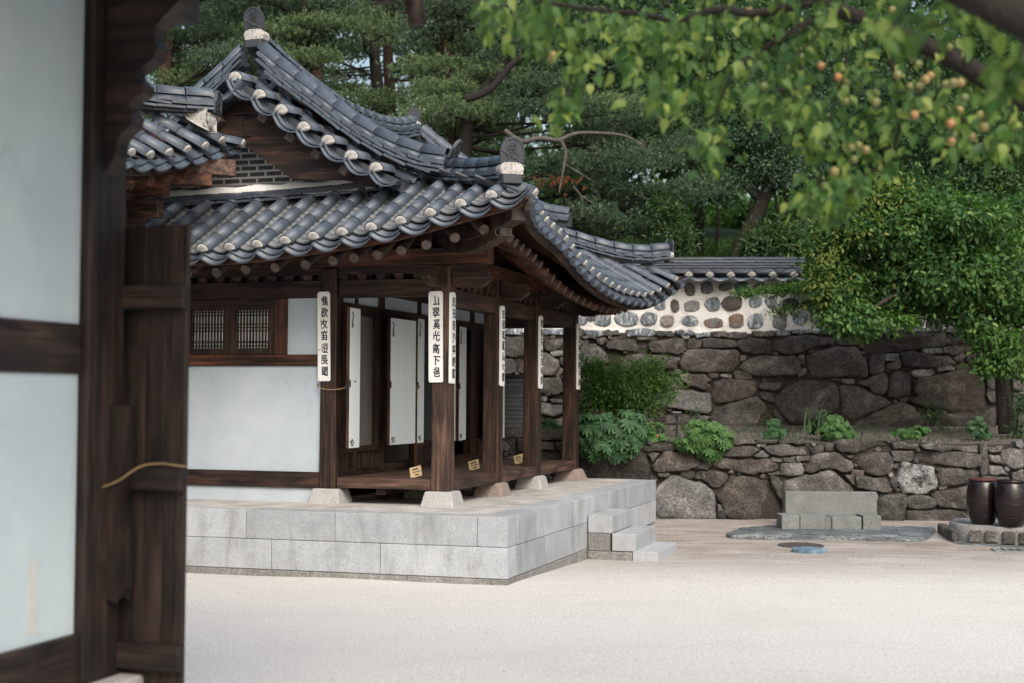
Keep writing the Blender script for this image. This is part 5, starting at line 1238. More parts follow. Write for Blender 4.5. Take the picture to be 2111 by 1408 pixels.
for k, (ex, z0, z1) in enumerate(((.03, 1.793, 1.85), (.055, 1.853, 1.91), (.03, 1.913, 1.965))):
    bevel(MB().box(CX0-ex, CX1+ex, CY0-ex, CY1+ex, z0, z1).build('cap_course', cm, ch), .004)
bevel(MB().box(CX0-.02, CX1+.02, CY0-.02, CY1+.02, 1.968, 2.02).build('cap_course', MT['tile_dark'], ch), .012)

# ------------------------------------------------------------------ calligraphy boards
def text_mesh(ch_, size):
    c = bpy.data.curves.new('t', 'FONT'); c.body = ch_; c.size = size; c.align_x = 'CENTER'; c.align_y = 'CENTER'; c.resolution_u = 3; c.fill_mode = 'FRONT'
    o = bpy.data.objects.new('t', c); COL.objects.link(o); dg = bpy.context.evaluated_depsgraph_get(); dg.update()
    me = bpy.data.meshes.new_from_object(o.evaluated_get(dg)); bpy.data.objects.remove(o); bpy.data.curves.remove(c); return me
def plaque(chars, M, wd, z0, z1, label, size=.085):
    """board in local frame: x across, y depth (front at -y), z up; M places it"""
    root = empty('calligraphy_board', label=label, cat='sign'); root.matrix_world = HM @ M; root['group'] = 'calligraphy boards on the porch pillars'
    c = .016; a = wd/2
    P_ = [(-a, z0+c), (-a+.004, z0+c*.3), (-a+c, z0), (a-c, z0), (a-.004, z0+c*.3), (a, z0+c), (a, z1-c), (a-c, z1-c*.35), (a-c, z1), (-a+c, z1), (-a+c, z1-c*.35), (-a, z1-c)]
    bd = fixn(MB().prism(P_, 'y', -.022, .0).build('board', MT['plaque_white'], root)); bevel(bd, .002)
    n = len(chars); hgt = (z1-z0-.08)/n
    for i, s in enumerate(chars):
        me = text_mesh(s, size*1.26); 
        zc = z1 - .045 - hgt*(i+.5)
        Mx = Matrix.Translation((random.uniform(-.003, .003), -.0235, zc)) @ Matrix.Rotation(R(90), 4, 'X') @ Matrix.Rotation(R(random.uniform(-3, 5)), 4, 'Z') @ Matrix(((1, .10, 0, 0), (.05, 1, 0, 0), (0, 0, 1, 0), (0, 0, 0, 1))) 
        v0 = [tuple(v.co) for v in me.vertices]; f0 = [tuple(p.vertices) for p in me.polygons]; b_ = MB(); tk = .0022
        for q, (ax, ay) in enumerate(((0, 0), (tk, .3*tk), (-tk, -.3*tk), (.2*tk, tk), (0, -tk))): b_.add([(x+ax, y+ay, z_+q*.00012) for x, y, z_ in v0], f0)
        b_.build('character', MT['ink'], root, M=Mx)
    for sx in (-1, 1):
        for zz in (z0+.022, z1-.022): MB().tube([(sx*(a-.02), -.0225, zz), (sx*(a-.02), -.025, zz)], .004, 6).build('nail', MT['iron'], root)
    return root
I4 = Matrix.Identity(4)
p = plaque('樵歌牧笛短長聞', Matrix.Translation((-1.24, -.092, 0)) @ Matrix.Rotation(R(-1.0), 4, 'Y'), .137, 1.86, 2.775, 'white board with black brush characters on the leftmost pillar, above the tan rope')
MB().box(-.055, -.04, -.0235, -.0222, 2.175, 2.19).build('seal', MT['seal_red'], p)
plaque('山翠溪光高下挹', Matrix.Translation((-.024, -.092, 0)) @ Matrix.Rotation(R(-.6), 4, 'Y'), .15, 1.85, 2.76, 'white board with black brush characters facing front on the corner pillar of the porch')
SR = Matrix.Rotation(R(90), 4, 'Z')
side_t = ['乾田是沙亭雙富', '昔閒氣萬弘大麓', '清陰不改四時春', '竹影掃階塵不動']
side_l = ['narrow white board seen edge-on, on the side face of the corner pillar', 'slanting-lit white character board on the second porch-side pillar, in front of the chimney', 'white character board seen edge-on on the third porch-side pillar, beside the peony leaves', 'white character board seen edge-on on the last porch-side pillar, beside the bright green shrub']
for (y, z0, z1), tx, lb in zip(((-.035, 1.84, 2.75), (1.6, 1.83, 2.715), (3.13, 1.815, 2.69), (4.93, 1.815, 2.69)), side_t, side_l):
    plaque(tx, Matrix.Translation((.092, y, 0)) @ SR, .14, z0, z1, lb)

# ------------------------------------------------------------------ notice cards on the deck, ropes
nl = ['small tan notice card lying on the porch deck left of the corner pillar', 'small tan notice card on the deck just right of the corner pillar', 'small tan notice card on the deck beside the dark brick chimney']
for (x, y), lb in zip(((-.40, .30), (-.335, 1.97), (-.33, 3.70)), nl):
    rt = empty('notice_card', label=lb, cat='notice'); rt['group'] = 'notice cards on the porch'
    rt.matrix_world = HM @ Matrix.Translation((x, y, DZ1)) @ Matrix.Rotation(R(12), 4, 'Z') @ Matrix.Rotation(R(-16), 4, 'Y')
    tl = Matrix.Rotation(R(-38), 4, 'X')
    MB().box(-.062, .062, -.003, .0, 0.002, .135, tl).build('card', MT['card'], rt)
    MB().box(-.05, .05, .0, .07, 0.0, .008).build('foot', MT['card'], rt)
    k = MB()
    for zz, n, hh, x0 in ((.100, 5, .022, -.036), (.064, 6, .012, -.032), (.028, 3, .018, -.012)):
        for i in range(n):
            k.box(x0+i*.0135, x0+i*.0135+.011, -.0045, -.0035, zz-hh/2, zz+hh/2, tl)
    k.build('lettering', MT['ink'], rt)
def rope(pts, r, lb):
    pts = [HM @ Vector(p) for p in curve3(pts)]
    o = MB().tube(pts, r, 7).build('rope', MT['rope'], None, True); tag(o, lb, 'rope', 'tan ropes tying the doors'); return o
rope([(-1.36, -.06, 1.83), (-1.34, -.115, 1.80), (-1.24, -.125, 1.775), (-1.13, -.11, 1.775), (-1.05, -.03, 1.80), (-.985, .01, 1.86), (-.99, .04, 1.85), (-1.06, -.04, 1.81)], .0055, 'tan rope tied around the leftmost pillar to the first open door')
rope([(-1.0, 1.70, 1.83), (-.95, 1.76, 1.80), (-.955, 1.80, 1.83), (-1.0, 1.74, 1.84)], .005, 'short tan rope joining two open door leaves left of the corner pillar')
rope([(-1.05, 3.08, 1.82), (-.98, 3.14, 1.79), (-.955, 3.21, 1.82)], .005, 'short tan rope holding the door leaf just right of the corner pillar')

# ------------------------------------------------------------------ boulder walls
from mathutils import Vector as _V
TONE = {'d': 'rock_d', 'b': 'rock_b', 'g': 'rock_g', 'l': 'rock_l', 's': 'rock_s', 'w': 'rock_w', 'r': 'rock_r'}
def chaikin(P_, k=.22, it=2):
    for _ in range(it):
        Q = []
        for i in range(len(P_)):
            a = P_[i]; b = P_[(i+1) % len(P_)]
            Q.append((a[0]+(b[0]-a[0])*k, a[1]+(b[1]-a[1])*k)); Q.append((a[0]+(b[0]-a[0])*(1-k), a[1]+(b[1]-a[1])*(1-k)))
        P_ = Q
    return P_
def stone(name, flat, Y, tone, parent, bulge=None, depth=.16, seed=0, rnd=False):
    P_ = [(flat[i], flat[i+1]) for i in range(0, len(flat), 2)]
    A = sum(P_[i][0]*P_[(i+1) % len(P_)][1]-P_[(i+1) % len(P_)][0]*P_[i][1] for i in range(len(P_)))/2
    if A < 0: P_ = P_[::-1]
    P_ = chaikin(P_, .09, 1); Q = []; r0 = random.Random(seed+77)
    for i in range(len(P_)):
        a = P_[i]; b = P_[(i+1) % len(P_)]; L = math.hypot(b[0]-a[0], b[1]-a[1]); Q.append(a); k = 2 if L > .16 else 1
        for q in range(k):
            t_ = (q+1)/(k+1) + r0.uniform(-.08, .08); j = r0.uniform(-1, 1)*min(.018, L*.14); nx_, nz2 = (b[1]-a[1])/(L+1e-6), -(b[0]-a[0])/(L+1e-6)
            Q.append((a[0]+(b[0]-a[0])*t_+nx_*j, a[1]+(b[1]-a[1])*t_+nz2*j))
    P_ = Q if not rnd else chaikin(P_, .25, 1)
    if rnd: fs_k = 0
    cx = sum(p[0] for p in P_)/len(P_); cz = sum(p[1] for p in P_)/len(P_)
    grow = 1 + .010/max(.05, min(max(p[0] for p in P_)-min(p[0] for p in P_), max(p[1] for p in P_)-min(p[1] for p in P_))) if bulge is None else 1
    P_ = [(cx+(a-cx)*grow, cz+(b-cz)*grow) for a, b in P_]
    ext = min(max(p[0] for p in P_)-min(p[0] for p in P_), max(p[1] for p in P_)-min(p[1] for p in P_))
    bl = bulge if bulge is not None else min(.13*ext + .014, .055)
    rr = random.Random(seed); tx, tz = rr.uniform(-.10, .10), rr.uniform(-.14, .06); off = rr.uniform(-.03, .035); fa_ = rr.uniform(0, 6.28); fdx, fdz = math.cos(fa_), math.sin(fa_); fo = rr.uniform(.05, .3); fs = rr.uniform(.15, .5)*(0 if rnd else 1); off = off*(.2 if rnd else 1)
    rings = [(1.0, depth), (1.0, .035), (.992, .0), (.972, -.5*bl), (.93, -.85*bl), (.82, -1.0*bl), (.60, -1.0*bl), (.30, -1.05*bl)]
    V = []; n = len(P_)
    for s, y in rings:
        for x, z in P_:
            q = _V(((x-cx)*s, y, (z-cz)*s)); nz_ = noise.noise(_V((q.x*5+seed, q.z*5, seed*1.7))) + .5*noise.noise(_V((q.x*13+seed, q.z*13, seed)))
            fc = max(0, (q.x*fdx + q.z*fdz) - ext*fo)*fs
            if y < .034: q.y += nz_*min(bl*.6, .03)*(1 if s < .96 else .4) + (q.x*tx + q.z*tz) + off + (fc if s < .99 else fc*.6)
            V.append((cx+q.x, Y+q.y, cz+q.z))
    V.append((cx, Y - 1.05*bl + off + .3*bl*noise.noise(_V((seed, cx, cz))), cz))
    Fq = []
    for r_ in range(len(rings)-1):
        for k in range(n):
            a = r_*n+k; b = r_*n+(k+1) % n; Fq.append((a, b, b+n, a+n))
    c = len(V)-1; b0 = (len(rings)-1)*n
    for k in range(n): Fq.append((b0+k, b0+(k+1) % n, c))
    o = link(name, mesh(name, V, Fq, True), parent, MT[TONE[tone]])
    return o
def inside(pt, P_):
    x, z = pt; c = False; j = len(P_)-1
    for i in range(len(P_)):
        if (P_[i][1] > z) != (P_[j][1] > z) and x < (P_[j][0]-P_[i][0])*(z-P_[i][1])/(P_[j][1]-P_[i][1]) + P_[i][0]: c = not c
        j = i
    return c
def seg_d(pt, P_):
    x, z = pt; best = 9
    for i in range(len(P_)):
        ax, az = P_[i]; bx_, bz = P_[(i+1) % len(P_)]; dx, dz = bx_-ax, bz-az; L = dx*dx+dz*dz or 1e-9
        t = max(0, min(1, ((x-ax)*dx+(z-az)*dz)/L)); best = min(best, math.hypot(x-ax-dx*t, z-az-dz*t))
    return best
def rubble_wall(root, data, Y, x0, x1, z0, z1, seed, wall_depth=.8, ztop=None):
    polys = []
    for i, (t, f) in enumerate(data):
        stone('stone', f, Y, t, root, seed=seed+i); polys.append([(f[k], f[k+1]) for k in range(0, len(f), 2)])
    rr = random.Random(seed); small = []
    boxes = [(min(p[0] for p in P_)-.15, max(p[0] for p in P_)+.15, min(p[1] for p in P_)-.15, max(p[1] for p in P_)+.15) for P_ in polys]
    for _ in range(2600):
        x = rr.uniform(x0, x1); z = rr.uniform(z0, z1); ok = True; dm = .16
        for P_, bb in zip(polys, boxes):
            if not (bb[0] < x < bb[1] and bb[2] < z < bb[3]): continue
            if inside((x, z), P_): ok = False; break
            dm = min(dm, seg_d((x, z), P_))
            if dm < .022: ok = False; break
        if not ok: continue
        for sx, sz, sr in small:
            dm = min(dm, math.hypot(sx-x, sz-z)-sr)
            if dm < .022: ok = False; break
        if not ok: continue
        r_ = min(dm*1.0, .15); small.append((x, z, r_))
        n = 6; ph = rr.uniform(0, 6.28); fl = []
        for k in range(n):
            a = ph + 6.283*k/n; q = r_*rr.uniform(.85, 1.25); fl += [x + math.cos(a)*q*1.1, z + math.sin(a)*q*.9]
        if len(small) < 150: stone('stone', fl, Y+.02, rr.choice('dggdbl'), root, seed=seed+500+len(small))
    # core behind the stones
    m = MB(); nx = int((x1-x0)/.12); nz_ = int((z1-z0)/.12); V = []; Fq = []
    for j in range(nz_+1):
        for i in range(nx+1):
            x = x0+(x1-x0)*i/nx; z = z0+(z1-z0)*j/nz_; V.append((x, Y+.055+.03*noise.noise(_V((x*7, z*7, seed))), z))
    for j in range(nz_):
        for i in range(nx): a = j*(nx+1)+i; Fq.append((a, a+1, a+nx+2, a+nx+1))
    link('wall_core', mesh('wall_core', V, Fq, True), root, MT['wall_core'])
    MB().box(x0, x1, Y+.10, Y+wall_depth, z0, z1-.02).build('wall_core', MT['wall_core'], root)
up = empty('boulder_wall', (0, 0, 0), 0, 'tall wall of big dark boulders under the white plastered wall', 'wall')
rubble_wall(up, UPPER, 22.8, -.5, 8.6, 1.15, 2.74, 40)
lo = empty('terrace_wall', (0, 0, 0), 0, 'low wall of dark boulders behind the stone bench, holding up the planted terrace', 'wall')
rubble_wall(lo, LOWER, 19.6, -.3, 7.5, -.1, 1.10, 900, .5)
for root, Y, x0, x1, z0, z1, sd_ in ((up, 22.8, -6.0, -.25, 1.15, 2.74, 2000), (lo, 19.6, -6, -.25, -.1, 1.1, 2500), (up, 22.8, 8.3, 10.5, 1.15, 2.74, 2200), (lo, 19.6, 7.2, 10, -.1, 1.1, 2700)):
    z = z0; i = 0                                   # plain continuation outside the picture
    while z < z1-.1:
        h_ = random.uniform(.28, .42); h_ = min(h_, z1-z); x = x0
        while x < x1-.1:
            w_ = min(random.uniform(.4, .9), x1-x)
            stone('stone', [x+.015, z+.015, x+w_-.015, z+.02, x+w_-.02, z+h_-.015, x+.02, z+h_-.02], Y, random.choice('dgb'), root, seed=sd_+i); i += 1; x += w_
        z += h_
    MB().box(x0, x1+.3, Y+.10, Y+.5, z0, z1).build('wall_core', MT['wall_core'], root)
# white plastered wall with set stones and tiled coping
wh = empty('plastered_wall', (0, 0, 0), 0, 'white plastered wall set with round stones and topped with grey tiles', 'wall')
nx, nz_ = 150, 14; V = []; Fq = []
for j in range(nz_+1):
    for i in range(nx+1):
        x = -6+17*i/nx; z = 2.68+1.0*j/nz_; V.append((x, 22.93+.018*noise.noise(_V((x*3, z*3, 1))) - (.05*max(0, 1-(z-2.68)/.12)), z))
for j in range(nz_):
    for i in range(nx): a = j*(nx+1)+i; Fq.append((a, a+1, a+nx+2, a+nx+1))
body = link('wall_body', mesh('wall_body', V, Fq, True), wh, MT['wall_mortar'])
MB().box(-6, 11, 23.0, 23.35, 2.6, 3.70).build('wall_body', MT['wall_mortar'], wh)
def round_stone(x, z, rx, rz, rot, tone, seed):
    rr = random.Random(seed); n = 10; fl = []
    for k in range(n):
        a = 6.283*k/n; q = rr.uniform(1.0, 1.2); sq = (abs(math.cos(a))**3+abs(math.sin(a))**3)**(-1/3)
        u, v = math.cos(a)*rx*q*sq, math.sin(a)*rz*q*sq; fl += [x+u*math.cos(rot)-v*math.sin(rot), z+u*math.sin(rot)+v*math.cos(rot)]
    stone('stone', fl, 22.912, tone, wh, bulge=.012, depth=.08, seed=seed, rnd=True)
for i, (x, z, rx, rz, ro, t) in enumerate(WHITE): round_stone(x, z, rx, rz, ro, t, 3000+i)
i = 0
for z, x0 in ((3.50, 5.0), (3.22, 5.15), (2.93, 5.05)):
    x = x0
    while x < 9: round_stone(x, z+random.uniform(-.02, .02), random.uniform(.10, .15), random.uniform(.09, .12), 0, random.choice('dgslr'), 3100+i); i += 1; x += random.uniform(.31, .38)
for z, x1 in ((3.50, 2.5), (3.22, 1.9), (2.93, .9)):
    x = x1
    while x > -3: round_stone(x, z, random.uniform(.10, .15), random.uniform(.09, .12), 0, random.choice('dgsl'), 3200+i); i += 1; x -= random.uniform(.31, .38)
# coping
cop = link('coping', MB().prism([(22.72, 3.655), (23.05, 3.86), (23.38, 3.655)], 'x', -6, 11).build('tmp', MT['tile_dark']).data, wh); bpy.data.objects.remove(bpy.data.objects['tmp'])
CTw = CT
k = 0; x = -5.9
while x < 9.5:
    zz = 3.655 + .014*(x-3)*.6
    for sgn in (1, -1):
        for d0 in (0,):
            y = 22.60 + d0 if sgn > 0 else 23.50 - d0
            M = frame((x, y, zz-.01 + d0*.62), (0, sgn, .42)) @ Matrix.Diagonal((1.02, .55, 1.02, 1))
            if sgn > 0: link('cover_tile', CTd, cop, None, M)
            elif k % 2 == 0 or True: link('cover_tile', CTd, cop, None, M)
            if d0 == 0 and sgn > 0: link('mortar_cap', caps(), cop, None, M @ Matrix.Translation((0, -.006, .002)))
        y = 22.58 if sgn > 0 else 23.52
        M = frame((x+.17, y, zz-.03), (0, sgn, .5)) @ Matrix.Diagonal((1.12, 1, .9, 1)); link('eave_tile', PE_, cop, None, M)
        M = frame((x+.17, y+.06*sgn, zz-.004), (0, sgn, .5)) @ Matrix.Diagonal((1.10, 1, .9, 1)); link('eave_tile', PE_, cop, None, M)
    x += .335; k += 1
x = -5.73
while x < 9.4:
    for y_ in (22.705, 23.395): link('closing_tile', CTd, cop, None, frame((x-.16, y_, 3.70 + .014*(x-3)*.6), (1, 0, 0)) @ Matrix.Diagonal((1.0, 1.05, 1.0, 1)))
    x += .335
SB = MB().box(-.165, .165, -.10, .10, -.018, .018).build('tmpb', MT['tile']).data; bpy.data.objects.remove(bpy.data.objects['tmpb']); SB.name = 'coping_tile'; SB.materials.append(MT['tile'])
for r_, (z, wd_) in enumerate(((3.775, 1.75), (3.815, 1.62), (3.857, 1.5), (3.905, 1.38), (3.955, 1.22))):
    x = -5.8 + (r_ % 2)*.17
    while x < 9.5:
        link('coping_tile', SB, cop, None, Matrix.Translation((x, 23.05+random.uniform(-.006, .006), z + .014*(x-3)*.6)) @ Matrix.Rotation(random.uniform(-.012, .012), 4, 'Y') @ Matrix.Diagonal((1, wd_*1.0, 1 if r_ > 2 else .7, 1)))
        x += .335

# ------------------------------------------------------------------ bench, paving slab, jars, covers, drain, lamp
be = empty('stone_bench', (0, 0, 0), 0, 'grey granite bench with a low backrest in front of the boulder wall', 'bench')
def wbx(name, x0, x1, y0, y1, z0, z1, mat, par, bw=.008, M=None):
    o = MB().box(x0, x1, y0, y1, z0, z1).build(name, MT[mat], par, M=M)
    if bw: bevel(o, bw, 2)
    return o
BY = 18.45
wbx('backrest', 3.62, 4.83, BY+.38, BY+.50, .03, .485, 'granite_bench', be, .01)
for a, b in ((3.50, 3.73), (3.736, 4.06), (4.15, 4.53), (4.55, 4.785)):
    wbx('seat_block', a, b, BY, BY+.375, .02, .205 if b != 4.53 else .185, 'granite_bench', be)
wbx('seat_block', 4.064, 4.146, BY+.02, BY+.375, .02, .178, 'granite_bench', be)
ps = empty('paving_slab', (0, 0, 0), 0, 'wide flat slab of layered grey stone under the bench', 'slab')
out = [(2.62, 17.72), (3.0, 17.58), (3.6, 17.55), (4.2, 17.50), (4.75, 17.38), (5.05, 17.45), (5.45, 18.3), (5.72, 19.2), (5.7, 19.5), (3.2, 19.5), (2.95, 18.6)]
def slab(poly, z0, z1, name, mat, par, rough=.012, seed=1):
    P_ = chaikin(poly, .2, 2); rr = random.Random(seed); V = []; n = len(P_)
    cx = sum(p[0] for p in P_)/n; cy = sum(p[1] for p in P_)/n
    for s, z in ((1.012, z0), (1.0+.0, (z0+z1)/2), (.992, z1-.012), (.975, z1), (.7, z1), (.35, z1)):
        for x, y in P_:
            q = (noise.noise(_V((x*6, y*6, z*9+seed))))*rough*2; V.append((cx+(x-cx)*s + (q if s > .98 else 0), cy+(y-cy)*s + (q if s > .98 else 0), z + (rough*noise.noise(_V((x*4*s, y*4*s, seed))) if z == z1 else 0)))
    V.append((cx, cy, z1)); Fq = [(r_*n+k, r_*n+(k+1) % n, (r_+1)*n+(k+1) % n, (r_+1)*n+k) for r_ in range(5) for k in range(n)] + [(5*n+k, 5*n+(k+1) % n, 6*n) for k in range(n)]
    return fixn(link(name, mesh(name, V, Fq, True), par, MT[mat]))
slab(out, -.12, .028, 'slab', 'slab_stone', ps, .02)
slab([(2.95, 17.7), (3.9, 17.56), (4.7, 17.5), (4.9, 17.75), (3.9, 18.2), (3.0, 18.1)], .02, .042, 'slab_layer', 'slab_stone', ps, .014, 7)
slab([(4.3, 17.62), (5.0, 17.6), (5.5, 18.6), (5.2, 18.95), (4.85, 18.2)], .018, .038, 'slab_layer', 'slab_stone', ps, .014, 9)
js = empty('jar_stand', (0, 0, 0), 0, 'low mortared stone stand under the dark brown jars', 'stand')
JZ = .18
slab([(5.50, 17.35), (6.9, 16.75), (7.6, 16.9), (7.6, 18.4), (5.8, 18.6), (5.45, 17.9)], -.15, JZ, 'stand_body', 'granite_rough', js, .008, 3)
fa, fb = Vector((5.50, 17.35)), Vector((6.9, 16.75))
fd_ = (fb-fa).normalized(); t0 = .05
for k, L in enumerate((.17, .19, .18, .24, .22, .2, .2)):
    c = fa + fd_*(t0+L/2); M = Matrix.Translation((c.x-.005, c.y-.01, -.005)) @ Matrix.Rotation(math.atan2(fd_.y, fd_.x), 4, 'Z')
    bevel(MB().box(-L/2+.015, L/2-.015, -.035, .05, -.01+random.uniform(-.01, .01), .135, M).build('stone', MT['rock_g'], js), .02, 2); t0 += L+.01
for k in range(5):
    M = Matrix.Translation((5.40+.03*k, 17.5+k*.2, -.01)) @ Matrix.Rotation(R(98), 4, 'Z')
    bevel(MB().box(-.08, .08, -.05, .03, -.0, .13, M).build('stone', MT['rock_g'], js), .02, 2)
ed = [(5.2, 17.3), (5.6, 17.15), (6.2, 16.85), (7.0, 16.55), (7.1, 16.75), (6.2, 17.05), (5.5, 17.4), (5.3, 17.6)]
slab(ed, -.2, -.03, 'rough_footing', 'slab_stone', js, .03, 5)
prof = [(.125, 0), (.150, .03), (.185, .14), (.208, .27), (.212, .36), (.200, .47), (.180, .555), (.168, .575), (.178, .590), (.178, .604), (.166, .612), (.05, .618)]
def jar(x, y, s, lb, rim):
    rt = empty('storage_jar', (x, y, JZ), 0, lb, 'jar', 'glazed storage jars'); 
    q = MB().lathe([(r_*s, z*s) for r_, z in prof[:8]], 40).build('body', MT['jar_glaze'], rt, True)
    for zz in (.12, .30, .44): MB().tube([(math.cos(a)*(np.interp(zz, [p[1] for p in prof], [p[0] for p in prof])+.001)*s, math.sin(a)*(np.interp(zz, [p[1] for p in prof], [p[0] for p in prof])+.001)*s, zz*s) for a in np.linspace(0, 6.283, 41)], .003, 4, False).build('ring', MT['jar_glaze'], rt, True)
    MB().lathe([(.163*s, .572*s), (.18*s, .585*s), (.18*s, .600*s), (.165*s, .608*s), (.02, .614*s)], 40).build('lid', MT[rim], rt, True)
jar(5.80, 17.55, .93, 'tall dark brown glazed jar with a reddish rim, the farther left of the pair', 'jar_rim')
jar(6.04, 17.24, .93, 'tall dark brown glazed jar standing in front and to the right of the red-rimmed one', 'jar_glaze')
jar(6.50, 17.3, .93, 'brown glazed jar cut off by the right picture edge', 'jar_glaze')
def disc(name, x, y, z, r_, h_, mat, lb, grp=None):
    rt = MB().lathe([(r_, -.05), (r_, h_-.006), (r_-.008, h_), (r_*.6, h_+.001), (.03, h_+.001)], 48, (0, 0)).build(name, MT[mat], None, False, Matrix.Translation((x, y, z)) @ Matrix.Rotation(.018, 4, 'X')); tag(rt, lb, 'manhole cover', grp); return rt
c1 = at(1664, 1130, 17.2); g1 = gz(0, 17.2)
q = disc('manhole_cover', 3.43, 16.42, gz(9, 16.42)+.004, .20, .035, 'cover_blue', 'round blue painted utility cover lying on the sand')
for a in range(6):
    MB().tube([(math.cos(a*1.05)*.06, math.sin(a*1.05)*.06, .032), (math.cos(a*1.05)*.17, math.sin(a*1.05)*.17, .032)], .004, 4).build('rib', MT['cover_blue'], q)
q = disc('manhole_cover', 3.45, 17.0, gz(9, 17.0)+.006, .27, .006, 'cover_rust', 'flat dark grey utility cover just behind the blue one')
dr = empty('drain_grate', (6.0, 16.62, gz(0, 16.62)), R(-9), 'grey slotted concrete drain cover in the sand beside the jar stand', 'drain cover')
wbx('grate_frame', -.38, .6, -.14, .14, -.05, .012, 'granite_bench', dr, .004)
for i in range(9): wbx('slot', -.2+i*.085, -.15+i*.085, -.10, .10, .0122, .0145, 'iron', dr, 0)
wbx('grate_edge', -.27, -.255, -.135, .135, .0122, .02, 'cover_rust', dr, 0)
lp = empty('garden_lamp', (2.38, 20.5, 1.16), R(-6), 'slim black garden lamp post with a flat head among the peonies', 'lamp')
wbx('post', -.018, .018, -.018, .018, -.05, .30, 'lamp_black', lp, .003)
wbx('head', -.06, .065, -.07, .05, .30, .345, 'lamp_black', lp, .004); wbx('glass', -.056, .061, -.066, .046, .3455, .352, 'lamp_glass', lp, 0)

# ------------------------------------------------------------------ side wing whose roof corner shows at the left
W_ = empty('side_wing', (HX, HY, 0), TH, 'neighbouring wing with an upturned grey tile roof corner in front of the main gable', 'house')
roof = None
wroof = link('roof', fast('roof', [(-2.05, -.80, 4.19), (-2.12, -1.2, 4.05), (-2.15, -2.2, 3.86), (-2.15, -4.2, 3.78), (-3.2, -1.85, 4.50), (-4.2, -2.2, 4.9), (-4.2, -4.2, 4.75), (-3.2, -4.2, 4.35)],
      [(0, 1, 2, 4), (2, 3, 7, 4), (4, 7, 6, 5), (0, 4, 5, 5)][:3]), W_, MT['wood_y'])
roof = wroof
n_cover = 0; n_pan = 0
WE = [(-4.4, 3.76), (-3.4, 3.80), (-2.22, 3.905), (-1.91, 3.975), (-1.58, 4.06), (-1.246, 4.155), (-.955, 4.255), (-.6, 4.36)]
def pW(Y):
    b = lerp_tab(WE, Y) - .045
    return lambda d, s: (-2.10 + .05*max(0, (Y+2.0))/1.2 - d, Y, b + .56*d + .03*d*d)
Yw = [-.955 - .31*k for k in range(11)]
for Y in Yw:
    L = min(2.0, .42 + (-.955-Y)*1.05)
    tile_row(pW(Y), L, None)
for Y in [-.80] + [y-.155 for y in Yw]:
    pan_row(pW(Y), min(1.9, max(.15, .2 + (-.955-Y)*1.0)), False, .13)
# last cover beyond the hip, turning the corner
M = frame((-1.95, -.70, 4.235), (-1, -.28, .22)) @ Matrix.Translation((0, -.02, 0)); link('cover_tile', CT, roof, None, M); link('mortar_cap', caps(), roof, None, M @ Matrix.Translation((0, -.004, 0)))
# back slope rows (towards the house)
for k in range(4):
    x = -2.35 - .3*k; M = frame((x, -.52-.02*k, 4.24), (0, -1, .55)); link('cover_tile', CT, roof, None, M)
ridge([(-3.6, -2.25, 4.93), (-3.0, -1.85, 4.80), (-2.6, -1.45, 4.74), (-2.10, -1.0, 4.755)], roof, 3)
end_tile((-2.08, -.98, 4.50), (1, .25, 0), roof, .95, .02, under=False)
bevel(MB().prism([(-2.35, 4.53), (-2.2, 4.50), (-2.09, 4.50), (-2.06, 4.42), (-2.07, 4.33), (-2.14, 4.34), (-2.28, 4.42)], 'y', -1.16, -1.02).build('end_mortar', MT['mortar'], roof), .03, 3)
strip([(-2.16, Y, lerp_tab(WE, Y) - .17) for Y in np.linspace(-4.2, -.75, 16)], .07, .09, 'wood_x', 'eave_board', W_)
def wbeam(nm, p0, p1, wd, h_, mat): 
    o = MB().beam(p0, p1, wd, h_).build(nm, MT[mat], W_); return bevel(o, .006)
wbeam('corner_beam', (-3.4, -2.2, 3.98), (-1.93, -.86, 3.96), .15, .16, 'wood_grey_x')
wbeam('corner_beam', (-3.4, -2.1, 3.80), (-2.10, -1.02, 3.83), .14, .12, 'wood_red_x')
for k in range(9):
    y = -1.25 - .33*k; z = lerp_tab(WE, y)
    wbeam('rafter', (-2.22, y, z-.29), (-3.6, y-.0, z+.36), .09, .09, 'wood_red_x')
wbeam('purlin', (-2.75, -1.2, 3.66), (-2.75, -4.2, 3.62), .13, .15, 'wood_y')
wbeam('lintel', (-2.75, -1.25, 3.45), (-2.75, -4.2, 3.42), .11, .2, 'wood_y'); wbeam('lintel', (-2.40, -1.45, 3.50), (-4.3, -1.45, 3.50), .11, .18, 'wood_x')
wbeam('purlin', (-2.33, -1.45, 3.70), (-4.3, -1.45, 3.70), .12, .15, 'wood_red_x')
fixn(MB().prism([(-3.0, 3.02), (-2.85, 3.05), (-2.72, 3.16), (-2.66, 3.14), (-2.60, 3.24), (-2.63, 3.33), (-2.56, 3.36), (-2.52, 3.41), (-3.0, 3.41)], 'y', -1.53, -1.43).build('carved_bracket', MT['wood_x'], W_))
MB().tube([(-2.78+.05*math.cos(a)*(1-a/14), -1.532, 3.20+.05*math.sin(a)*(1-a/14)) for a in np.linspace(0, 9, 24)], .006, 5).build('scroll', MT['wood_x'], W_)
MB().box(-3.20, -3.0, -1.6, -1.4, .03, 3.6).build('pillar', MT['wood_z'], W_); MB().box(-3.13, -3.04, -4.2, -1.6, .3, 3.5).build('plaster_panel', MT['plaster'], W_)
MB().box(-4.3, -3.2, -1.53, -1.46, .3, 3.5).build('plaster_panel', MT['plaster'], W_)
for yy_ in (-4.2,): MB().box(-3.20, -3.0, yy_-.1, yy_+.1, .03, 3.6).build('pillar', MT['wood_z'], W_)
MB().box(-3.25, -2.95, -4.4, -1.35, -.1, .3).build('footing', MT['granite'], W_)

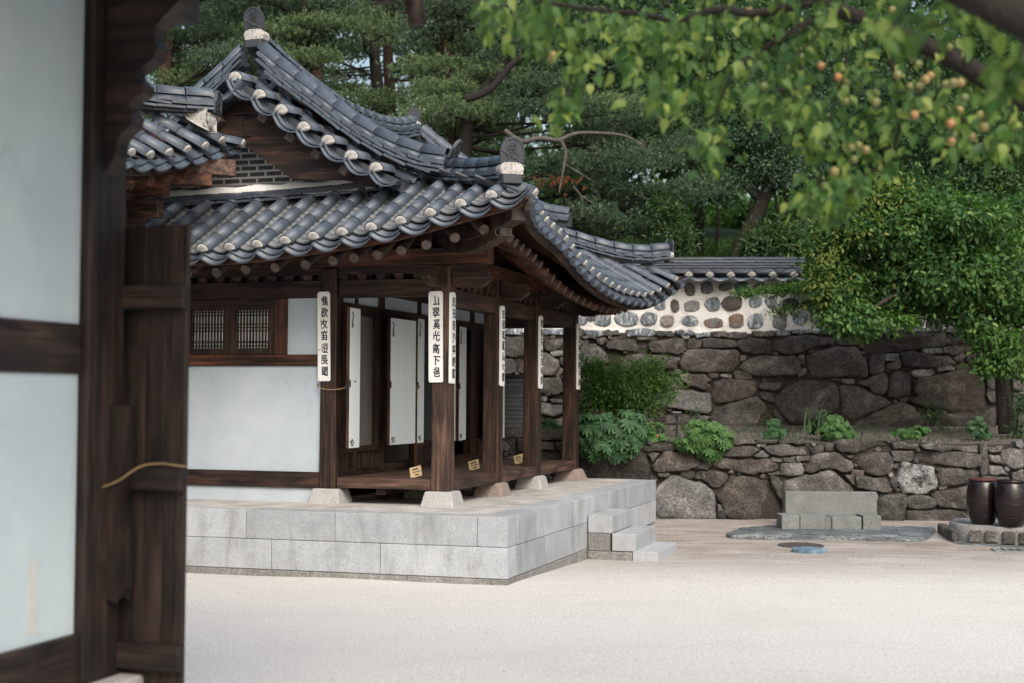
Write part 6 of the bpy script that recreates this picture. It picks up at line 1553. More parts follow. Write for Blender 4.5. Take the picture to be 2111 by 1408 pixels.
# ------------------------------------------------------------------ gate house close to the camera, at the left
G = empty('gate_house', (HX, HY, 0), TH, 'blurred white plastered wall and dark post of the near building at the left', 'house')
def gb(nm, x0, x1, y0, y1, z0, z1, mat, bw=.006): 
    o = MB().box(x0, x1, y0, y1, z0, z1).build(nm, MT[mat], G)
    if bw: bevel(o, bw, 2)
    return o
PX = 1.15
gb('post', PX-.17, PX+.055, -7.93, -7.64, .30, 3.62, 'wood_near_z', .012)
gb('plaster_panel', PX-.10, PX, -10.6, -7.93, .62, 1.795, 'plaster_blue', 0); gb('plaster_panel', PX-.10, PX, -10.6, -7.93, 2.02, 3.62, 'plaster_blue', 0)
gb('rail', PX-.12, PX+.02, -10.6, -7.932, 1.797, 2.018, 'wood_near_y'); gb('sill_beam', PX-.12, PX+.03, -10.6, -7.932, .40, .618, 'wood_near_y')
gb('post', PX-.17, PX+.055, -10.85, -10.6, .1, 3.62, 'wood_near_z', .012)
gb('stone_footing', PX-.2, PX+.16, -10.9, -7.55, -.1, .39, 'stone_base', .02)
MB().box(PX+.0005, PX+.002, -8.27, -8.20, .66, .98).build('faint_stain', MT['stain'], G)
gb('head_beam', PX-.14, PX+.06, -11, -7.0, 3.63, 3.85, 'wood_near_y')
poly = [(1.19, 2.70), (1.225, 2.76), (1.262, 2.80), (1.268, 2.87), (1.29, 2.905), (1.335, 2.94), (1.352, 2.985), (1.325, 3.03), (1.345, 3.065), (1.395, 3.09), (1.405, 3.13), (1.36, 3.165), (1.355, 3.19), (1.40, 3.215), (1.45, 3.245), (1.475, 3.30), (1.452, 3.345), (1.462, 3.395), (1.50, 3.435), (1.575, 3.50), (1.66, 3.62), (1.19, 3.62)]
bevel(fixn(MB().prism(poly, 'y', -7.83, -7.73).build('carved_bracket', MT['wood_near_x'], G)), .008, 2)
# overhanging eave above the picture with its last rafter tip
for k in range(9):
    y = -7.70 - .36*k; dz = 0
    o = MB().tube([(2.70, y, 3.35), (2.695, y, 3.42), (2.66, y, 3.52), (2.4, y, 3.66), (1.2, y, 4.12), (-.2, y, 4.66)], [.036, .042, .055, .06, .06, .06], 12).build('rafter', MT['wood_near_x'], G, True)
MB().add([(2.85, -11.2, 3.66), (2.85, -7.35, 3.66), (-.4, -7.35, 4.96), (-.4, -11.2, 4.96), (2.85, -11.2, 3.74), (2.85, -7.35, 3.74), (-.4, -7.35, 5.06), (-.4, -11.2, 5.06)], [(0,3,2,1),(4,5,6,7),(0,1,5,4),(1,2,6,5),(2,3,7,6),(3,0,4,7)]).build('roof', MT['tile_dark'], G)
# open plank door leaf of the gate, with battens and bolt block
D = MB().box(PX-.02, PX+.0, -7.62, -7.55, .40, 2.50).build('gate_door', MT['wood_near_z'], G)
xs3 = [PX+.003, 1.295, 1.405, 1.513]
for a, b in zip(xs3[:-1], xs3[1:]): bevel(MB().box(a, b-.003, -7.60, -7.565, .28, 2.505).build('plank', MT['wood_near_z'], D), .003)
for z0, z1 in ((2.105, 2.215), (1.255, 1.36), (.42, .54), (.20, .30)): bevel(MB().box(PX+.0, 1.53, -7.665, -7.602, z0, z1).build('batten', MT['wood_near_x'], D), .006, 2)
bevel(MB().prism([(PX+.02, 1.645), (1.285, 1.645), (1.285, 1.42), (1.255, 1.22), (1.285, 1.05), (1.285, .80), (1.26, .75), (PX+.02, .78)], 'y', -7.76, -7.668).build('bolt_block', MT['wood_near_z'], D), .01, 2)
gr = MB().tube([HM @ p for p in curve3([(1.12, -7.80, 1.26), (1.20, -7.80, 1.275), (1.28, -7.78, 1.31), (1.36, -7.74, 1.37), (1.44, -7.70, 1.385), (1.53, -7.68, 1.375), (1.54, -7.62, 1.37)])], .0042, 8).build('rope', MT['rope'], None, True)
tag(gr, 'tan rope looped over the batten of the near plank gate', 'rope', 'tan ropes tying the doors')
# ------------------------------------------------------------------ foliage
LEAF = np.array([(0, 0, 0), (.30, .30, .05), (.70, .24, .02), (1.0, 0, -.10), (.70, -.24, .02), (.30, -.30, .05)])
LF = np.array([(0, 1, 2, 3), (0, 3, 4, 5)])
def unit(a): return a / (np.linalg.norm(a, axis=1, keepdims=True) + 1e-9)
def leaves(P_, Dr, Nm, S, shape=LEAF, faces=LF, wf=1.0):
    P_ = np.asarray(P_); Dr = unit(np.asarray(Dr)); sd_ = unit(np.cross(Dr, Nm)); nn = np.cross(sd_, Dr)
    sh = shape[None]*1.0
    V = P_[:, None] + S[:, None, None]*(sh[..., 0:1]*Dr[:, None] + sh[..., 1:2]*wf*sd_[:, None] + sh[..., 2:3]*nn[:, None])
    k = shape.shape[0]; Fq = (faces[None] + (np.arange(len(P_))*k)[:, None, None]).reshape(-1, faces.shape[1])
    return V.reshape(-1, 3), Fq
def rnd_dirs(n): return unit(rng.normal(size=(n, 3)))
def crown(blobs, per, leaf, shell=.55, clump=.16, droop=.5, wf=1.0, flat=1.0, leaf_per=30):
    """blobs: (centre, (rx,ry,rz), number of clumps)"""
    Ps = []; Ds = []; Ns = []; twigs = []
    for c, r_, n in blobs:
        d = rnd_dirs(n); rad = (shell + (1-shell)*rng.random(n))[:, None]
        cc = np.array(c) + d*rad*np.array(r_)
        twigs.append((np.array(c), cc))
        q = rng.normal(size=(n, leaf_per, 3))*clump*np.array([1, 1, .65*flat]); pos = cc[:, None] + q
        out_ = unit((pos - np.array(c)).reshape(-1, 3)) 
        Dd = out_*.6 + rng.normal(size=out_.shape)*.55; Dd[:, 2] -= droop
        Nn = rng.normal(size=out_.shape)*.45 + out_*.4 + np.array([0, 0, .9])
        Ps.append(pos.reshape(-1, 3)); Ds.append(Dd); Ns.append(Nn)
    P_ = np.concatenate(Ps); S = leaf*(.65+.6*rng.random(len(P_)))
    return leaves(P_, np.concatenate(Ds), np.concatenate(Ns), S, wf=wf), twigs
def limb(pts, rads, name, mat, par, n=7):
    return MB().tube(curve3(pts), list(np.interp(np.linspace(0, 1, 8*(len(pts)-1)+1), np.linspace(0, 1, len(rads)), rads)), n).build(name, MT[mat], par, True)
def wp(px, py, Y): return tuple(at(px, py, Y))
def ell(px, py, rx, ry, Y, dy=None):          # a clump of foliage at distance Y, as wide as it shows
    s = Y/F_; return (wp(px, py, Y), (rx*s, (dy if dy else (rx+ry)*.5*s), ry*s))

def broad_tree(name, label, trunk, crown_px, Y, leaf, mat, density=1.0, bark='bark_dark', tr=(.2, .1), clump=.2, group='broadleaf trees on the hill behind the wall', lp=34, wf=1.0):
    T = [wp(x, y, Y) for x, y in trunk]
    base = Vector(T[0]); root = empty(name, base, 0, label, 'tree', group)
    loc = lambda p: tuple(Vector(p) - base)
    limb([loc(p) for p in T], list(np.linspace(tr[0], tr[1], 4)), 'trunk', bark, root, 9)
    blobs = []
    for x, y, rx, ry, n in crown_px:
        c, r_ = ell(x, y, rx, ry, Y + random.uniform(-.8, .8)); blobs.append((np.array(loc(c)), r_, int(n*density)))
    top = Vector(loc(T[-1])); mid = Vector(loc(T[len(T)//2]))
    for c, r_, n in blobs:
        c = Vector(c); s0 = top if (c-top).length < (c-mid).length else mid
        a = s0.lerp(c, .5) + Vector((0, 0, .25)); limb([s0, a, c, c + (c-s0).normalized()*r_[0]*.6], [tr[1]*.8, tr[1]*.5, tr[1]*.25, .01], 'branch', bark, root, 5)
    (V, Fq), tw = crown(blobs, 0, leaf, clump=clump, leaf_per=lp, wf=wf)
    link('foliage', fast('foliage', V, Fq), root, MT[mat]); return root

def pine_pads(pads, bright=.5, needle=.13, wn=.0095):
    """pads: (centre, (rx,ry,rz), tufts)"""
    P_ = []; A = []
    for c, r_, n in pads:
        th = rng.random(n)*6.283; rr = np.sqrt(rng.random(n)); ph = rng.random(n)
        x = np.cos(th)*rr*r_[0]; y = np.sin(th)*rr*r_[1]; dome = np.sqrt(np.maximum(0, 1-rr**2))
        z = dome*r_[2]*(1 - 1.1*ph**1.6) ; lump = .25*r_[2]*np.sin(x*6+c[0]*3)*np.cos(y*5)
        P_.append(np.stack([x, y, z+lump], 1) + np.array(c)); A.append(np.stack([x/r_[0]*.8, y/r_[1]*.8, .75+.5*rng.random(n)], 1))
    P_ = np.concatenate(P_); P_ = P_ + rng.normal(size=P_.shape)*np.array([.16, .16, .05]); A = unit(np.concatenate(A) + rng.normal(size=P_.shape)*.35); n = len(P_); k = 20
    d = unit(A[:, None] * .75 + rng.normal(size=(n, k, 3))*.62); d = d.reshape(-1, 3)
    start = np.repeat(P_, k, 0) + np.repeat(A, k, 0)*rng.random((n*k, 1))*.06
    L = needle*(.7+.5*rng.random(n*k))[:, None]
    sd_ = unit(np.cross(d, rng.normal(size=d.shape)))*wn
    tip = start + d*L + np.array([0, 0, -.004]); V = np.stack([start-sd_, start+sd_, tip], 1).reshape(-1, 3)
    Fq = np.arange(len(V)).reshape(-1, 3)
    return V, Fq, P_, A
def pine_tree(label, trunk, pads_px, Y, tr=(.17, .09), bark='bark_pine', mat='needle', bright_px=(), extra=(), name='pine_tree', dens=1.0):
    T = [wp(x, y, Y) for x, y in trunk]; base = Vector(T[0]); root = empty(name, base, 0, label, 'tree', 'pine trees on the hill behind the house')
    loc = lambda p: Vector(p) - base
    limb([loc(p) for p in T], list(np.linspace(tr[0], tr[1], 4)), 'trunk', bark, root, 9)
    TL = curve3([loc(p) for p in T])
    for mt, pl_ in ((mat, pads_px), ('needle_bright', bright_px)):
        if not pl_: continue
        pads = []
        for x, y, rx, ry in pl_:
            yy_ = Y + random.uniform(-1.4, 1.4); c, r_ = ell(x + random.uniform(-6, 6), y, rx*1.2, ry*.92, yy_, (rx)*Y/F_*.9); c = loc(c); area = r_[0]*r_[1]
            pads.append((np.array(c) - np.array([0, 0, r_[2]*.3]), (r_[0], r_[1], r_[2]*1.3), int(dens*(190 + 760*area))))
            j = min(TL, key=lambda p: (p-Vector(c)).length + .6*abs(p.z - c.z + .3)); m_ = j.lerp(Vector(c), .55) + Vector((random.uniform(-.1, .1), 0, -.10))
            limb([j, j.lerp(m_, .5) + Vector((0, 0, random.uniform(-.2, .05))), m_, Vector(c) + Vector((0, 0, -.10))], [.036, .03, .022, .012], 'branch', 'bark_dark', root, 5)
            for q in range(5):
                e = Vector(c) + Vector((random.uniform(-.8, .8)*r_[0], random.uniform(-.6, .6)*r_[1], random.uniform(-.1, .3)*r_[2])); s0 = m_.lerp(Vector(c), random.random())
                limb([s0, s0.lerp(e, .5) + Vector((0, 0, random.uniform(-.08, .08))), e], [.018, .012, .006], 'twig', 'bark_dark', root, 4)
        V, Fq, P_, A = pine_pads(pads)
        link('needles', fast('needles', V, Fq), root, MT[mt])
        sel = rng.random(len(P_)) < (.30 if mt == 'needle_bright' else .07)      # upright young shoots
        if sel.any():
            p = P_[sel] + A[sel]*.05; n = len(p); h = .035+.05*rng.random((n, 1)); r_ = .008
            V = np.stack([p+[r_, 0, 0], p+[-r_*.5, r_*.87, 0], p+[-r_*.5, -r_*.87, 0], p + np.concatenate([rng.normal(size=(n, 2))*.008, h], 1)], 1).reshape(-1, 3)
            Fq = (np.array([(0, 1, 3), (1, 2, 3), (2, 0, 3)])[None] + (np.arange(n)*4)[:, None, None]).reshape(-1, 3)
            link('young_shoots', fast('young_shoots', V, Fq), root, MT['candle'])
    for pts, r0, r1, bk in extra:
        limb([loc(wp(x, y, Y-1.9)) for x, y in pts], [r0, (r0+r1)/2, r1], 'bare_branch', bk, root, 6)
    return root

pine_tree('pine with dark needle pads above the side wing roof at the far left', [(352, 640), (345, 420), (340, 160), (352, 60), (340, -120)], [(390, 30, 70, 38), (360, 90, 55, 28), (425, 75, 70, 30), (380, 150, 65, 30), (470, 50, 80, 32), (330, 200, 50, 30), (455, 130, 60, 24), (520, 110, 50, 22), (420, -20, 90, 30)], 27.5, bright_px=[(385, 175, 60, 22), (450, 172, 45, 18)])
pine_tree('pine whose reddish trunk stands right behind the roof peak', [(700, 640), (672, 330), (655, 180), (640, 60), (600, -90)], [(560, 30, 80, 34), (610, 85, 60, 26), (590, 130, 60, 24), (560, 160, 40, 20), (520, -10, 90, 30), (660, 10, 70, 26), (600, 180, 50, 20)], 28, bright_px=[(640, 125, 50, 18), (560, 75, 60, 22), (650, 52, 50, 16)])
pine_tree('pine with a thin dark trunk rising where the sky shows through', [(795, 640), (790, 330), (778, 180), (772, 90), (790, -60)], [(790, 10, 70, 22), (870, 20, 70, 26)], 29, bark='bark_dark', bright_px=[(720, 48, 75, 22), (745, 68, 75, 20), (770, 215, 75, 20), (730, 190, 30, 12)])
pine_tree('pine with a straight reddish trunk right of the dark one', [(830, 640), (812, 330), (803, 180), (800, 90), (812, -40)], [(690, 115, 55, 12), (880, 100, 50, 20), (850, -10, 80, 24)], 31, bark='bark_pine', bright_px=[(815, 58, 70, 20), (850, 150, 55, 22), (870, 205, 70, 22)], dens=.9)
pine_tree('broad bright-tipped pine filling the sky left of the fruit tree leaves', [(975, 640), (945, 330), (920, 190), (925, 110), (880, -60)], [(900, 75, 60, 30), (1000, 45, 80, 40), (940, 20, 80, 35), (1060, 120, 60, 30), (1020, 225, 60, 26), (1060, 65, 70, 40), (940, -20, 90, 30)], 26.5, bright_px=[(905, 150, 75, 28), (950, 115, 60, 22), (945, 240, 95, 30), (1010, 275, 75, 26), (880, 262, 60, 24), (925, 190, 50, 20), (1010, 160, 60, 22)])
pine_tree('leaning pine with a bare crooked branch over the corner end tile', [(940, 700), (955, 330), (985, 210), (1060, 120), (1140, 40), (1180, -60)],
          [(1150, 230, 70, 28), (1220, 290, 75, 34), (1300, 250, 80, 34), (1280, 340, 80, 36), (1370, 330, 75, 36), (1230, 390, 80, 34), (1340, 420, 75, 34), (1200, 450, 70, 28), (1290, 480, 80, 26), (1430, 300, 60, 34), (1410, 400, 60, 34), (1120, 180, 60, 26), (1150, 340, 40, 20)], 25.5, (.16, .06), 'bark_dark',
          bright_px=[(1250, 225, 80, 22), (1110, 390, 40, 22)],
          extra=[([(1040, 270), (1075, 292), (1110, 286), (1150, 290), (1160, 286)], .045, .04, 'bark_grey'), ([(1155, 290), (1190, 276), (1250, 276), (1290, 282), (1330, 302)], .038, .012, 'bark_grey'), ([(1156, 290), (1166, 315), (1162, 345), (1152, 400)], .036, .012, 'bark_grey'), ([(1165, 340), (1195, 358), (1228, 378)], .012, .005, 'bark_grey'), ([(1182, 385), (1200, 410), (1200, 445)], .014, .006, 'bark_grey'), ([(1200, 405), (1230, 426)], .009, .005, 'bark_grey'), ([(1290, 282), (1320, 300), (1340, 330)], .010, .004, 'bark_grey'), ([(1225, 300), (1240, 318)], .008, .003, 'bark_grey'), ([(960, 205), (1010, 185), (1060, 130), (1130, 95)], .07, .04, 'bark_dark')])
rp = random.Random(5); far = []
while len(far) < 105:
    x = rp.uniform(320, 960); y = rp.uniform(-70, 330)
    if 640 < x < 700 and 60 < y < 110: continue
    if 700 < x < 860 and 150 < y < 265: continue
    if 640 < x < 700 and 50 < y < 120: continue
    if 880 < x < 900: continue
    far.append((x, y, rp.uniform(36, 60), rp.uniform(16, 26)))
pine_tree('tall far pine whose pads fill the gaps above the roof peak', [(610, 640), (602, 330), (596, 180), (600, 60), (606, -90)], far, 35, (.14, .08), mat='needle', name='pine_tree', dens=.75)
V, Fq, P_, A = pine_pads([(np.array(wp(1150, 392, 23.7)), (.18, .15, .15), 26)]); dd = link('dead_needles', fast('dead_needles', V, Fq), bpy.data.objects['pine_tree.005'], MT['needle_dead'], Matrix.Translation(-Vector(bpy.data.objects['pine_tree.005'].location)))

FX = lambda l: l
broad_tree('slender_tree', 'slender dark tree with an upright black trunk left of the leaning one', [(1440, 560), (1442, 450), (1438, 380), (1445, 200)], [(1400, 300, 60, 45, 60), (1470, 250, 80, 50, 80), (1400, 200, 80, 60, 80), (1500, 150, 90, 60, 80), (1380, 100, 90, 60, 80), (1470, 60, 90, 60, 70)], 29, .085, 'leaf_mid', tr=(.10, .07))
broad_tree('leaning_tree', 'tree with a thick black trunk leaning right, fine leaves hanging down to the wall', [(1505, 580), (1530, 500), (1570, 420), (1600, 340), (1640, 180)], [(1500, 330, 90, 50, 130), (1560, 270, 110, 55, 150), (1620, 350, 80, 45, 90), (1475, 385, 50, 36, 60), (1680, 250, 90, 60, 110), (1540, 200, 100, 50, 90)], 26.5, .062, 'leaf_dark', tr=(.16, .10), clump=.17, lp=44)
broad_tree('shade_tree', 'dark tree behind the fruit tree with a black trunk beside the low bush', [(1665, 560), (1658, 480), (1665, 410), (1700, 300)], [(1750, 300, 110, 80, 150), (1830, 220, 110, 80, 130), (1700, 180, 110, 80, 120), (1880, 330, 90, 70, 90), (1800, 390, 60, 40, 50)], 30, .085, 'leaf_dark', tr=(.17, .12))
broad_tree('maple_tree', 'fresh green leafy tree at the far right behind the fruit tree', [(2010, 600), (2005, 450), (2000, 300)], [(1950, 300, 90, 60, 120), (2060, 250, 100, 80, 140), (2100, 380, 90, 70, 110), (2030, 370, 70, 50, 70), (1960, 400, 60, 34, 50), (2120, 130, 90, 80, 90)], 25.5, .075, 'leaf_mid', tr=(.13, .09))
broad_tree('background_tree', 'pale leafed tree glimpsed behind the pines in the upper middle', [(1230, 640), (1228, 420), (1225, 250)], [(1180, 90, 100, 80, 150), (1290, 120, 110, 80, 150), (1250, 20, 130, 70, 130), (1130, 160, 70, 60, 80), (1340, 210, 70, 50, 60)], 33, .09, 'leaf_dark', tr=(.14, .1))
broad_tree('background_tree', 'large dark tree beyond the upper right, behind the thick fruit tree branch', [(1860, 640), (1850, 420), (1850, 200)], [(1650, 70, 120, 80, 150), (1780, 90, 120, 80, 150), (1920, 120, 120, 80, 150), (2060, 40, 120, 90, 130), (1540, 30, 110, 70, 110)], 34, .095, 'leaf_mid', tr=(.18, .12))
# slim stems between
for k, (x, r_) in enumerate(((1475, .045), (1578, .035), (1600, .04), (1625, .05), (1640, .03), (1545, .03), (1750, .06), (1820, .05))):
    T = [wp(x, 560, 31), wp(x+random.uniform(-8, 8), 440, 31), wp(x+random.uniform(-26, 26), 330, 31)]
    lbl = ['thin dark stem beside the upright black trunk', 'thin stem left of the pale gap in the trees', 'thin stem crossing the pale gap', 'slim dark trunk right of the pale gap', 'thin stem close to the thick black trunk', 'thin stem behind the leaning trunk', 'slim trunk in the shade above the small garden tree', 'slim trunk behind the crown of the small garden tree'][k]
    s0 = empty('sapling', T[0], 0, lbl, 'sapling', 'thin saplings in the shade behind the wall')
    limb([tuple(Vector(p)-Vector(T[0])) for p in T], [r_, r_*.8, r_*.5], 'trunk', 'bark_dark', s0, 6)
    (V, Fq), _ = crown([(np.array(Vector(T[2])-Vector(T[0])), (.7, .6, .5), 22)], 0, .08, clump=.18, leaf_per=30)
    link('foliage', fast('foliage', V, Fq), s0, MT['leaf_dark'])
# far wood closing the view
rowb = []
for k in range(110):
    px = random.uniform(900, 2250); Y = random.uniform(38, 48); py = random.uniform(-80, 500)
    if 1340 < px < 1760 and py > 330: continue
    c, r_ = ell(px, py, 130, 90, Y); rowb.append((np.array(c), r_, 60))
for k in range(26):
    px = random.uniform(250, 1050); Y = random.uniform(38, 46); py = random.uniform(270, 560)
    c, r_ = ell(px, py, 130, 70, Y); rowb.append((np.array(c), r_, 40))
(V, Fq), _ = crown(rowb, 0, .20, shell=.2, clump=.34, leaf_per=26)
tag(link('far_wood', fast('far_wood', V, Fq), None, MT['leaf_mid']), 'dense wood on the hill that closes the view', kind='stuff')
rowb = []
for k in range(26):
    px = random.uniform(1330, 1780); Y = random.uniform(52, 62); py = random.uniform(385, 470)
    if 1575 < px < 1625 and py < 450: continue
    c, r_ = ell(px, py, 50, 26, Y); rowb.append((np.array(c), r_, 30))
(V, Fq), _ = crown(rowb, 0, .24, shell=.2, clump=.35, leaf_per=26)
tag(link('distant_shrubbery', fast('distant_shrubbery', V, Fq), None, MT['leaf_fresh']), 'pale green growth far behind the black trunks', kind='stuff')
# grass on the hill edge seen above the coping
n = 15000; gx = rng.uniform(-6, 14, n); gy = rng.uniform(24, 33, n); gzz = np.array([hillz(a, b) for a, b in zip(gx, gy)])
P_ = np.stack([gx, gy, gzz-.02], 1); D_ = rng.normal(size=(n, 3))*.35 + np.array([0, 0, 1]); N_ = rng.normal(size=(n, 3))
V, Fq = leaves(P_, D_, N_, .12+.2*rng.random(n), wf=.16); tag(link('hill_grass', fast('hill_grass', V, Fq), None, MT['leaf_fresh']), 'grass on the shaded hillside', kind='stuff')
def bush(name, label, blobs_px, Y, leaf, mat, cat='bush', clump=.12, lp=30, wf=.8, droop=.1, shell=.5, group=None, n_stem=5, stemmat='bark_dark'):
    bl = []; 
    for x, y, rx, ry, n in blobs_px:
        c, r_ = ell(x, y, rx, ry, Y); bl.append((np.array(c), r_, n))
    base = Vector((np.mean([b[0][0] for b in bl]), Y, min(b[0][2]-b[1][2] for b in bl))); root = empty(name, base, 0, label, cat, group)
    for c, r_, n in bl:
        for k in range(n_stem):
            e = Vector(c) - base + Vector((random.uniform(-.5, .5)*r_[0], random.uniform(-.4, .4)*r_[1], random.uniform(-.2, .5)*r_[2]))
            s0 = Vector((random.uniform(-.06, .06), random.uniform(-.04, .04), 0)); limb([s0, s0.lerp(e, .5)+Vector((0, 0, .05)), e], [.014, .009, .004], 'stem', stemmat, root, 4)
    (V, Fq), _ = crown([(np.array(Vector(c)-base), r_, n) for c, r_, n in bl], 0, leaf, shell=shell, clump=clump, leaf_per=lp, wf=wf, droop=droop)
    link('foliage', fast('foliage', V, Fq), root, MT[mat]); return root
bush('bamboo_bush', 'spiky green bush rising behind the coping between the black trunks', [(1595, 500, 52, 34, 60), (1625, 490, 30, 30, 30), (1570, 515, 36, 22, 30)], 25, .13, 'leaf_mid', wf=.4, clump=.16, lp=30)
bush('bush', 'dark bush behind the upturned far roof corner', [(1390, 490, 34, 44, 50), (1370, 440, 30, 34, 30)], 24.6, .10, 'leaf_mid', wf=.5)
bush('bush', 'low dark shrub behind the coping at the right, under the shade', [(1720, 500, 40, 26, 40), (1690, 480, 30, 30, 30)], 26, .08, 'leaf_dark', wf=.7)
# maple sprays hanging over the plastered wall
root = broad_tree('young_maple', 'small tree with fine sprays of leaves hanging over the plastered wall', [(1790, 640), (1780, 560), (1760, 540), (1740, 560)], [(1660, 590, 34, 12, 22), (1600, 598, 44, 8, 22), (1540, 604, 34, 6, 12), (1680, 625, 30, 10, 18), (1720, 590, 40, 26, 44), (1620, 640, 26, 7, 10), (1580, 650, 14, 10, 9), (1690, 560, 34, 18, 24)], 22.3, .046, 'leaf_fresh', tr=(.03, .02), clump=.055, group=None, lp=34)
# small garden tree at the right: rounded crown of drooping leaves
gt = [(2078, 892), (2070, 830), (2066, 780), (2060, 700), (2000, 600)]
dog = broad_tree('garden_tree', 'small tree with a rounded crown of drooping leaves, trunk on the terrace beside the weeds', gt,
    [(1770, 540, 84, 70, 175), (1850, 470, 100, 70, 200), (1760, 470, 56, 42, 80), (1950, 520, 110, 90, 210), (1850, 600, 110, 70, 190), (1960, 620, 90, 60, 130), (2060, 560, 90, 100, 180), (1730, 600, 56, 70, 130), (1710, 530, 40, 50, 60), (1760, 660, 60, 30, 60), (1960, 440, 70, 40, 90), (2080, 450, 80, 60, 110), (2030, 520, 80, 60, 170), (1970, 560, 90, 60, 150), (2090, 620, 60, 60, 110), (1900, 560, 80, 60, 120), (2000, 450, 80, 40, 110), (1790, 400, 26, 16, 16), (1835, 385, 10, 34, 12), (1900, 405, 50, 20, 36), (2030, 650, 60, 40, 60)], 20.9, .092, 'leaf_dogwood', tr=(.135, .07), bark='bark', clump=.095, group=None, lp=22, wf=.9, density=.6)
base = Vector(dog.location)
sp = []
for k in range(46):
    a = random.uniform(2.2, 5.2); x0, y0 = 1860 + random.uniform(-60, 200), 520 + random.uniform(-60, 80); rx = random.uniform(150, 200); ry = random.uniform(120, 165)
    ex_, ey_ = 1880 + math.cos(a)*(rx+20)*1.02, 520 + math.sin(a)*ry
    if ex_ > 2110: continue
    for q in range(5): c, r_ = ell(ex_ + (q-2)*7*math.cos(a), ey_ + (q-2)*9*math.sin(a) - 3, 9, 6, 20.4); sp.append((np.array(Vector(c)-base), r_, 1))
(V, Fq), _ = crown(sp, 0, .085, clump=.035, leaf_per=7, wf=.8); link('foliage', fast('foliage', V, Fq), dog, MT['leaf_dogwood'])
bl = []
for x, y, rx, ry, n in ((2050, 700, 44, 26, 46), (2085, 740, 46, 40, 56), (2040, 745, 26, 26, 26), (1840, 660, 60, 20, 30), (1760, 680, 40, 12, 16), (2020, 690, 24, 10, 12)):
    c, r_ = ell(x, y, rx, ry, 20.3); bl.append((np.array(Vector(c)-base), r_, n))
(V, Fq), _ = crown(bl, 0, .085, clump=.09, leaf_per=14, wf=.8); link('low_sprays', fast('low_sprays', V, Fq), dog, MT['leaf_fresh'])
bl = []
for x, y, rx, ry, n in ((1720, 460, 40, 20, 12), (1700, 520, 34, 30, 12), (1690, 580, 24, 34, 9), (1790, 410, 50, 16, 9), (1770, 450, 50, 20, 9), (1835, 370, 8, 26, 5), (1700, 640, 24, 26, 6), (1850, 410, 60, 16, 7), (1750, 490, 50, 20, 7), (1900, 460, 70, 30, 7), (1830, 560, 80, 50, 6)):
    c, r_ = ell(x, y, rx, ry, 20.2); bl.append((np.array(Vector(c)-base), r_, n))
(V, Fq), _ = crown(bl, 0, .075, clump=.12, leaf_per=9, wf=.8); link('highlight_leaves', fast('highlight_leaves', V, Fq), dog, MT['leaf_highlight'])  # paler leaves paint the crown's highlights, mostly at its upper left

# ------------------------------------------------------------------ terrace plants
def palmate(name, label, blobs_px, Y, leaf, mat, group=None, lp=1, nl=7):
    bl = [ell(x, y, rx, ry, Y) + (n,) for x, y, rx, ry, n in blobs_px]
    base = Vector((np.mean([b[0][0] for b in bl]), Y, min(b[0][2]-b[1][2]*.9 for b in bl))); root = empty(name, base, 0, label, 'plant', group)
    Ps = []; Ds = []; Ns = []; Ss = []; st_ = MB()
    for c, r_, n in bl:
        c = np.array(Vector(c)-base)
        for k in range(n):
            d = rnd_dirs(1)[0]; d[1] = -abs(d[1])*.9 - .1 if rng.random() < .75 else d[1]; d = d/np.linalg.norm(d); p = c + d*np.array(r_)*(.50+.72*rng.random())
            s0 = Vector((random.uniform(-.05, .05), 0, 0)); 
            if k % 3 == 0: st_.tube([s0, Vector(c)*.6 + Vector(p)*.1, Vector(p)], [.007, .005, .003], 4, False)
            axis = d*.8 + np.array([0, -.15, .25]) + rng.normal(size=3)*.25; axis /= np.linalg.norm(axis)
            t1 = np.cross(axis, [0, 0, 1.0]); t1 /= np.linalg.norm(t1)+1e-6; t2 = np.cross(axis, t1); s = leaf*(.7+.5*rng.random())
            down = -t2 if (-t2)[2] < 0 else t2
            for q in range(nl):
                a = -1.9 + 3.8*q/(nl-1); dr = down*math.cos(a) + t1*math.sin(a) + axis*.15; dr = dr + np.array([0, 0, -.25])
                Ps.append(p); Ds.append(dr); Ns.append(axis); Ss.append(s*(1-.25*abs(a)/1.9))
    sh = np.array([(0, 0, 0), (.35, .15, .03), (.7, .13, .0), (1.0, 0, -.12), (.7, -.13, .0), (.35, -.15, .03)])
    V, Fq = leaves(np.array(Ps), np.array(Ds), np.array(Ns), np.array(Ss), shape=sh)
    st_.build('stems', MT['leaf_peony'], root, True); link('leaves', fast('leaves', V, Fq), root, MT[mat]); return root
PG = 'peony clumps on the terrace'
palmate('peony', 'large mound of blue-green peony leaves spilling over the wall beside the last pillar', [(1235, 882, 50, 32, 130), (1285, 888, 42, 36, 120), (1255, 915, 54, 24, 90), (1305, 872, 22, 28, 34), (1212, 905, 26, 22, 46)], 19.42, .145, 'leaf_peony', PG)
palmate('peony', 'light green peony mound right of the garden lamp, hanging over the terrace edge', [(1450, 893, 38, 28, 110), (1480, 903, 26, 22, 55), (1425, 912, 30, 14, 40), (1457, 926, 22, 14, 30)], 19.5, .12, 'leaf_peony_light', PG)
palmate('peony', 'small peony with faded flowers between the two big mounds', [(1350, 900, 30, 14, 34), (1345, 880, 24, 14, 20)], 19.9, .10, 'leaf_peony_light', PG)
palmate('peony', 'peony leaves seen between the third and last porch-side pillars', [(1130, 880, 26, 18, 50), (1125, 905, 22, 18, 40), (1150, 900, 16, 14, 22)], 19.9, .14, 'leaf_peony', PG)
palmate('peony', 'small peony plant on the gravel below the half-round boulder', [(1595, 890, 22, 12, 34), (1598, 872, 12, 10, 14)], 20.2, .09, 'leaf_peony', PG)
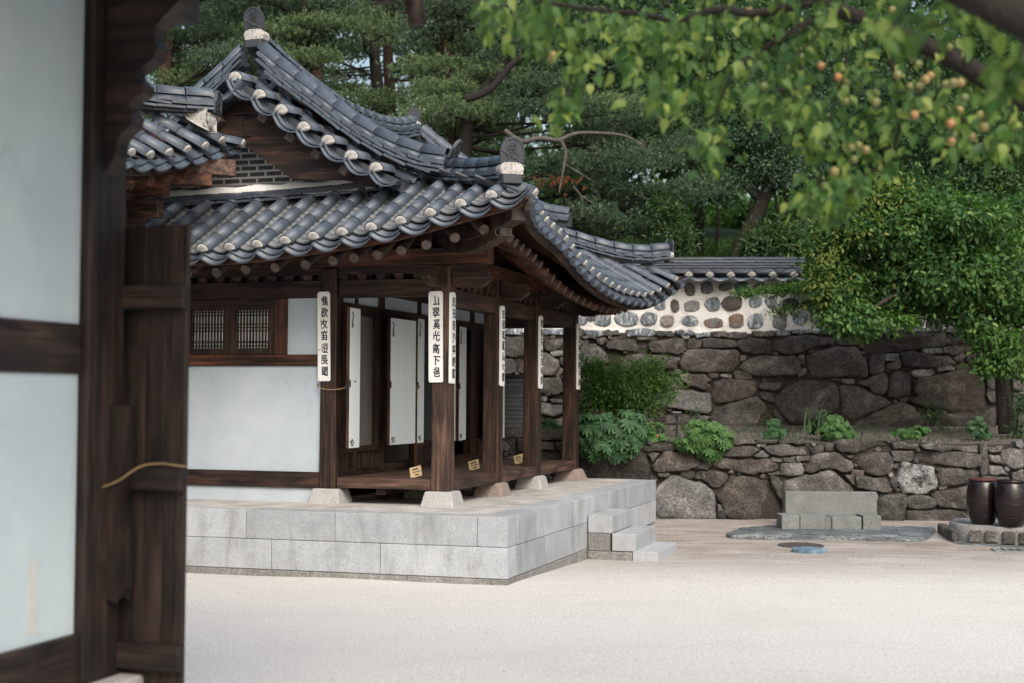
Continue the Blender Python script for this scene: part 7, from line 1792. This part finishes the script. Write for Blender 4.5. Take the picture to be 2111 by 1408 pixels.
palmate('peony', 'feathery bright mound at the foot of the tall grey boulder', [(1720, 885, 34, 16, 70), (1715, 862, 20, 12, 30), (1745, 895, 20, 9, 24)], 20.0, .09, 'leaf_peony_light', PG)
palmate('peony', 'low bright clump in the middle of the terrace right of the feathery mound', [(1875, 892, 30, 10, 50), (1890, 885, 20, 8, 24)], 20.0, .08, 'leaf_peony_light', PG)
palmate('peony', 'dark leafy plant just left of the garden tree trunk', [(2015, 880, 20, 14, 34), (2010, 862, 12, 10, 14), (2030, 892, 14, 8, 14)], 20.3, .09, 'leaf_peony', PG)
for x, y, r_ in ((1355, 898, .022), (1322, 912, .02), (1325, 889, .016)):
    o = MB().lathe([(.004, -r_), (r_*.8, -r_*.5), (r_, 0), (r_*.75, r_*.6), (.004, r_)], 9).build('flower', MT['flower'], bpy.data.objects['peony.002'], True); o.location = Vector(at(x, y, 19.8)) - bpy.data.objects['peony.002'].location
bush('green_shrub', 'feathery bright green shrub against the boulders right of the last pillar', [(1290, 808, 62, 34, 75), (1240, 808, 46, 28, 45), (1335, 790, 44, 18, 30), (1300, 838, 56, 20, 50), (1365, 800, 28, 16, 14), (1210, 820, 24, 24, 34), (1330, 760, 20, 14, 16), (1290, 762, 14, 12, 12), (1225, 765, 14, 16, 14)], 21.2, .062, 'leaf_fresh', 'shrub', clump=.095, lp=24, wf=.55, n_stem=3, shell=.75)
gs_ = bpy.data.objects['green_shrub']; b_ = Vector(gs_.location); sp = []
for k in range(80):
    x0 = random.uniform(1210, 1385); y0 = random.uniform(765, 830); dx = (x0-1295)*.28 + random.uniform(-14, 14); dy = -random.uniform(24, 50) if x0 < 1350 else -random.uniform(-6, 24)
    for q in range(7): c, r_ = ell(x0+dx*q/6, y0+dy*q/6, 4+3*(1-q/7), 3, 21.0); sp.append((np.array(Vector(c)-b_), r_, 1))
(V, Fq), _ = crown(sp, 0, .055, clump=.028, leaf_per=8, wf=.5, droop=-.3); tag(link('foliage', fast('foliage', V, Fq), gs_, MT['leaf_fresh']), kind='stuff')
bush('weed', 'thin leafy weed before the dark boulder left of the garden tree', [(1925, 845, 22, 16, 14), (1930, 868, 14, 10, 6), (1905, 855, 10, 8, 4)], 21.4, .055, 'leaf_mid', 'plant', clump=.05, lp=12, wf=.6, n_stem=3)
bush('weed', 'pale seedling standing before the half-round boulder', [(1583, 862, 10, 7, 4), (1580, 872, 5, 8, 3)], 21.5, .04, 'leaf_fresh', 'plant', clump=.035, lp=9, wf=.5, n_stem=2)
bush('weed', 'dark leaves right of the garden tree trunk', [(2100, 830, 16, 30, 22), (2095, 880, 20, 10, 12), (2105, 905, 14, 10, 10)], 20.6, .06, 'leaf_mid', 'plant', clump=.06, lp=14, wf=.6, n_stem=3)
bush('weed', 'tiny creeper on the boulder below the garden lamp head', [(1432, 852, 12, 6, 6)], 22.45, .04, 'leaf_mid', 'plant', clump=.03, lp=10, wf=.8, n_stem=2)
bush('weed', 'little shoots climbing on the boulders above the green shrub', [(1358, 752, 9, 9, 6), (1370, 735, 6, 10, 4), (1340, 748, 8, 6, 4)], 22.3, .04, 'leaf_fresh', 'plant', clump=.03, lp=9, wf=.6, n_stem=2)
# iris blades
ir = empty('iris', wp(1668, 890, 20.1), 0, 'arching iris blades left of the feathery mound', 'plant'); V = []; Fq = []
b0 = Vector(ir.location)
for k in range(16):
    x = 1665+random.uniform(-8, 30); e = at(x + random.choice([-1, 1])*random.uniform(5, 26), random.uniform(840, 868), 20.1) - b0; s0 = at(x, 896, 20.1) - b0; mid = s0.lerp(e, .5) + Vector((0, 0, .08)); e2 = e + Vector((random.uniform(-.08, .08), 0, -random.uniform(0, .10)))
    pts = curve3([s0, mid, e, e2]); n0 = len(V)
    for i, p in enumerate(pts):
        wv = .011*(1 - i/len(pts)*.9); V += [p + Vector((wv, 0, 0)), p - Vector((wv, 0, 0))]
    Fq += [(n0+2*i, n0+2*i+1, n0+2*i+3, n0+2*i+2) for i in range(len(pts)-1)]
link('blades', mesh('blades', V, Fq), ir, MT['leaf_mid'])
n = 900; gx = rng.uniform(1.6, 7.2, n); gy = rng.uniform(19.9, 22.5, n); gzz = np.array([soilz(a, b) for a, b in zip(gx, gy)])
P_ = np.repeat(np.stack([gx, gy, gzz], 1), 3, 0) + rng.normal(size=(n*3, 3))*.012; D_ = rng.normal(size=(n*3, 3))*.6 + np.array([0, 0, .9])
V, Fq = leaves(P_, D_, rng.normal(size=(n*3, 3)), .02+.04*rng.random(n*3), wf=.5); tag(link('seedlings', fast('seedlings', V, Fq), None, MT['leaf_mid']), 'tiny weeds sprouting on the terrace soil', kind='stuff')
V = []; Fq = []
for i in range(1600):
    x = random.uniform(1.2, 7.3); y = random.uniform(19.8, 22.6); z = soilz(x, y); s = random.uniform(.006, .022); n0 = len(V)
    V += [(x+a*s, y+b*s, z+c*s) for a, b, c in base_ico]; Fq += [(n0, n0+3, n0+1), (n0+1, n0+3, n0+4), (n0+1, n0+4, n0+2), (n0+2, n0+4, n0+5), (n0+2, n0+5, n0), (n0, n0+5, n0+3), (n0+3, n0+5, n0+4)]
tag(link('terrace_gravel', fast('terrace_gravel', V, Fq), None, MT['rock_l']), 'small gravel on the terrace soil', kind='stuff')

# ------------------------------------------------------------------ fruit tree reaching in from the right
FY = 6.4
fb_ = Vector((4.2, 6.0, 0)); FT = empty('apricot_tree', fb_, 0, 'fruit tree branches with yellow-green leaves and ripening fruit reaching in from the upper right', 'tree')
def fw(px, py, Y): return Vector(at(px, py, Y)) - fb_
limb([(0, 0, 0), (.05, .1, .9), (.0, .2, 1.9), fw(2330, 330, 6.0), fw(2200, 250, 6.1)], [.17, .14, .12, .10, .075], 'trunk', 'bark_dark', FT, 12)
def br(pts, r0, r1, Y0=FY, Y1=None, bk='bark_dark', nm='branch'):
    n = len(pts); Y1 = Y1 or Y0
    P_ = [fw(x, y, Y0+(Y1-Y0)*i/(n-1)) for i, (x, y) in enumerate(pts)]; limb(P_, [r0, (r0+r1)/2, r1], nm, bk, FT, 8); return curve3(P_)
TW = []
br([(2200, 250), (2060, 180), (1980, 130), (1900, 92), (1800, 48), (1700, 8), (1620, -50)], .056, .028)
br([(2250, 120), (2100, 40), (2000, -10), (1900, -60)], .058, .05, 4.3, 4.3)
TW.append((br([(1720, 10), (1640, 62), (1560, 110), (1510, 150), (1480, 185)], .018, .008), 0))
TW.append((br([(1690, 2), (1560, 28), (1480, 20), (1400, 42), (1320, 30), (1220, 20), (1120, 5)], .022, .008), 0))
TW.append((br([(1815, 60), (1838, 130), (1848, 190), (1856, 240), (1850, 285), (1828, 330), (1770, 372), (1700, 420)], .012, .005), 0))
TW.append((br([(1845, 268), (1790, 285), (1740, 310)], .006, .003), 1))
px_tw = [([(1220, 20), (1198, 70), (1190, 130), (1168, 190), (1150, 235)], .0), ([(1120, 0), (1060, 10), (1000, 22)], 0), ([(1320, 30), (1325, 80), (1300, 110)], 0), ([(1150, 20), (1100, 60), (1040, 62)], 0),
 ([(1400, 42), (1390, 110), (1370, 160), (1360, 200)], 0), ([(1480, 20), (1470, 90), (1440, 150), (1400, 200)], 0), ([(1510, 150), (1480, 220), (1470, 290), (1460, 330)], 0), ([(1480, 185), (1420, 200), (1340, 195)], 0),
 ([(1560, 110), (1570, 170), (1560, 220)], 0), ([(1640, 62), (1650, 140), (1640, 200), (1625, 240)], 0), ([(1750, 70), (1740, 150), (1720, 210), (1710, 280), (1700, 330)], 0), ([(1900, 100), (1930, 170), (1920, 240)], 0),
 ([(1848, 190), (1900, 200), (1960, 230), (2000, 260)], 0), ([(2000, 150), (2010, 220), (1990, 270), (1950, 300)], 0), ([(2080, 190), (2090, 250), (2060, 290), (2000, 300)], 0), ([(1770, 372), (1740, 400), (1690, 420), (1650, 400)], 0), ([(1740, 395), (1720, 430)], 0),
 ([(1800, 50), (1780, 110), (1790, 180)], 0), ([(1620, -20), (1600, 40), (1540, 60)], 0), ([(1400, -10), (1300, 60), (1250, 90)], 0), ([(1180, -10), (1130, 50), (1110, 110)], 0), ([(1460, -20), (1440, 50), (1420, 110)], 0), ([(1700, 20), (1680, 80), (1600, 150)], 0), ([(1850, 240), (1810, 240), (1770, 230)], 0), ([(1950, 110), (1960, 60), (1940, 10)], 0), ([(1640, 200), (1660, 250), (1650, 290)], 0)]
for pts, _ in px_tw: TW.append((br(pts, .006, .0025, FY + random.uniform(-.5, .5), nm='twig'), 1))
TWN = [br(p, .006, .003, 4.5, 4.4, nm='twig') for p in ([(1990, -20), (1960, 40), (1900, 60)], [(2110, 80), (2100, 130), (2060, 150)], [(2120, 150), (2090, 170), (2040, 190)], [(1900, -30), (1860, 30), (1830, 70)], [(2000, 10), (2010, 60)])]
me_l = mesh('leaf', [(0, 0, 0), (.14, .22, .03), (.38, .33, .08), (.70, .20, .04), (1.08, 0, -.16), (.70, -.20, .04), (.38, -.33, .08), (.14, -.22, .03), (.45, 0, -.05)], [(0, 1, 8), (1, 2, 8), (2, 3, 8), (3, 4, 8), (4, 5, 8), (5, 6, 8), (6, 7, 8), (7, 0, 8)]); me_l.materials.append(MT['leaf_apricot_single'])
LSH = np.array([tuple(v.co) for v in me_l.vertices]); LFC = np.array([tuple(p.vertices) for p in me_l.polygons])
LP = []
def add_leaf(p, s, near=False):
    d = Vector((random.uniform(-1, 1), random.uniform(-.8, .8), -random.uniform(.2, 1.7))).normalized(); nrm = Vector((random.uniform(-.8, .8), -random.uniform(.1, 1.2), random.uniform(.0, 1.2)))
    LP.append((p, d, nrm, s))
for pts, kd in TW:
    L = len(pts)
    for i, p in enumerate(pts):
        if kd == 0 and random.random() < .35: continue
        for q in range(random.choice((1, 2, 2, 4)) if kd else 2):
            off = Vector((random.gauss(0, .035), random.gauss(0, .06), random.gauss(-.01, .035))); add_leaf(Vector(p)+off, random.uniform(.038, .078))
tips = [(1640, 405), (1680, 420), (1700, 400), (1720, 380), (1750, 365), (1660, 380), (1000, 25), (1020, 50), (1060, 45), (1100, 60), (1190, 150), (1160, 215), (1145, 240), (1340, 180), (1370, 220), (1450, 300), (1480, 320), (1470, 270), (2040, 300), (2070, 280), (1990, 290), (1950, 300), (1300, 130), (1250, 60), (1230, 110), (1320, 60), (1400, 120), (1420, 180), (1180, 80), (1150, 60), (1500, 100), (1560, 200), (1640, 230), (1700, 310), (1700, 250), (1610, 330-100), (1280, 30), (1360, 60), (1450, 60)]
for x, y in tips:
    for q in range(12): add_leaf(fw(x+random.gauss(0, 20), y+random.gauss(0, 16), FY+random.uniform(-.7, .6)), random.uniform(.04, .076))
for pts in TWN:
    for p in pts[::2]:
        for q in range(2): add_leaf(Vector(p)+Vector((random.gauss(0, .05), random.gauss(0, .05), random.gauss(0, .03))), random.uniform(.06, .085))
random.shuffle(LP)
big = LP[:295]; restl = LP[295:]
for p, d, nrm, s in big:
    y = Vector(d); sdv = y.cross(nrm).normalized(); nn = sdv.cross(y); M = Matrix((y, sdv, nn)).transposed().to_4x4() @ Matrix.Scale(s, 4); M.translation = Vector(p)
    link('leaf', me_l, FT, None, M)
V, Fq = leaves(np.array([p for p, d, n_, s in restl]), np.array([d for p, d, n_, s in restl]), np.array([n_ for p, d, n_, s in restl]), np.array([s for p, d, n_, s in restl]), shape=LSH, faces=LFC)
tag(link('leaves', fast('leaves', V, Fq), FT, MT['leaf_apricot']), kind='stuff')
ico = bpy.data.meshes.new('apricot'); import bmesh
bm = bmesh.new(); bmesh.ops.create_uvsphere(bm, u_segments=14, v_segments=9, radius=.5)
for f in bm.faces: f.smooth = True
bm.to_mesh(ico); bm.free(); ico.materials.append(MT['apricot'])
fr = [(1880, 118), (1905, 137), (1893, 133), (1850, 155), (1870, 160), (1908, 165), (1918, 157), (1860, 172), (1875, 180), (1895, 180), (1950, 175), (1965, 172), (1980, 172), (1988, 203), (2008, 207), (1978, 228), (2020, 238), (2035, 235), (2036, 250), (2030, 264), (1960, 256), (1966, 282), (2005, 284), (1962, 293), (2085, 235), (2088, 245), (1805, 192), (1805, 212), (1755, 150), (1745, 172), (1728, 160), (1740, 165), (1693, 137), (1745, 210), (1706, 240), (1770, 300), (1785, 310), (1786, 322), (1755, 306), (1760, 330), (1702, 270), (1715, 280), (1740, 400), (1730, 412), (1765, 385), (1955, 98), (1568, 20), (1545, 25), (1617, 105), (1600, 145), (1140, 115), (1135, 125), (1878, 195), (1868, 210), (1840, 22), (1795, 95), (1720, 355), (1700, 385), (1890, 205), (1885, 238), (1735, 395), (1775, 350), (2045, 200), (1575, 180), (1450, 120), (1650, 120)]
for x, y in [q for i_, q in enumerate(fr) if i_ % 3 != 1 or q[0] > 1930]:
    s = random.uniform(.036, .044); link('apricot', ico, FT, None, Matrix.Translation(fw(x, y, FY - .15 + random.uniform(-.25, .25))) @ Matrix.Scale(s, 4))
print('objects', len(bpy.data.objects), 'polys', sum(len(o.data.polygons) for o in bpy.data.objects if o.type == 'MESH'))

for o in bpy.data.objects:
    if o.type == 'MESH' and o.parent is not None and o.name.split('.')[0] in ('young_shoots', 'needles', 'foliage', 'leaves', 'low_sprays', 'highlight_leaves', 'dead_needles', 'blades', 'stems'): o['kind'] = 'stuff'
